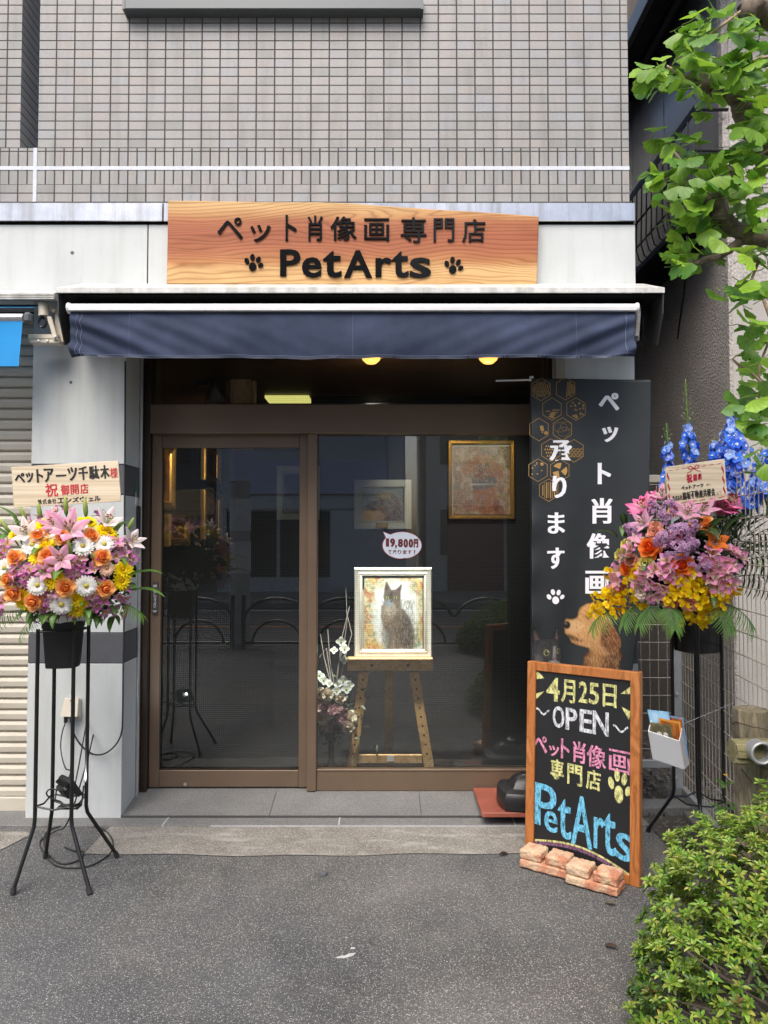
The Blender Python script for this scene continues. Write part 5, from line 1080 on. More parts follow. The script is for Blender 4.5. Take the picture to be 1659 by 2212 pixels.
cord('power_cord', 'thin black cord hanging from the outlet box down to the floodlight', [at(141, 1562, -.035), at(135, 1580, -.05), at(131, 1608, -.12), at(134, 1636, -.28), at(142, 1660, -.48), c + Vector((-.012, .03, .055)), c + Vector((-.012, .0, .02))], .0032)
cord('power_cord', 'black cord looping from the outlet box and rising along the pillar corner', K([(156, 1562), (162, 1590), (182, 1617), (205, 1630), (230, 1626), (252, 1606), (263, 1580), (265, 1540)], -.03) + [at(266, 1450, -.006), at(268.5, 1300, -.004), at(269.5, 1200, -.006), at(269, 1100, -.006), at(270, 950, -.005), at(270.5, 780, -.006)], .0045)
g2 = lambda u, v: gr(u, v, .006)
cord('power_cord', 'black cord coiled loosely on the pavement under the left stand', [b + Vector((0, .02, 0)), b + Vector((.05, .05, -.06)), at(152, 1762, -.55), gr(120, 1795, .03), g2(88, 1815), g2(92, 1838), g2(118, 1868), g2(160, 1875), g2(200, 1868), g2(236, 1845), g2(244, 1820), g2(228, 1795), g2(190, 1782), g2(140, 1783), g2(104, 1795), g2(95, 1818), g2(108, 1850), g2(135, 1866), g2(170, 1858), g2(180, 1840), g2(160, 1838), g2(140, 1830)], .0036)
cord('power_cord', 'short black cord looped beside the floodlight housing', [c + Vector((-.02, -.04, -.01)), c + Vector((-.07, -.05, .0)), c + Vector((-.085, -.04, -.03)), c + Vector((-.03, -.03, -.06)), c + Vector((.0, .01, -.075)), b + Vector((.03, .0, .0))], .0036)
# intercom by the jamb
ic = at(297, 1122, .19); m = MB(); m.box(PLX1 + .002, PLX1 + .016, .18, .225, Z(1170, .2), Z(1093, .2), .004); o = tag(m.build('door_sensor', M['plastic']), 'slim black sensor unit on the left jamb by the door', 'sensor')
m = MB(); p = at(294, 1040, .17); m.add([p, p + Vector((.006, -.012, -.03)), p + Vector((.002, 0, -.09)), p + Vector((-.004, -.006, -.03))], [(0, 1, 2), (0, 2, 3)], [sC(10, 150, 60)] * 4); m.tube([p + Vector((0, 0, -.06)), p + Vector((0, 0, -.13))], .002, 5); tag(m.build('green_feather', M['leaf']), 'little green feather ornament hung on the left jamb', 'ornament')
# ------------------------------------------------------------------ banner with pole and base
slabt = MB(); sx0, sy0, sy1 = .505, -.13, .255; slabt.box(sx0, .93, sy0, sy1, .060, .084, .003); o = tag(slabt.build('red_tile', M['slab']), 'worn red square tile lying on the step under the banner base', 'tile')
bs = thing('water_tank_stand', 'black water filled banner base on the red tile', 'banner base', (.79, -.0, .084))
px_, py_ = .79, -.055
q = MB(); q.lathe([(.10, 0), (.148, .004), (.152, .012), (.150, .07), (.138, .088), (.09, .098), (.075, .125), (.045, .15), (.03, .155), (.026, .16), (0, .16)], (0, 0, 0), 40, sq=.55)
m = MB(); m.merge(q, Matrix.Translation((px_ - .035, py_ + .06, .085)) @ Matrix.Scale(.95, 4, (0, 1, 0))); m.build('tank', M['plastic'], bs, angle=35)
m = MB(); m.lathe([(.018, .10), (.028, .102), (.030, .108), (.024, .112)], (px_ - .01, py_ + .03, .10), 18); m.lathe([(.02, 0), (.026, .004), (.026, .012), (.02, .014)], (px_ - .005, py_ + .055, .245), 18); m.build('collar', M['whiteplastic'], bs)
bn = thing('banner', 'tall black shop banner with white vertical writing, gold hexagons and a dog and kitten', 'banner', (px_, py_, .24))
ztop_ = Z(819, py_); m = MB(); m.tube([(px_, py_ + .055, .23), (px_, py_ + .03, .9), (px_, py_ + .004, ztop_ + .012)], .010, 10); m.build('pole', M['black'], bn)
m = MB(); a = at(1071, 822.5, py_ - .01); b = at(1172, 820, py_ - .01); m.tube([a, b], .0048, 8); m.tube([(px_, py_ - .002, ztop_ - .012), (px_, py_ - .002, ztop_ + .014)], .012, 12); m.build('pole_arm', M['whiteplastic'], bn)
m = MB(); BW, BH = X(1409, 818, py_ - .03) - px_ + .003, ztop_ - .55; bx0 = px_ - .004
def ban(s, t):
    tp = max(t, 0.0)
    wdt = BW * (1 - .05 * t - .28 * tp ** 2.6); sh = .012 * t
    x = bx0 - sh * .8 + wdt * s; curl = .20 * s * s * tp ** 2
    y = py_ - .014 - .012 * math.sin(s * 5 + 1 + t * 2) * (.4 + t) - curl * .6 - .006 * math.sin(s * 17 + t * 5) * t * (1 - s) - .0035 * math.sin(t * 46 + s * 4) * math.exp(-s * 14) * 2
    return Vector((x, y, ztop_ - BH * t - .006 * s))
m.grid(lambda s, t: ban(s, t), 90, 130); cl = m.build('cloth', M['banner'], bn, smooth=True)
so_ = cl.modifiers.new('thick', 'SOLIDIFY'); so_.thickness = .0012; so_.offset = -1
# pixel -> cloth (s,t) by a few Newton steps, so that print lies on the cloth
def proj(p): 
    dv = p - CAM; zc = dv.y * math.cos(PITCH) + dv.z * math.sin(PITCH); yc = -dv.y * math.sin(PITCH) + dv.z * math.cos(PITCH); return CX + F * dv.x / zc, CY - F * yc / zc
def unban(u, v):
    s, t = (u - 1150) / 258, (v - 818) / 700
    for _ in range(8):
        p = proj(ban(s, t)); e = 1e-3; pu, pv = proj(ban(s + e, t)), proj(ban(s, t + e)); a, b_, c_, d_ = (pu[0] - p[0]) / e, (pv[0] - p[0]) / e, (pu[1] - p[1]) / e, (pv[1] - p[1]) / e; D = a * d_ - b_ * c_; du, dv = u - p[0], v - p[1]; s += (d_ * du - b_ * dv) / D; t += (-c_ * du + a * dv) / D
    return s, t
def fB(x, y, h): s, t = unban(x, y); return ban(s, t) + Vector((0, -.0032 - h, 0))
m = MB()
for ch, rc, sm_ in (('ペ', (1294, 849, 1336, 887), 1.6), ('ッ', (1301, 922, 1334, 955), 1.2), ('ト', (1292, 1000, 1318, 1046), 1.6), ('肖', (1278, 1076, 1322, 1131), 1.3), ('像', (1268, 1152, 1318, 1207), 1.1), ('画', (1265, 1233, 1313, 1285), 1.0),
        ('承', (1188, 951, 1235, 999), 1.7), ('り', (1194, 1028, 1222, 1076), 1.6), ('ま', (1184, 1107, 1219, 1153), 1.2), ('す', (1183, 1183, 1218, 1229), 1.2)): put(m, ch, fB, rc, bold=.014, smear=sm_)
m.build('lettering', M['white'], cl)
m = MB(); paw(m, fB, 1199, 1290, 21, rot=-.15, n=14); m.build('paw_emblem', M['white'], cl)
gm = MB(); HX = [(1168.5, 841.5, 0), (1221.4, 840, 1), (1192, 884, 2), (1244, 884, 3), (1164, 928, 4), (1214.5, 927, 5), (1189.5, 972.5, 6), (1239.6, 974, 7), (1162, 1016, 8), (1209, 1016, 9), (1185, 1059, 10)]
def hexin(x, y, cx, cy, r=23): dx, dy = abs(x - cx), abs(y - cy); return dx < r * .86 and dy < r - dx * .577
hr = random.Random(2)
for cx, cy, k in HX:
    pts = [(cx + 23 * 1.0 * math.sin(a), cy + 24.5 * math.cos(a)) for a in [i * math.pi / 3 for i in range(6)]]; stroke(gm, fB, pts, .9, closed=True)
    def seg(x0, y0, x1, y1, wd=.8):
        n = 8; run = [(x0 + (x1 - x0) * i / n, y0 + (y1 - y0) * i / n) for i in range(n + 1)]
        for a, b in zip(run, run[1:]):
            if hexin(*a, cx, cy, 22) and hexin(*b, cx, cy, 22): stroke(gm, fB, [a, b], wd)
    if k in (0,): 
        for i in range(-2, 8): seg(cx - 3 + i * 4, cy - 22, cx - 14 + i * 4, cy + 22, .7); seg(cx - 14 + i * 4, cy - 22, cx - 3 + i * 4, cy + 22, .7)
    elif k == 1:
        for i in range(6): seg(cx + 5 + i * 3, cy - 20, cx + 2 + i * 3, cy + 20, 1.3)
    elif k == 2:
        for i in range(9): y = cy + 2 + i * 2.4; x = cx - 12 + hr.uniform(-2, 14); seg(x, y, x + hr.uniform(8, 15), y, 1.5)
    elif k == 3:
        for i in range(26):
            x, y = cx + hr.uniform(-19, 19), cy + hr.uniform(-19, 19)
            if hexin(x, y, cx, cy, 20):
                for a in range(5): disc(gm, fB, x + 1.6 * math.cos(a * 1.256), y + 1.6 * math.sin(a * 1.256), .9, .9, n=5)
    elif k in (4, 8):
        for i in range(9):
            x, y = cx + hr.uniform(-4, 16) if k == 4 else cx + hr.uniform(-14, 16), cy + hr.uniform(-18, 18)
            if hexin(x, y, cx, cy, 20):
                rr_ = hr.choice((1.6, 3.6, 4.2))
                for a in range(6): disc(gm, fB, x + rr_ * .6 * math.cos(a * 1.047), y + rr_ * .6 * math.sin(a * 1.047), rr_ * .4, rr_ * .4, n=6)
    elif k == 5:
        for (ex, ey, er) in ((-4, -4, 14), (3, 6, 13), (8, -6, 12)): stroke(gm, fB, [p for p in [(cx + ex + er * math.cos(a * .2), cy + ey + er * .75 * math.sin(a * .2)) for a in range(33)] if hexin(*p, cx, cy, 22)], .4)
    elif k == 6:
        for i in range(5):
            for j in range(-2, 3):
                x, y = cx - 2 + j * 5 + (i % 2) * 2.5, cy - 16 + i * 7
                if hexin(x, y, cx, cy, 17): gm.add([fB(x - 2.2, y + 2, 0), fB(x + 2.2, y + 2, 0), fB(x, y - 2.4, 0)], [(0, 1, 2)])
    elif k == 7:
        for i in range(4):
            for j in range(-3, 4):
                x, y = cx + j * 8 + (i % 2) * 4, cy - 1 + i * 5
                for q in (4.2, 2.6): stroke(gm, fB, [p for p in [(x + q * math.cos(a * .45), y - q * math.sin(a * .45)) for a in range(8)] if hexin(*p, cx, cy, 22)], .55)
    elif k == 9:
        for a in range(3):
            an = a * 2.09 - .5; fan = [(cx + 3 * math.cos(an + 1.2), cy + 3 * math.sin(an + 1.2))] + [(cx + 16 * math.cos(an + q * .16), cy + 16 * math.sin(an + q * .16)) for q in range(9)]; gm.add([fB(x, y, .0001 * a) for x, y in fan], [tuple(range(len(fan)))])
    elif k == 10:
        for i in range(-3, 5): seg(cx + i * 4.2, cy - 22, cx + i * 4.2, cy + 22, 2.0 if i % 2 else .9)
gm.build('gold_pattern', M['goldprint'], cl)
def dog_print():
    c = Canvas(84, 92, (22, 26, 28), 3, 0.); g = (196, 146, 92)
    c.poly([(.50, .62), (.34, .78), (.30, 1.0), (.86, 1.0), (.92, .78), (.84, .6)], (120, 76, 38), .08, jag=.03)
    c.poly([(.02, .30), (.05, .25), (.14, .26), (.22, .24), (.27, .12), (.36, .04), (.48, .02), (.60, .07), (.70, .20), (.78, .34), (.88, .5), (.90, .62), (.80, .74), (.64, .78), (.50, .72), (.40, .66), (.26, .62), (.14, .58), (.08, .48), (.03, .44)], g, .035, jag=.012)
    c.ell(.42, .15, .16, .10, (206, 152, 92), .6, .8); c.ell(.20, .36, .14, .09, (212, 176, 128), .6, .7); c.ell(.62, .32, .10, .20, (196, 140, 76), .6, .6)
    c.poly([(.58, .42), (.70, .28), (.80, .40), (.90, .54), (.89, .66), (.80, .74), (.70, .72), (.60, .62)], (138, 82, 38), .04, .95, jag=.02); c.poly([(.62, .48), (.68, .40), (.70, .66), (.64, .66)], (92, 52, 26), .05, .7)
    c.ell(.06, .335, .055, .055, (30, 24, 24), .35); c.ell(.045, .315, .02, .016, (110, 100, 98), .5, .8); c.poly([(.08, .46), (.18, .50), (.30, .555), (.29, .58), (.16, .555), (.09, .52)], (50, 30, 20), .03, .85)
    c.ell(.40, .215, .055, .040, (84, 50, 26), .5, .8); c.ell(.40, .22, .030, .028, (26, 18, 14), .3); c.ell(.41, .21, .010, .009, (200, 220, 230), .4); c.ell(.42, .16, .07, .018, (110, 70, 36), .6, .6, .2); c.ell(.52, .82, .10, .16, (206, 150, 84), .6, .6); c.ell(.74, .92, .10, .14, (116, 70, 34), .6, .7)
    c.put(np.clip((c.y - .45) * 1.1, 0, .38) * (c.a > .3), (60, 38, 22)); c.poly([(.60, .44), (.70, .28), (.82, .40), (.91, .56), (.88, .68), (.80, .75), (.70, .72), (.62, .62)], (112, 66, 32), .05, .8, jag=.02); c.ell(.66, .50, .05, .16, (70, 40, 20), .8, .7)
    c.fur(1500, lambda x, y: c.a[min(91, int(y * 92)), min(83, int(x * 84))] > .6 and not (x < .2 and y < .5), [(222, 180, 128), (140, 92, 50), (190, 142, 88)], .05, .18, lambda x, y: .6 + y * 1.1); return c
def kitten_print():
    c = Canvas(52, 66, (22, 26, 28), 4, 0.)
    c.poly([(.02, .40), (.10, .35), (.30, .32), (.62, .30), (.78, .34), (.90, .55), (.92, .8), (.86, 1), (.05, 1)], (62, 62, 64), .05, jag=.03); c.poly([(.04, .42), (.0, .14), (.05, .02), (.16, .14), (.26, .34)], (70, 66, 66), .03); c.poly([(.07, .34), (.05, .12), (.20, .33)], (150, 118, 112), .04, .8)
    c.poly([(.66, .32), (.74, .06), (.82, .02), (.84, .30), (.80, .42)], (64, 60, 60), .03); c.poly([(.72, .30), (.78, .10), (.81, .32)], (150, 116, 112), .03, .8)
    for k in range(4): c.poly([(.30 + .09 * k, .33), (.335 + .09 * k, .33), (.42 + .06 * k, .52), (.40 + .06 * k, .52)], (34, 34, 36), .03, .85)
    c.ell(.44, .66, .115, .10, (40, 38, 36), .3); c.ell(.44, .66, .095, .085, (190, 190, 120), .3); c.ell(.45, .66, .05, .065, (12, 12, 12), .3); c.ell(.48, .63, .02, .02, (250, 250, 250), .4); c.ell(.80, .62, .06, .09, (30, 30, 30), .3); c.ell(.81, .62, .045, .07, (190, 190, 120), .3); c.ell(.82, .62, .025, .05, (12, 12, 12), .3)
    c.poly([(.66, .50), (.74, .50), (.74, .82), (.64, .82)], (206, 196, 188), .05, .8); c.ell(.71, .86, .05, .035, (206, 130, 124), .4); c.ell(.68, .96, .20, .10, (226, 220, 214), .5, .9); c.ell(.20, .82, .12, .12, (120, 120, 120), .6, .8)
    c.fur(700, lambda x, y: c.a[min(65, int(y * 66)), min(51, int(x * 52))] > .6, [(104, 104, 106), (34, 34, 36)], .08, .25, lambda x, y: 1.2); c.im *= .5; return c
m = MB(); dog_print().mesh(m, lambda s, q, h: fB(1217 + 135 * s, 1300 + 150 * q, .0002), cut=True, keep=.25); m.build('dog_print', M['printm'], cl)
m = MB(); kitten_print().mesh(m, lambda s, q, h: fB(1151 + 66 * s, 1354 + 84 * q, .0004), cut=True, keep=.25); m.build('kitten_print', M['printm'], cl)
# ------------------------------------------------------------------ chalkboard sign, brick blocks, leaflet box
B0, B1 = gr(1133, 1853), gr(1381, 1919); e_ = (B1 - B0).normalized(); BWd = (B1 - B0).length; nrm_ = Vector((e_.y, -e_.x, 0)); th_ = R(3.0)
up_ = (Vector((0, 0, 1)) * math.cos(th_) - nrm_ * math.sin(th_)).normalized(); nf_ = e_.cross(up_) * 1.0
if nf_.dot(CAM - B0) < 0: nf_ = -nf_
BHt = .912; TK = .045
cb2 = thing('chalkboard_sign', 'orange framed blackboard sign with coloured chalk writing standing against two brick blocks', 'chalkboard', tuple((B0 + B1) / 2))
def P3(a, b, c): return B0 + e_ * a + up_ * b + nf_ * (c - 0)
fwd = .042
m = MB(); 
def bar(a0, a1, b0, b1, c0, c1, ch=.003): m.obox(P3(a0, b0, c0), e_ * (a1 - a0), nf_ * (c1 - c0), up_ * (b1 - b0), ch)
bar(0, fwd, 0, BHt, -TK, 0); bar(BWd - fwd, BWd, 0, BHt, -TK, 0); bar(fwd + .0006, BWd - fwd - .0006, BHt - fwd, BHt - .001, -TK + .002, -.0015); bar(fwd + .0006, BWd - fwd - .0006, .001, fwd, -TK + .002, -.0015); m.build('frame', M['orange'], cb2)
m = MB(); bar(fwd - .006, BWd - fwd + .006, fwd - .006, BHt - fwd + .006, -.024, -.012, 0); m.build('board', M['board'], cb2)
m = MB(); p_ = P3(BWd + .0005, BHt * .52, -.03); m.tube([p_ - e_ * .004, p_ + e_ * .002], .004, 8); m.build('screw_hole', M['gap'], cb2)
def fC(s, t, h):
    t = t * (.945 + .055 * s); return P3(s * BWd, (1 - t) * BHt, -.0112 + h)
CH = dict(y=chalk_mat('yellow_chalk', (.74, .72, .30)), w=chalk_mat('white_chalk', (.74, .75, .78)), p=chalk_mat('pink_chalk', (.80, .32, .48)), b=chalk_mat('blue_chalk', (.18, .55, .78)), v=chalk_mat('violet_chalk', (.24, .12, .20)))
def chalk(items, col, bold=.014, smear=.002):
    m = MB()
    for ch, rc in items: put(m, ch, fC, rc, bold=bold, smear=smear)
    return m
m = chalk([('4', (.178, .075, .30, .20)), ('月', (.315, .077, .44, .198)), ('2', (.475, .077, .55, .185)), ('5', (.565, .077, .65, .185)), ('日', (.685, .075, .80, .188)), ('専', (.225, .50, .345, .61)), ('門', (.38, .505, .51, .61)), ('店', (.545, .51, .67, .61))], 'y', .016)
paw(m, fC, .825, .565, .105, n=14)
for t_ in ([(.075, .04), (.155, .085), (.085, .095)], [(.07, .175), (.155, .155), (.08, .205)], [(.925, .07), (.835, .115), (.925, .11)], [(.84, .175), (.93, .195), (.905, .235)]): m.add([fC(x, y, 0) for x, y in t_], [(0, 1, 2)])
m.build('chalk_writing', CH['y'], cb2)
m = chalk([('O', (.24, .222, .345, .335)), ('P', (.36, .222, .46, .335)), ('E', (.485, .218, .59, .333)), ('N', (.60, .215, .735, .333))], 'w', .016)
for x in (.085, .775):
    stroke(m, fC, [(x + .012 * k, .265 + (.02 if x > .5 else 0) + .013 * math.sin(k * .65 - 2)) for k in range(11)], .010)
m.build('chalk_writing', CH['w'], cb2)
m = chalk([('ペ', (.055, .395, .19, .482)), ('ッ', (.208, .432, .30, .488)), ('ト', (.318, .385, .395, .488)), ('肖', (.425, .385, .54, .492)), ], 'p', .016); 
for ch, rc in (('像', (.55, .388, .715, .498)), ('画', (.742, .388, .915, .496))): put(m, ch, fC, rc, bold=.008, smear=.002)
m.build('chalk_writing', CH['p'], cb2)
m = chalk([('P', (.085, .645, .28, .865)), ('e', (.175, .775, .292, .882)), ('t', (.30, .692, .415, .893)), ('A', (.42, .655, .60, .903)), ('r', (.618, .735, .70, .888)), ('t', (.695, .70, .80, .90)), ('s', (.805, .775, .935, .905))], 'b', .006, .004); m.build('chalk_writing', CH['b'], cb2)
m = MB(); n = 24; P = [(.09 + .85 * k / n, .962 - .048 * math.sin(math.pi * k / n) - .0 + .014 * k / n) for k in range(n + 1)]; stroke(m, fC, [(x, y - .012) for x, y in P], .010, .0004); m.build('chalk_writing', CH['y'], cb2)
m = MB(); stroke(m, fC, P, .022); m.build('chalk_writing', CH['v'], cb2)
from mathutils import noise as mnoise
def rough_block(m, o, ax, ay, az, r=.012, amp=.0035, n=11):
    L = (ax.length, ay.length, az.length); e = (ax.normalized(), ay.normalized(), az.normalized())
    for axis in range(3):
        a, b = [q for q in range(3) if q != axis]
        for side in (0, 1):
            vs = []
            for j in range(n + 1):
                for i in range(n + 1):
                    p = [0, 0, 0]; p[axis] = L[axis] * side; p[a] = L[a] * i / n; p[b] = L[b] * j / n
                    q = Vector([min(max(p[k], r), L[k] - r) for k in range(3)]); dd = Vector(p) - q; s_ = dd.normalized() * min(r, dd.length) if dd.length > 0 else dd
                    w = o + e[0] * (q + s_).x + e[1] * (q + s_).y + e[2] * (q + s_).z; nn = Vector(p) - Vector(L) / 2; nn = e[0] * (nn.x / L[0]) + e[1] * (nn.y / L[1]) + e[2] * (nn.z / L[2])
                    k = amp * (mnoise.noise(w * 70) + .6 * mnoise.noise(w * 190) - .3 * abs(mnoise.noise(w * 28))); vs.append(w + nn.normalized() * k)
            m.add(vs, [(j * (n + 1) + i, j * (n + 1) + i + 1, (j + 1) * (n + 1) + i + 1, (j + 1) * (n + 1) + i) for j in range(n) for i in range(n)])
for i, (s0, s1, lab) in enumerate(((.045, .475, 'rough brick edging block at the left foot of the chalkboard'), (.482, .912, 'rough brick edging block at the right foot of the chalkboard, beside the bush'))):
    a0, a1 = s0 * BWd, s1 * BWd; Lb = a1 - a0; t = thing('brick_block', lab, 'brick block', tuple(B0 + e_ * (a0 + a1) / 2 + nrm_ * 0), 'brick blocks holding the chalkboard'); nn_ = nf_.copy(); nn_.z = 0; nn_.normalize(); o0 = B0 + nn_ * (.006 + .034 * i); o0.z = .004; z_ = Vector((0, 0, 1))
    m = MB(); rough_block(m, o0 + e_ * a0, e_ * Lb, nn_ * .108, z_ * .038, .009, .003, 22); m.build('base', M['brick'], t, angle=60)
    for q in (0, 1):
        m = MB(); rough_block(m, o0 + e_ * (a0 + Lb * (.0 + .535 * q)) + z_ * .0385, e_ * (Lb * .45), nn_ * .104, z_ * .043, .010, .004, 16); m.build('block', M['brick'], t, angle=60)
# leaflet box hung on the right edge of the sign
bo = P3(BWd + .004, .60, -.015); lb = thing('leaflet_box', 'translucent white plastic leaflet box fixed to the right edge of the chalkboard', 'leaflet box', tuple(bo - Vector((0, 0, .1))))
ee = Vector((e_.x, e_.y, 0)); bk = -Vector((nrm_.x, nrm_.y, 0)); bk = -nf_; bk.z = 0; bk.normalize()
O_ = at(1411, 1639, -.80); w1, d1, hF, hB = .125, .085, .115, .165; tilt = Vector((0, 0, 1)) * .98 + bk * -.0
ex_ = (ee * .93 + bk * -.37 * 0).normalized(); zz_ = (Vector((0, 0, 1)) - ex_ * .16).normalized()
O_ = O_ + Vector((0, 0, .0)); Wv, Dv = ex_ * w1 - Vector((0, 0, .022)), bk * d1
def pan(m, a, b, c, d_, t=.0025): n = (b - a).cross(c - a).normalized() * t; m.prism([a, b, c, d_], [a + n, b + n, c + n, d_ + n])
m = MB(); T = lambda p, h: p + zz_ * h
pan(m, O_, O_ + Wv, T(O_ + Wv * 1.0, hF), T(O_, hF)); pan(m, O_ + Wv, O_ + Wv + Dv, T(O_ + Wv + Dv * 1.15, hB), T(O_ + Wv, hF)); pan(m, O_ + Dv, O_, T(O_, hF), T(O_ + Dv * 1.15, hB)); pan(m, O_ + Wv + Dv, O_ + Dv, T(O_ + Dv * 1.15, hB), T(O_ + Wv + Dv * 1.15, hB)); pan(m, O_, O_ + Dv, O_ + Dv + Wv, O_ + Wv)
m.build('shell', M['frost'], lb); m = MB(); m.tube([T(O_, hF), T(O_ + Wv, hF), T(O_ + Wv + Dv * 1.15, hB), T(O_ + Dv * 1.15, hB), T(O_, hF)], .0022, 6); m.build('rim', M['whiteplastic'], lb)
def card(seed, off, dx, h, rot, label, cols):
    c = Canvas(34, 44, cols[0], seed); c.poly([(.08, .06), (.92, .06), (.92, .94), (.08, .94)], cols[1], .03); c.put(np.clip((c.noise(6) - .5) * 4, 0, .5) * (c.x > .1) * (c.x < .9), cols[2])
    for cx_2 in cols[4]: c.ell(cx_2, .66, .13, .24, cols[3], .3, .95, jag=.3); c.ell(cx_2, .36, .10, .09, cols[3], .3, .95, jag=.3); c.ell(cx_2 - .03, .35, .02, .02, (20, 20, 20), .4); c.ell(cx_2 + .05, .35, .02, .02, (20, 20, 20), .4)
    m = MB(); o = O_ + Dv * off + Wv * dx + zz_ * .015; ax = (ex_ * math.cos(rot) + zz_ * math.sin(rot)); ay = (zz_ * math.cos(rot) - ex_ * math.sin(rot)); c.mesh(m, lambda s, q, hh: o + ax * (.088 * s) + ay * (h * (1 - q)) + bk * .0)
    k = len(m.v); o_ = m.build('leaflet', M['paint']); s2 = o_.modifiers.new('thick', 'SOLIDIFY'); s2.thickness = .0008; tag(o_, label, 'leaflet', 'leaflets in the plastic box')
card(31, .28, .06, .135, .02, 'front leaflet with two white spotted dogs in the plastic box', ((110, 92, 52), (78, 74, 50), (120, 108, 74), (214, 212, 204), (.36, .66)))
card(32, .55, .24, .158, -.06, 'leaflet with an orange framed picture behind the spotted dogs leaflet', ((214, 150, 50), (140, 74, 24), (200, 130, 60), (220, 150, 70), (.5,)))
card(33, .72, -.02, .178, .03, 'pale blue leaflet with a tabby cat at the back left of the box', ((130, 180, 214), (150, 196, 224), (190, 216, 230), (120, 104, 90), (.5,)))
card(34, .86, .32, .172, -.05, 'leaflet with a dark orange picture at the back right of the box', ((96, 140, 180), (120, 60, 24), (190, 110, 40), (90, 40, 20), (.5,)))
m = MB(); q0 = T(O_ + Wv + Dv, hB); m.tube([q0, q0 + Vector((.30, .10, .082)), q0 + Vector((.62, .20, .208))], .0008, 5); tag(m.build('tie_string', M['galv']), 'thin clear string tied from the leaflet box to the mesh fence', 'string')

# ------------------------------------------------------------------ mesh fence
FP = gr(1457, 1735); fdir = Vector((-.118, -.993, 0)); zt_ = Z(1043, FP.y)
fe = thing('mesh_fence', 'beige welded wire mesh fence with grey posts, turning the corner towards the street', 'fence', tuple(FP))
m = MB(); m.box(FP.x - .005, FP.x + .045, FP.y - .02, FP.y + .03, .0, zt_ + .02, .003); m.box(FP.x + .04, FP.x + .055, FP.y + .01, FP.y + .035, 0, zt_ + .01, .002); m.build('post', M['galv'], fe)
for v in (1500, 1620, 1650, 1680): m = MB(); p = at(1461, v, FP.y - .021); m.lathe([(0, .010), (.010, .008), (.012, 0)], p, 10, 'y'); m.build('bolt', M['galv'], fe)
m = MB(); x_ = 1.385
for k in range(7): xx = FP.x - .03 - k * .05; m.tube([(xx, FP.y, .25), (xx, FP.y, zt_)], .0022, 5)
for k in range(17): z = zt_ - .01 - k * .1; m.tube([(1.37, FP.y - .003, z), (FP.x, FP.y - .003, z)], .0022, 5)
m.build('mesh_panel', M['wire'], fe)
m = MB(); m.box(1.37, FP.x - .005, FP.y - .012, FP.y + .012, zt_, zt_ + .045, .004); m.build('top_rail', M['wire'], fe)
m = MB(); m.box(1.37, FP.x - .005, FP.y - .012, FP.y + .012, .20, .245, .003); m.build('bottom_rail', M['galv'], fe)
m = MB(); Lf = 2.6; st = Vector((FP.x + .05, FP.y, 0)); 
k = 0
while k * .05 < Lf: p = st + fdir * (.03 + k * .05); m.tube([p + Vector((0, 0, .10)), p + Vector((0, 0, zt_ - .02))], .0019, 5); k += 1
for k in range(18): z = zt_ - .03 - k * .1; m.tube([st + Vector((-.004, 0, z)), st + fdir * Lf + Vector((-.004, 0, z))], .0026, 5)
m.build('mesh_panel', M['wire'], fe)
m = MB(); m.obox(st + Vector((-.012, 0, .04)), fdir * Lf, Vector((.03, 0, 0)), Vector((0, 0, .055)), .003); m.build('base_rail', M['galv'], fe)
m = MB(); p = st + fdir * 2.0; m.box(p.x, p.x + .05, p.y - .02, p.y + .03, 0, zt_, .003); m.build('post', M['galv'], fe)
m = MB(); m.obox(st + Vector((-.05, .05, -.02)), fdir * 2.7, Vector((.10, 0, 0)), Vector((0, 0, .05)), .006); m.box(1.37, FP.x + .15, FP.y - .2, FP.y - .07, -.02, .05, .006); o = tag(m.build('fence_footing', M['stepstone']), 'low concrete footing under the mesh fence', 'footing')
m = MB(); r2 = random.Random(4)
for _ in range(420): p = Vector((r2.uniform(1.40, 2.0), r2.uniform(.0, 1.4), .010)); s_ = r2.uniform(.006, .020); m.cur = (r2.uniform(.05, .16),) * 3; q = [(p.x + s_ * math.cos(a) * r2.uniform(.6, 1), p.y + s_ * math.sin(a) * r2.uniform(.6, 1), p.z) for a in (0, 1.3, 2.5, 3.8, 5)]; m.prism([(x, y, z + s_ * .8) for x, y, z in q], [(x, y, z - .004) for x, y, z in q])
o = m.build('gravel', mat('gravel_stones', (1, 1, 1), .9, attr=True, var=.2, vs=60)); o['kind'] = 'stuff'
# ------------------------------------------------------------------ neighbouring building on the right
NX, NYf = 2.05, .36
nb = thing('neighbour_building', 'dark stuccoed building behind the mesh fence with black glossy upper panels and a window grille', 'building', (NX, NYf, 0))
SD = stucco_mat('brown_stucco', (.42, .385, .355), 70, 1.0, .008); SL = stucco_mat('pale_stucco', (.46, .43, .395), 75, .8, .006); SM = stucco_mat('smooth_grey_render', (.44, .415, .38), 220, .15, .002)
zp = 3.42
m = MB(); m.box(NX, NX + .3, NYf + .02, 7, 0, zp); m.build('side_wall', SD, nb)
m = MB(); m.box(NX + .02, 6, NYf, NYf + .3, 0, 2.95); m.build('front_wall', SM, nb)
m = MB(); m.box(NX + .02, 6, NYf - .002, NYf + .3, 2.951, 5.7); m.build('front_wall', SL, nb)
m = MB(); m.box(NX - .002, NX + .02, NYf - .004, NYf + .035, 0, 3.4, .003); m.build('corner_bead', SD, nb)
gl = mat('black_glossy_panel', (.20, .20, .205), .22, 0, var=.1, vs=3, bump=.05, bs=14)
y = NYf + .06; k = 0
while y < 5: m = MB(); m.box(NX - .012, NX + .02, y, y + .86, zp + .02, 5.09, .004); m.build('wall_panel', gl, nb); y += .875
m = MB(); m.box(NX - .004, NX + .3, NYf + .02, 7, zp - .06, 5.4); m.build('panel_frame', M['darkalu'], nb)
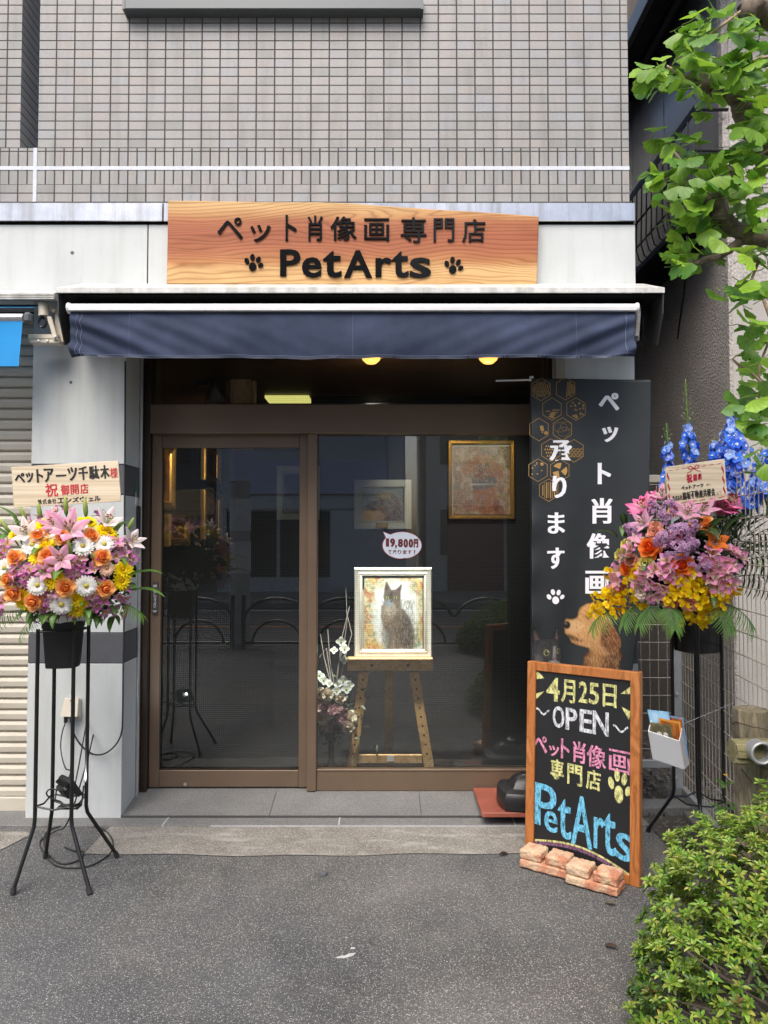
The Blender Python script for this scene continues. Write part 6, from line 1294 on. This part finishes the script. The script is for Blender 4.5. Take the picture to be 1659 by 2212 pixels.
m = MB(); m.box(NX - .02, NX + .02, NYf + .0, NYf + .055, zp, 5.1, .003); m.build('panel_trim', SD, nb)
m = MB(); yy = NYf + 1.62; m.box(NX - .22, NX - .0, yy, yy + .10, 3.0, 5.1, .004); m.build('window_frame', M['galv'], nb)
m = MB(); m.box(1.80, 6, -.2, 7, 5.12, 5.2); m.build('eave_soffit', mat('dark_soffit', (.03, .03, .028), .7, var=.1), nb)
m = MB(); m.box(1.76, 1.80, -.25, 7, 5.08, 5.22, .004); m.build('eave_edge', M['darkalu'], nb)
m = MB(); m.box(1.785, 1.82, -.2, 7, 5.22, 5.62); m.box(1.775, 1.815, -.2, 7, 5.63, 5.75); m.build('upper_wall', stucco_mat('tan_render', (.24, .185, .14), 120, .2, .003), nb)
m = MB()
for z in (5.13, 5.16): m.box(1.94, 1.98, -.2, 7, z - .06, z - .02)
m.build('soffit_rail', M['darkalu'], nb)
bg = MB(); gx = 1.85; gy0, gy1 = NYf - .03, NYf + 1.9
bg.obox((gx, gy0, 4.03), (0, gy1 - gy0, 0), (.008, 0, 0), (0, 0, .05)); bg.tube([(gx, gy0, 3.80), (gx, gy1, 3.80)], .008, 6); bg.tube([(gx, gy0, 3.62), (gx, gy1, 3.62)], .007, 6)
for k in range(20): yk_ = gy0 + k * .10; bg.tube([(gx, yk_, 4.03), (gx - .01, yk_, 3.60), (gx + .01, yk_, 3.52), (gx + .05, yk_, 3.49), (NX, yk_, 3.49)], .0055, 5)
for k in range(4): bg.tube([(gx + .04 + k * .045, gy0, 3.485), (gx + .04 + k * .045, gy1, 3.485)], .006, 5)
for yk_ in (gy0, gy1): bg.tube([(gx, yk_, 4.05), (NX, yk_, 4.05)], .01, 6); bg.tube([(gx, yk_, 3.80), (NX, yk_, 3.80)], .008, 6)
gr_ = bg.build('window_grille', M['black'], nb)
m = MB(); m.box(gx - .01, NX + .0, gy0, gy1, 3.42, 3.47, .004); m.build('grille_tray', M['black'], gr_)
m = MB(); m.tube([(NX - .012, NYf + .55, 3.4), (NX - .014, NYf + .62, 3.15), (NX - .012, NYf + .70, 2.98), (NX - .012, NYf + .74, 2.88)], .005, 5); m.build('cable', M['black'], nb)
# ------------------------------------------------------------------ log fence at the right edge
lp = thing('log_post', 'weathered wooden post with a mossy cross log wired on, behind the bush', 'post', tuple(at(1625, 1790, -1.05)))
def logm(a, b, r, n=22, seed=0, ends=True):
    rn = random.Random(seed); m = MB(); a, b = Vector(a), Vector(b); d_ = (b - a); up = Vector((0, 0, 1)) if abs(d_.normalized().z) < .9 else Vector((1, 0, 0)); u_ = d_.cross(up).normalized(); w_ = d_.cross(u_).normalized(); ofs = [1 + rn.uniform(-.05, .05) for _ in range(n)]; crack = rn.randrange(n); ofs[crack] = .86; ofs[(crack + 9) % n] = .90
    ts = [0, .004, .03] + [k / 8 for k in range(1, 8)] + [.97, .996, 1]; 
    for t in ts:
        rs = r * (.90 if t in (0, 1) else .97 if t in (.004, .996) else 1)
        for k in range(n): an = 6.2832 * k / n; q = rs * (ofs[k] + rn.uniform(-.012, .012)); m.v.append(tuple(a + d_ * t + (u_ * math.cos(an) + w_ * math.sin(an)) * q)); m.c.append((1, 1, 1))
    for i in range(len(ts) - 1):
        for k in range(n): m.f.append((i * n + k, i * n + (k + 1) % n, (i + 1) * n + (k + 1) % n, (i + 1) * n + k))
    m.f.append(tuple(range(n))[::-1]); m.f.append(tuple((len(ts) - 1) * n + k for k in range(n))); return m
pc = at(1633, 1540, -1.05); logm((pc.x, -1.02, -.02), (pc.x - .005, -1.02, Z(1530, -1.02)), .066, seed=3).build('upright', M['oldwood'], lp, angle=35)
lz = at(1600, 1621, -1.16); MW = wood_mat('mossy_log', [(.3, (.13, .12, .055)), (.5, (.22, .20, .10)), (.7, (.30, .26, .16))], (.25, 1.6, 1.6), 14, 1.6, .85, .25)
logm((X(1582, 1621, -1.17), -1.17, lz.z), (2.6, -1.10, lz.z - .01), .047, seed=5).build('cross_log', MW, lp, angle=35)
m = MB(); c_ = at(1640, 1624, -1.23); P = [c_ + Vector((.037 * math.cos(a), 0, .037 * math.sin(a))) for a in [k * .2618 for k in range(25)]]; m.tube([p + Vector((0, -.02, 0)) for p in P], .0062, 6); q = MB(); q.lathe([(.041, 0), (.041, .05), (.033, .05), (.033, 0)], (0, 0, 0), 24, 'y'); m.merge(q, Matrix.Translation(c_ + Vector((0, .03, 0)))); m.build('pipe_end', M['galv'], lp, angle=40)
m = MB(); rust = mat('rusty_wire', (.07, .045, .035), .8, var=.3)
for dz, ph in ((.07, 0), (-.06, 1), (.01, 2)): m.tube([Vector((pc.x + .072 * math.cos(a), -1.02 + .072 * math.sin(a) - (.10 if math.sin(a) < -.2 else 0), lz.z + dz + .018 * math.sin(2 * a + ph))) for a in [k * .3307 for k in range(20)]], .0022, 5)
m.tube([at(1600, 1660, -1.14), at(1625, 1690, -1.15), at(1650, 1702, -1.15), at(1656, 1675, -1.15)], .0020, 5); m.build('tie_wire', rust, lp)
# ------------------------------------------------------------------ azalea bush in front
def leaf_whorls(mb, whorls, seed, L0=.029, W0=.0047):
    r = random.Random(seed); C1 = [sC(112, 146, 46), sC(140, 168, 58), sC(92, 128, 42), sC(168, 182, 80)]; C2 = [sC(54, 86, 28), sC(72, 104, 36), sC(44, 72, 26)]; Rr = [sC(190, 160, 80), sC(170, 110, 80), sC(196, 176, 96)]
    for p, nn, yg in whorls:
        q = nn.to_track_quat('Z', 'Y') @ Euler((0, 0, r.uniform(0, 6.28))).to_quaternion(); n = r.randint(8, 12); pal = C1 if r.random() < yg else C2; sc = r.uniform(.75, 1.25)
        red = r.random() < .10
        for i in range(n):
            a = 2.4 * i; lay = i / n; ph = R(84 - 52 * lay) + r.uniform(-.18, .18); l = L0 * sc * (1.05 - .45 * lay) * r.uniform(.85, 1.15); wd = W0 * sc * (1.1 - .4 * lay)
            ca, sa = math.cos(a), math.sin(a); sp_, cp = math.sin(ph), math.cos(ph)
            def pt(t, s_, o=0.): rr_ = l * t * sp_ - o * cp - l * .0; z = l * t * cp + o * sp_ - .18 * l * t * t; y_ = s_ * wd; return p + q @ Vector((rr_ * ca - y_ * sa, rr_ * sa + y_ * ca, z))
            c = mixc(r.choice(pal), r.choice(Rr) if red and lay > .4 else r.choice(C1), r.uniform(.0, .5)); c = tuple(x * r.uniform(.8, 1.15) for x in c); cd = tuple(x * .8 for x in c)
            mb.add([pt(0, 0), pt(.52, -1, .003), pt(.52, 0, -.0), pt(.52, 1, .003), pt(.82, -.62, .002), pt(.82, .62, .002), pt(1, 0)], [(0, 1, 2), (0, 2, 3), (1, 4, 6, 2), (2, 6, 5, 3)], [cd, c, cd, c, c, c, c])
BC = [((1.16, -1.62, .26), (.30, .34, .32)), ((1.42, -1.55, .36), (.36, .38, .34)), ((1.00, -1.78, .17), (.27, .30, .24)), ((1.00, -1.66, .34), (.18, .24, .15)), ((1.36, -1.90, .20), (.38, .34, .32)), ((1.70, -1.70, .37), (.32, .40, .38)), ((1.20, -1.32, .34), (.20, .20, .18)), ((.86, -1.85, .12), (.15, .2, .14))]
rb = random.Random(12); WH = []
for C, rad in BC:
    C = Vector(C) - Vector((0, 0, .03)); n = int(2150 * rad[0] * rad[2] / .10)
    for _ in range(n):
        a, b = rb.uniform(0, 6.28), math.acos(rb.uniform(-1, 1)); k = (rb.random() ** .35) * (1 + .10 * math.sin(a * 5 + b * 7)) ; d_ = Vector((math.sin(b) * math.cos(a), math.sin(b) * math.sin(a), math.cos(b))); p = C + Vector((d_.x * rad[0], d_.y * rad[1], d_.z * rad[2])) * k
        if p.z < .03 or p.y > -1.02 or p.y < -2.35: continue
        u, v = proj(p)
        if u < 1655 and v > 2190 and p.z < .2: pass
        inside = any(((p.x - c2[0]) / r2_[0]) ** 2 + ((p.y - c2[1]) / r2_[1]) ** 2 + ((p.z - c2[2]) / r2_[2]) ** 2 < .55 for c2, r2_ in BC)
        if inside: continue
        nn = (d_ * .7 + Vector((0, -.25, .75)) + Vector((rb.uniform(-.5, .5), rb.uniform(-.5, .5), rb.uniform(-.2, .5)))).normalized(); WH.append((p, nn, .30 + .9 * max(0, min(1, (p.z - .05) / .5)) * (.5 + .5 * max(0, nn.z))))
az = thing('azalea_bush', 'light green azalea bush filling the lower right corner in front of the chalkboard', 'bush', (1.35, -1.65, .0))
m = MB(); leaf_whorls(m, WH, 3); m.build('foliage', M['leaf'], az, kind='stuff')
m = MB(); m.cur = (1, 1, 1)
for i in range(50):
    p, nn, _ = WH[rb.randrange(len(WH))]; b = Vector((1.32 + rb.uniform(-.2, .2), -1.65 + rb.uniform(-.15, .15), 0)); mid = b.lerp(p, .55) + Vector((rb.uniform(-.04, .04), rb.uniform(-.04, .04), -.03)); m.tube([b, mid, p], [.006, .0035, .0015], 5)
m.build('stem', M['bark'], az, kind='stuff')
m = MB(); sheetv = [(.98, -2.3), (1.9, -2.4), (2.0, -1.2), (1.3, -1.12), (.95, -1.5)]; m.prism([(x, y, .02) for x, y in sheetv], [(x, y, -.02) for x, y in sheetv]); o = m.build('soil', M['soil']); o['kind'] = 'structure'
# weeds behind the post
m = MB(); r3 = random.Random(3)
for k in range(46):
    b = Vector((1.60 + r3.uniform(-.06, .12), -.75 + r3.uniform(-.15, .15), .0)); q = b + Vector((r3.uniform(-.1, .1), r3.uniform(-.1, .1), r3.uniform(.1, .42))); m.cur = sC(70, 100, 40); m.tube([b, q], .0015, 4); s_ = MB(); petal_layer(s_, 3, .06, .03, R(50), R(110), sC(50, 86, 30), sC(90, 130, 50), .2, 0, 0, 0, .7, 4, 2, .2, k); m.merge(s_, Matrix.Translation(q))
    if k < 7: s_ = MB(); petal_layer(s_, 8, .012, .005, R(70), R(90), sC(250, 200, 20), sC(250, 210, 20), .1, 0, 0, 0, .5, 2, 2, .1, k); m.merge(s_, Matrix.Translation(q + Vector((0, -.02, .05))))
o = tag(m.build('weed_plant', M['leaf']), 'green weed with small yellow flowers growing behind the wooden post', 'plant')
# ------------------------------------------------------------------ ginkgo tree, trunk outside the right edge
gt = thing('ginkgo_tree', 'ginkgo tree reaching in from the right edge with knobbly pruned branches and fan shaped leaves', 'tree', (1.95, -1.75, 0))
GYP = -1.72
def gp(u, v, y=GYP): return at(u, v, y)
m = MB(); m.tube([(1.95, -1.75, 0), (1.93, -1.74, 1.2), (1.90, -1.72, 2.2), (1.88, -1.75, 3.0), (1.86, -1.75, 3.8)], [.12, .10, .085, .075, .06], 14); m.build('trunk', M['bark'], gt, smooth=True)
BR = [([(1900, 300), (1720, 330), (1640, 300), (1612, 255), (1598, 215), (1570, 200), (1545, 190), (1515, 178), (1490, 164)], [.05, .040, .033, .030, .028, .026, .024, .022, .014], GYP), ([(1900, 560), (1720, 530), (1650, 512), (1605, 508), (1580, 485), (1556, 470), (1548, 445), (1536, 425), (1500, 430), (1470, 425)], [.05, .036, .027, .025, .024, .025, .034, .038, .030, .016], GYP - .05), ([(1605, 512), (1592, 527), (1570, 545), (1545, 556), (1520, 563), (1495, 570), (1474, 575)], [.020, .013, .011, .010, .008, .008, .006], GYP - .05), ([(1900, 60), (1720, 45), (1660, 28), (1620, 20), (1606, 30)], [.06, .05, .045, .040, .025], GYP - .02), ([(1560, 400), (1566, 380), (1580, 362)], [.03, .022, .012], GYP - .05)]
rbk = random.Random(6)
for pts, rs, y in BR:
    P = []; RS = []
    for i in range(len(pts) - 1):
        for k in range(3): t = k / 3; P.append(gp(pts[i][0] + (pts[i + 1][0] - pts[i][0]) * t + rbk.uniform(-2.5, 2.5), pts[i][1] + (pts[i + 1][1] - pts[i][1]) * t + rbk.uniform(-2.5, 2.5), y + rbk.uniform(-.01, .01))); RS.append((rs[i] + (rs[i + 1] - rs[i]) * t) * rbk.uniform(.86, 1.18))
    P.append(gp(*pts[-1], y)); RS.append(rs[-1]); m = MB(); m.tube(P, RS, 14); m.v = [tuple(Vector(q) + Vector((rbk.uniform(-1, 1), rbk.uniform(-1, 1), rbk.uniform(-1, 1))) * RS[i // 14] * .16) for i, q in enumerate(m.v)]; m.build('branch', M['bark'], gt, smooth=True)
TW = [[(1640, -8), (1600, 25), (1540, 70), (1495, 105), (1457, 132)], [(1700, 270), (1659, 294), (1610, 325), (1560, 357)], [(1700, 300), (1640, 335), (1580, 380)], [(1396, 393), (1440, 384), (1477, 374), (1500, 372)], [(1680, 860), (1655, 835), (1619, 802), (1596, 789), (1582, 776), (1590, 768), (1604, 768), (1612, 765)], [(1700, 120), (1640, 125), (1590, 150)], [(1500, 172), (1470, 160), (1440, 142)], [(1492, 372), (1470, 345), (1450, 320)], [(1640, 560), (1625, 600), (1610, 640)], [(1640, 620), (1668, 700), (1660, 740), (1640, 790), (1640, 860)]]
for pts in TW:
    m = MB(); n = len(pts); m.tube([gp(*p, GYP - .03) for p in pts], [.0055 * (1 - .6 * i / n) for i in range(n)], 7); m.build('twig', M['twig'], gt, smooth=True)
LEAF = []
def ginkgo_leaf(mb, p, nrm, dirv, s, r):
    z = nrm.normalized(); x = (dirv - z * dirv.dot(z)).normalized(); y = z.cross(x); spread = R(r.uniform(48, 72)); n = 12; bend = r.uniform(.15, .75); fold = r.uniform(.05, .5); notch = r.choice((0, .12, .28, .4)); c = mixc(sC(84, 134, 32), sC(166, 206, 58), r.random()); c = mixc(c, sC(74, 126, 58), r.random() * .55); cen = tuple(q * .86 for q in c)
    def pt(a, q): rr_ = s * q; X_ = rr_ * math.cos(a); Y_ = rr_ * math.sin(a) * 1.05; return p + x * X_ + y * Y_ + z * (-bend * X_ * X_ / s * .9 + fold * abs(Y_) * .5 - .3 * bend * Y_ * Y_ / s)
    vs, cs = [p], [mixc(c, sC(150, 170, 60), .3)]; 
    for q in (.5, .8, 1.):
        for i in range(n + 1):
            a = -spread + 2 * spread * i / n; e = abs(i - n / 2) / (n / 2); l = q * (1 - .18 * e ** 2 - (notch if i == n // 2 else notch * .25 if abs(i - n // 2) == 1 else 0) * (q > .9) * 1. + (.045 * math.sin(i * 2.9 + s * 900) if q == 1 else 0)); vs.append(pt(a, l)); cs.append(tuple(min(1, z_ * (1.12 if i % 2 else .88)) for z_ in (c if q > .6 else cen)))
    w_ = n + 1; fs = [(0, 1 + i, 2 + i) for i in range(n)] + [(1 + k * w_ + i, 1 + (k + 1) * w_ + i, 2 + (k + 1) * w_ + i, 2 + k * w_ + i) for k in range(2) for i in range(n)]; mb.add(vs, fs, cs)
    st = p - x * s * r.uniform(.6, 1.0) - z * s * .25 + y * s * r.uniform(-.2, .2); mb.cur = sC(120, 150, 60); mb.tube([st, (st + p) / 2 - z * s * .06, p], .0013, 4, False)
rg = random.Random(22); gm_ = MB()
CL = [(1560, 45, 80, 40, 26), (1500, 60, 40, 35, 6), (1500, 110, 45, 40, 10), (1620, 120, 55, 60, 22), (1560, 160, 60, 50, 18), (1430, 150, 45, 25, 9), (1412, 172, 35, 25, 8), (1450, 180, 45, 30, 10), (1500, 165, 40, 30, 9), (1520, 205, 30, 30, 4), (1530, 245, 15, 10, 2), (1640, 210, 40, 50, 16), (1640, 300, 40, 50, 16), (1590, 150, 60, 40, 14), (1420, 290, 20, 14, 2), (1450, 300, 40, 14, 5), (1480, 325, 40, 20, 5), (1400, 370, 14, 12, 2), (1500, 370, 70, 40, 20), (1440, 400, 40, 35, 9), (1550, 360, 60, 40, 18), (1610, 350, 50, 60, 20), (1470, 440, 50, 45, 15), (1540, 440, 70, 50, 18), (1620, 440, 45, 60, 20), (1560, 500, 40, 30, 8), (1500, 490, 50, 35, 14), (1500, 545, 45, 28, 9), (1460, 560, 20, 18, 5), (1540, 560, 30, 18, 4), (1620, 545, 25, 15, 6), (1650, 560, 15, 30, 5), (1590, 600, 25, 10, 2), (1580, 640, 30, 25, 4), (1630, 640, 35, 30, 7), (1620, 690, 35, 30, 7), (1640, 750, 30, 40, 9), (1645, 830, 25, 50, 12), (1630, 890, 30, 40, 8), (1645, 960, 20, 40, 7), (1590, 860, 25, 22, 3), (1655, 1030, 15, 30, 3), (1700, 400, 30, 300, 16)]
for u, v, ru, rv, n in CL:
    for _ in range(int(n * 1.12)):
        a = rg.uniform(0, 6.28); k = rg.random() ** .5; p = gp(u + ru * k * math.cos(a), v + rv * k * math.sin(a), GYP + rg.uniform(-.16, .14)); dirv = Vector((rg.uniform(-1, .5), rg.uniform(-1, .4), rg.uniform(-.9, .25))); nn = Vector((rg.uniform(-.6, .6), rg.uniform(-1.0, .2), rg.uniform(.2, 1.2))); ginkgo_leaf(gm_, p, nn, dirv, rg.uniform(.036, .060), rg)
gm_.build('crown', M['ginkgo'], gt, smooth=True, kind='stuff')
# ------------------------------------------------------------------ artificial flowers in the window
af = thing('artificial_flowers', 'artificial arrangement of white dogwood and pale roses on bare twigs left of the easel', 'flowers', tuple(at(715, 1655, .66)))
AK = {'dog': lambda s: (lambda m: (petal_layer(m, 4, .030, .030, R(64), R(92), sC(196, 204, 190), sC(232, 236, 240), .25, 0, .003, 0, .45, 4, 2, .08, s), setattr(m, 'cur', sC(180, 190, 110)), m.lathe([(.006, 0), (.005, .006), (0, .008)], (0, 0, .002), 8), m)[-1])(MB()), 'ar': lambda s: fl_rose(sC(196, 150, 152), sC(222, 196, 196), s), 'wr': lambda s: fl_rose(sC(214, 200, 176), sC(232, 224, 206), s), 'dah': lambda s: fl_carn(sC(178, 130, 140), sC(222, 190, 196), s)}
AP = {k: (lambda me: (me.materials.append(M['petal']), me)[1])(f(3).mesh({'dog': 'dogwood_flower', 'ar': 'dusty_rose', 'wr': 'cream_rose', 'dah': 'pink_dahlia'}[k], smooth=True)) for k, f in AK.items()}
for k, pts in (('dog', [(737, 1386), (722, 1405), (745, 1402), (744, 1426), (700, 1470), (712, 1477), (730, 1480), (742, 1470), (755, 1480), (690, 1460), (727, 1492), (748, 1488)]), ('ar', [(700, 1529), (734, 1540)]), ('wr', [(735, 1508), (707, 1500), (755, 1550), (752, 1570), (697, 1550), (692, 1498), (672, 1530)]), ('dah', [(726, 1530), (744, 1540), (708, 1572), (718, 1536), (738, 1555)])):
    for u, v in pts: inst({'dog': 'dogwood_flower', 'ar': 'dusty_rose', 'wr': 'cream_rose', 'dah': 'pink_dahlia'}[k], AP[k], af, at(u, v, .62 + rg.uniform(-.03, .03)), Vector((rg.uniform(-.4, .4), -1, rg.uniform(.0, .6))).to_track_quat('Z', 'Y').to_euler(), rg.uniform(.8, 1.05))
m = MB(); m.cur = (1, 1, 1)
for pts in ([(725, 1480), (732, 1430), (742, 1400), (750, 1340), (747, 1270)], [(715, 1480), (700, 1420), (692, 1370)], [(722, 1480), (712, 1420), (708, 1360)], [(728, 1470), (738, 1380), (755, 1310)], [(735, 1470), (745, 1420), (760, 1370), (748, 1320)], [(715, 1470), (705, 1400), (690, 1420)]): m.tube([at(u, v, .65) for u, v in pts], [.004 * (1 - .18 * i) for i in range(len(pts))], 5)
m.build('twig', mat('pale_bare_twig', (.50, .47, .43), .8, var=.15), af)
m = MB(); r5 = random.Random(9)
for _ in range(240): p = at(718 + r5.gauss(0, 28), 1540 + r5.gauss(0, 38), .67); s_ = MB(); petal_layer(s_, 1, .045, .016, R(60), R(100), sC(60, 78, 60), sC(110, 128, 110), .2, r5.uniform(0, 6.3), 0, 0, .7, 4, 2, .1, _); m.merge(s_, Matrix.Translation(p) @ Euler((r5.uniform(-1, 1) + 1.2, 0, r5.uniform(-1, 1))).to_matrix().to_4x4())
m.build('greenery', M['leaf'], af, kind='stuff')
m = MB(); p = at(715, 1600, .67); m.lathe([(.05, .0), (.055, .01), (.02, .04), (.018, .16), (.05, .22), (.065, .32), (.06, .33)], (p.x, .69, .056), 18); m.build('vase', mat('dark_vase', (.03, .035, .03), .25, var=0), af, smooth=True)
# ------------------------------------------------------------------ across the street: what the window glass mirrors
def facade(name, label, x0, x1, h, y, mt, extra): 
    t = thing(name, label, 'building', ((x0 + x1) / 2, y, 0)); m = MB(); m.box(x0, x1, y - 6, y, -.15, h); m.build('wall', mt, t); extra(t, y); return t
gw = mat('grey_render', (.56, .56, .57), .8, var=.12); bw = mat('beige_render', (.62, .58, .52), .8, var=.12); dw = mat('dark_render', (.12, .12, .125), .8, var=.12); ww = mat('white_wall', (.62, .62, .62), .7, var=.1)
dg = mat('dark_shop_glass', (.02, .022, .025), .08, var=0); lav = mat('lavender_sign', (.52, .54, .70), .6, var=.05)
def bx2(t, nm, mt, x0, x1, y0, y1, z0, z1): m = MB(); m.box(x0, x1, y0, y1, z0, z1, .01); return m.build(nm, mt, t)
def ex1(t, y):
    bx2(t, 'sign_band', lav, -3.9, .1, y, y + .12, 2.72, 3.62); bx2(t, 'pipe', ww, .12, .55, y, y + .2, 0, 4.6); bx2(t, 'lower_band', ww, -4.6, .1, y, y + .06, 2.3, 2.66)
    for i in range(3): bx2(t, 'shop_window', dg, -4.4 + i * 1.5, -3.0 + i * 1.5, y, y + .03, .4, 2.25)
    for i in range(3): wf = bx2(t, 'window', dg, -4.2 + i * 1.7, -3.0 + i * 1.7, y, y + .05, 5.0, 6.3)
    bx2(t, 'white_shutter', ww, -1.5, .0, y + .031, y + .06, .1, 2.25)
def ex2(t, y):
    for i in range(3):
        for j in range(3): bx2(t, 'window', dg, 1.6 + i * 1.9, 2.7 + i * 1.9, y, y + .05, 1.0 + j * 2.6, 2.3 + j * 2.6)
    bx2(t, 'red_door', mat('dark_red_panel', (.16, .02, .025), .5, var=.1), 1.8, 3.4, y + .05, y + .09, .0, 2.4)
def ex3(t, y):
    for i in range(4):
        for j in range(3): bx2(t, 'window', dg, -12 + i * 1.8, -10.9 + i * 1.8, y, y + .05, 1.0 + j * 2.6, 2.3 + j * 2.6)
facade('opposite_shop', 'grey shop building across the street with a lavender sign band, mirrored in the glass', -4.7, .6, 10.5, -16, gw, ex1)
facade('opposite_house', 'beige house across the street with a dark red panel, mirrored in the glass', 1.2, 7.5, 9.6, -16.4, bw, ex2)
facade('opposite_block', 'dark apartment block across the street at the left, mirrored in the glass', -13, -5.0, 8.5, -16.2, dw, ex3)
def rail(x0):
    t = thing('guardrail', 'black guardrail of curved bars along the kerb, mirrored in the glass', 'guardrail', (x0 + .95, -5.4, 0), 'guardrails along the kerb'); m = MB()
    for xx in (x0 + .05, x0 + 1.85): m.tube([(xx, -5.4, 0), (xx, -5.4, .72)], .03, 10)
    m.build('post', M['black'], t); m = MB(); arc = lambda cx, cz, rx, rz, a0, a1: [(cx + rx * math.cos(a0 + (a1 - a0) * k / 16), -5.4, cz + rz * math.sin(a0 + (a1 - a0) * k / 16)) for k in range(17)]
    m.tube(arc(x0 + .5, .35, .45, .33, math.pi, .4), .022, 8); m.tube(arc(x0 + 1.4, .35, .45, .33, math.pi - .4, 0), .022, 8); m.tube(arc(x0 + .95, .55, .08, .10, math.pi, 2 * math.pi), .02, 8); m.tube(arc(x0 + .5, .08, .33, .30, math.pi, 0), .018, 8); m.tube(arc(x0 + 1.4, .08, .33, .30, math.pi, 0), .018, 8); m.tube([(x0 + .05, -5.4, .08), (x0 + 1.85, -5.4, .08)], .02, 8); m.build('curved_bars', M['black'], t)
for x0 in (-3.9, -1.95, 0.0): rail(x0)
up = thing('utility_pole', 'grey utility pole with stickers across the kerb, mirrored in the sliding door', 'pole', (-2.05, -5.9, 0)); m = MB(); m.tube([(-2.05, -5.9, -.15), (-2.05, -5.9, 7)], [.15, .12], 16); m.build('shaft', mat('pole_concrete', (.36, .36, .35), .8, var=.1), up)
for z, c_2 in ((1.6, ww), (2.3, lav), (1.0, ww)): m = MB(); m.tube([(-2.05, -5.9, z), (-2.05, -5.9, z + .45)], .153, 16, False); m.build('sticker', c_2, up)
hd = thing('street_hedge', 'dark clipped hedge by the kerb behind the camera, mirrored low in the shop window', 'hedge', (1.9, -5.0, 0)); fo = az.children[0]
for ch in az.children:
    cc_ = ch.copy(); COL.objects.link(cc_); cc_.parent = hd; cc_.scale = (1.5, 1.1, 1.3); cc_['kind'] = 'stuff'
# ------------------------------------------------------------------ small litter on the pavement
for (u, v, c, lab) in ((1096, 1843, sC(60, 44, 36), 'dark curled dry leaf on the concrete strip by the chalkboard'), (1306, 1905 + 45, sC(96, 92, 70), 'grey green dry leaf in front of the brick blocks'), (1307, 2042, sC(70, 52, 38), 'brown dry leaf on the asphalt near the bush')):
    m = MB(); p = gr(u, v, .008); petal_layer(m, 1, .05, .022, R(70), R(100), c, tuple(x * 1.3 for x in c), .5, rg.uniform(0, 6), 0, 0, .7, 5, 2, 0, 1); q = MB(); q.merge(m, Matrix.Translation(p)); tag(q.build('dry_leaf', M['leaf']), lab, 'leaf', 'dry leaves on the ground')
m = MB(); p = gr(698, 1889, .002); m.lathe([(.02, 0), (.018, .009), (.008, .014), (0, .015)], p, 8); tag(m.build('pebble', M['granite'], angle=30), 'small dark pebble on the asphalt before the door', 'stone')

m = MB(); p = gr(748, 2066, .003); m.add([p + Vector((x * .001, y * .001, 0)) for x, y in ((-40, -8), (-22, 4), (-4, 6), (10, 20), (34, 24), (26, 8), (12, -2), (-8, -12))], [tuple(range(8))]); m.add([gr(762, 2048, .003) + Vector((x * .001, y * .001, 0)) for x, y in ((-9, -5), (8, -6), (10, 4), (-6, 7))], [(0, 1, 2, 3)]); o = m.build('road_paint_splash', mat('white_paint_splash', (.5, .5, .48), .8, var=.3, vs=60)); o['kind'] = 'structure'
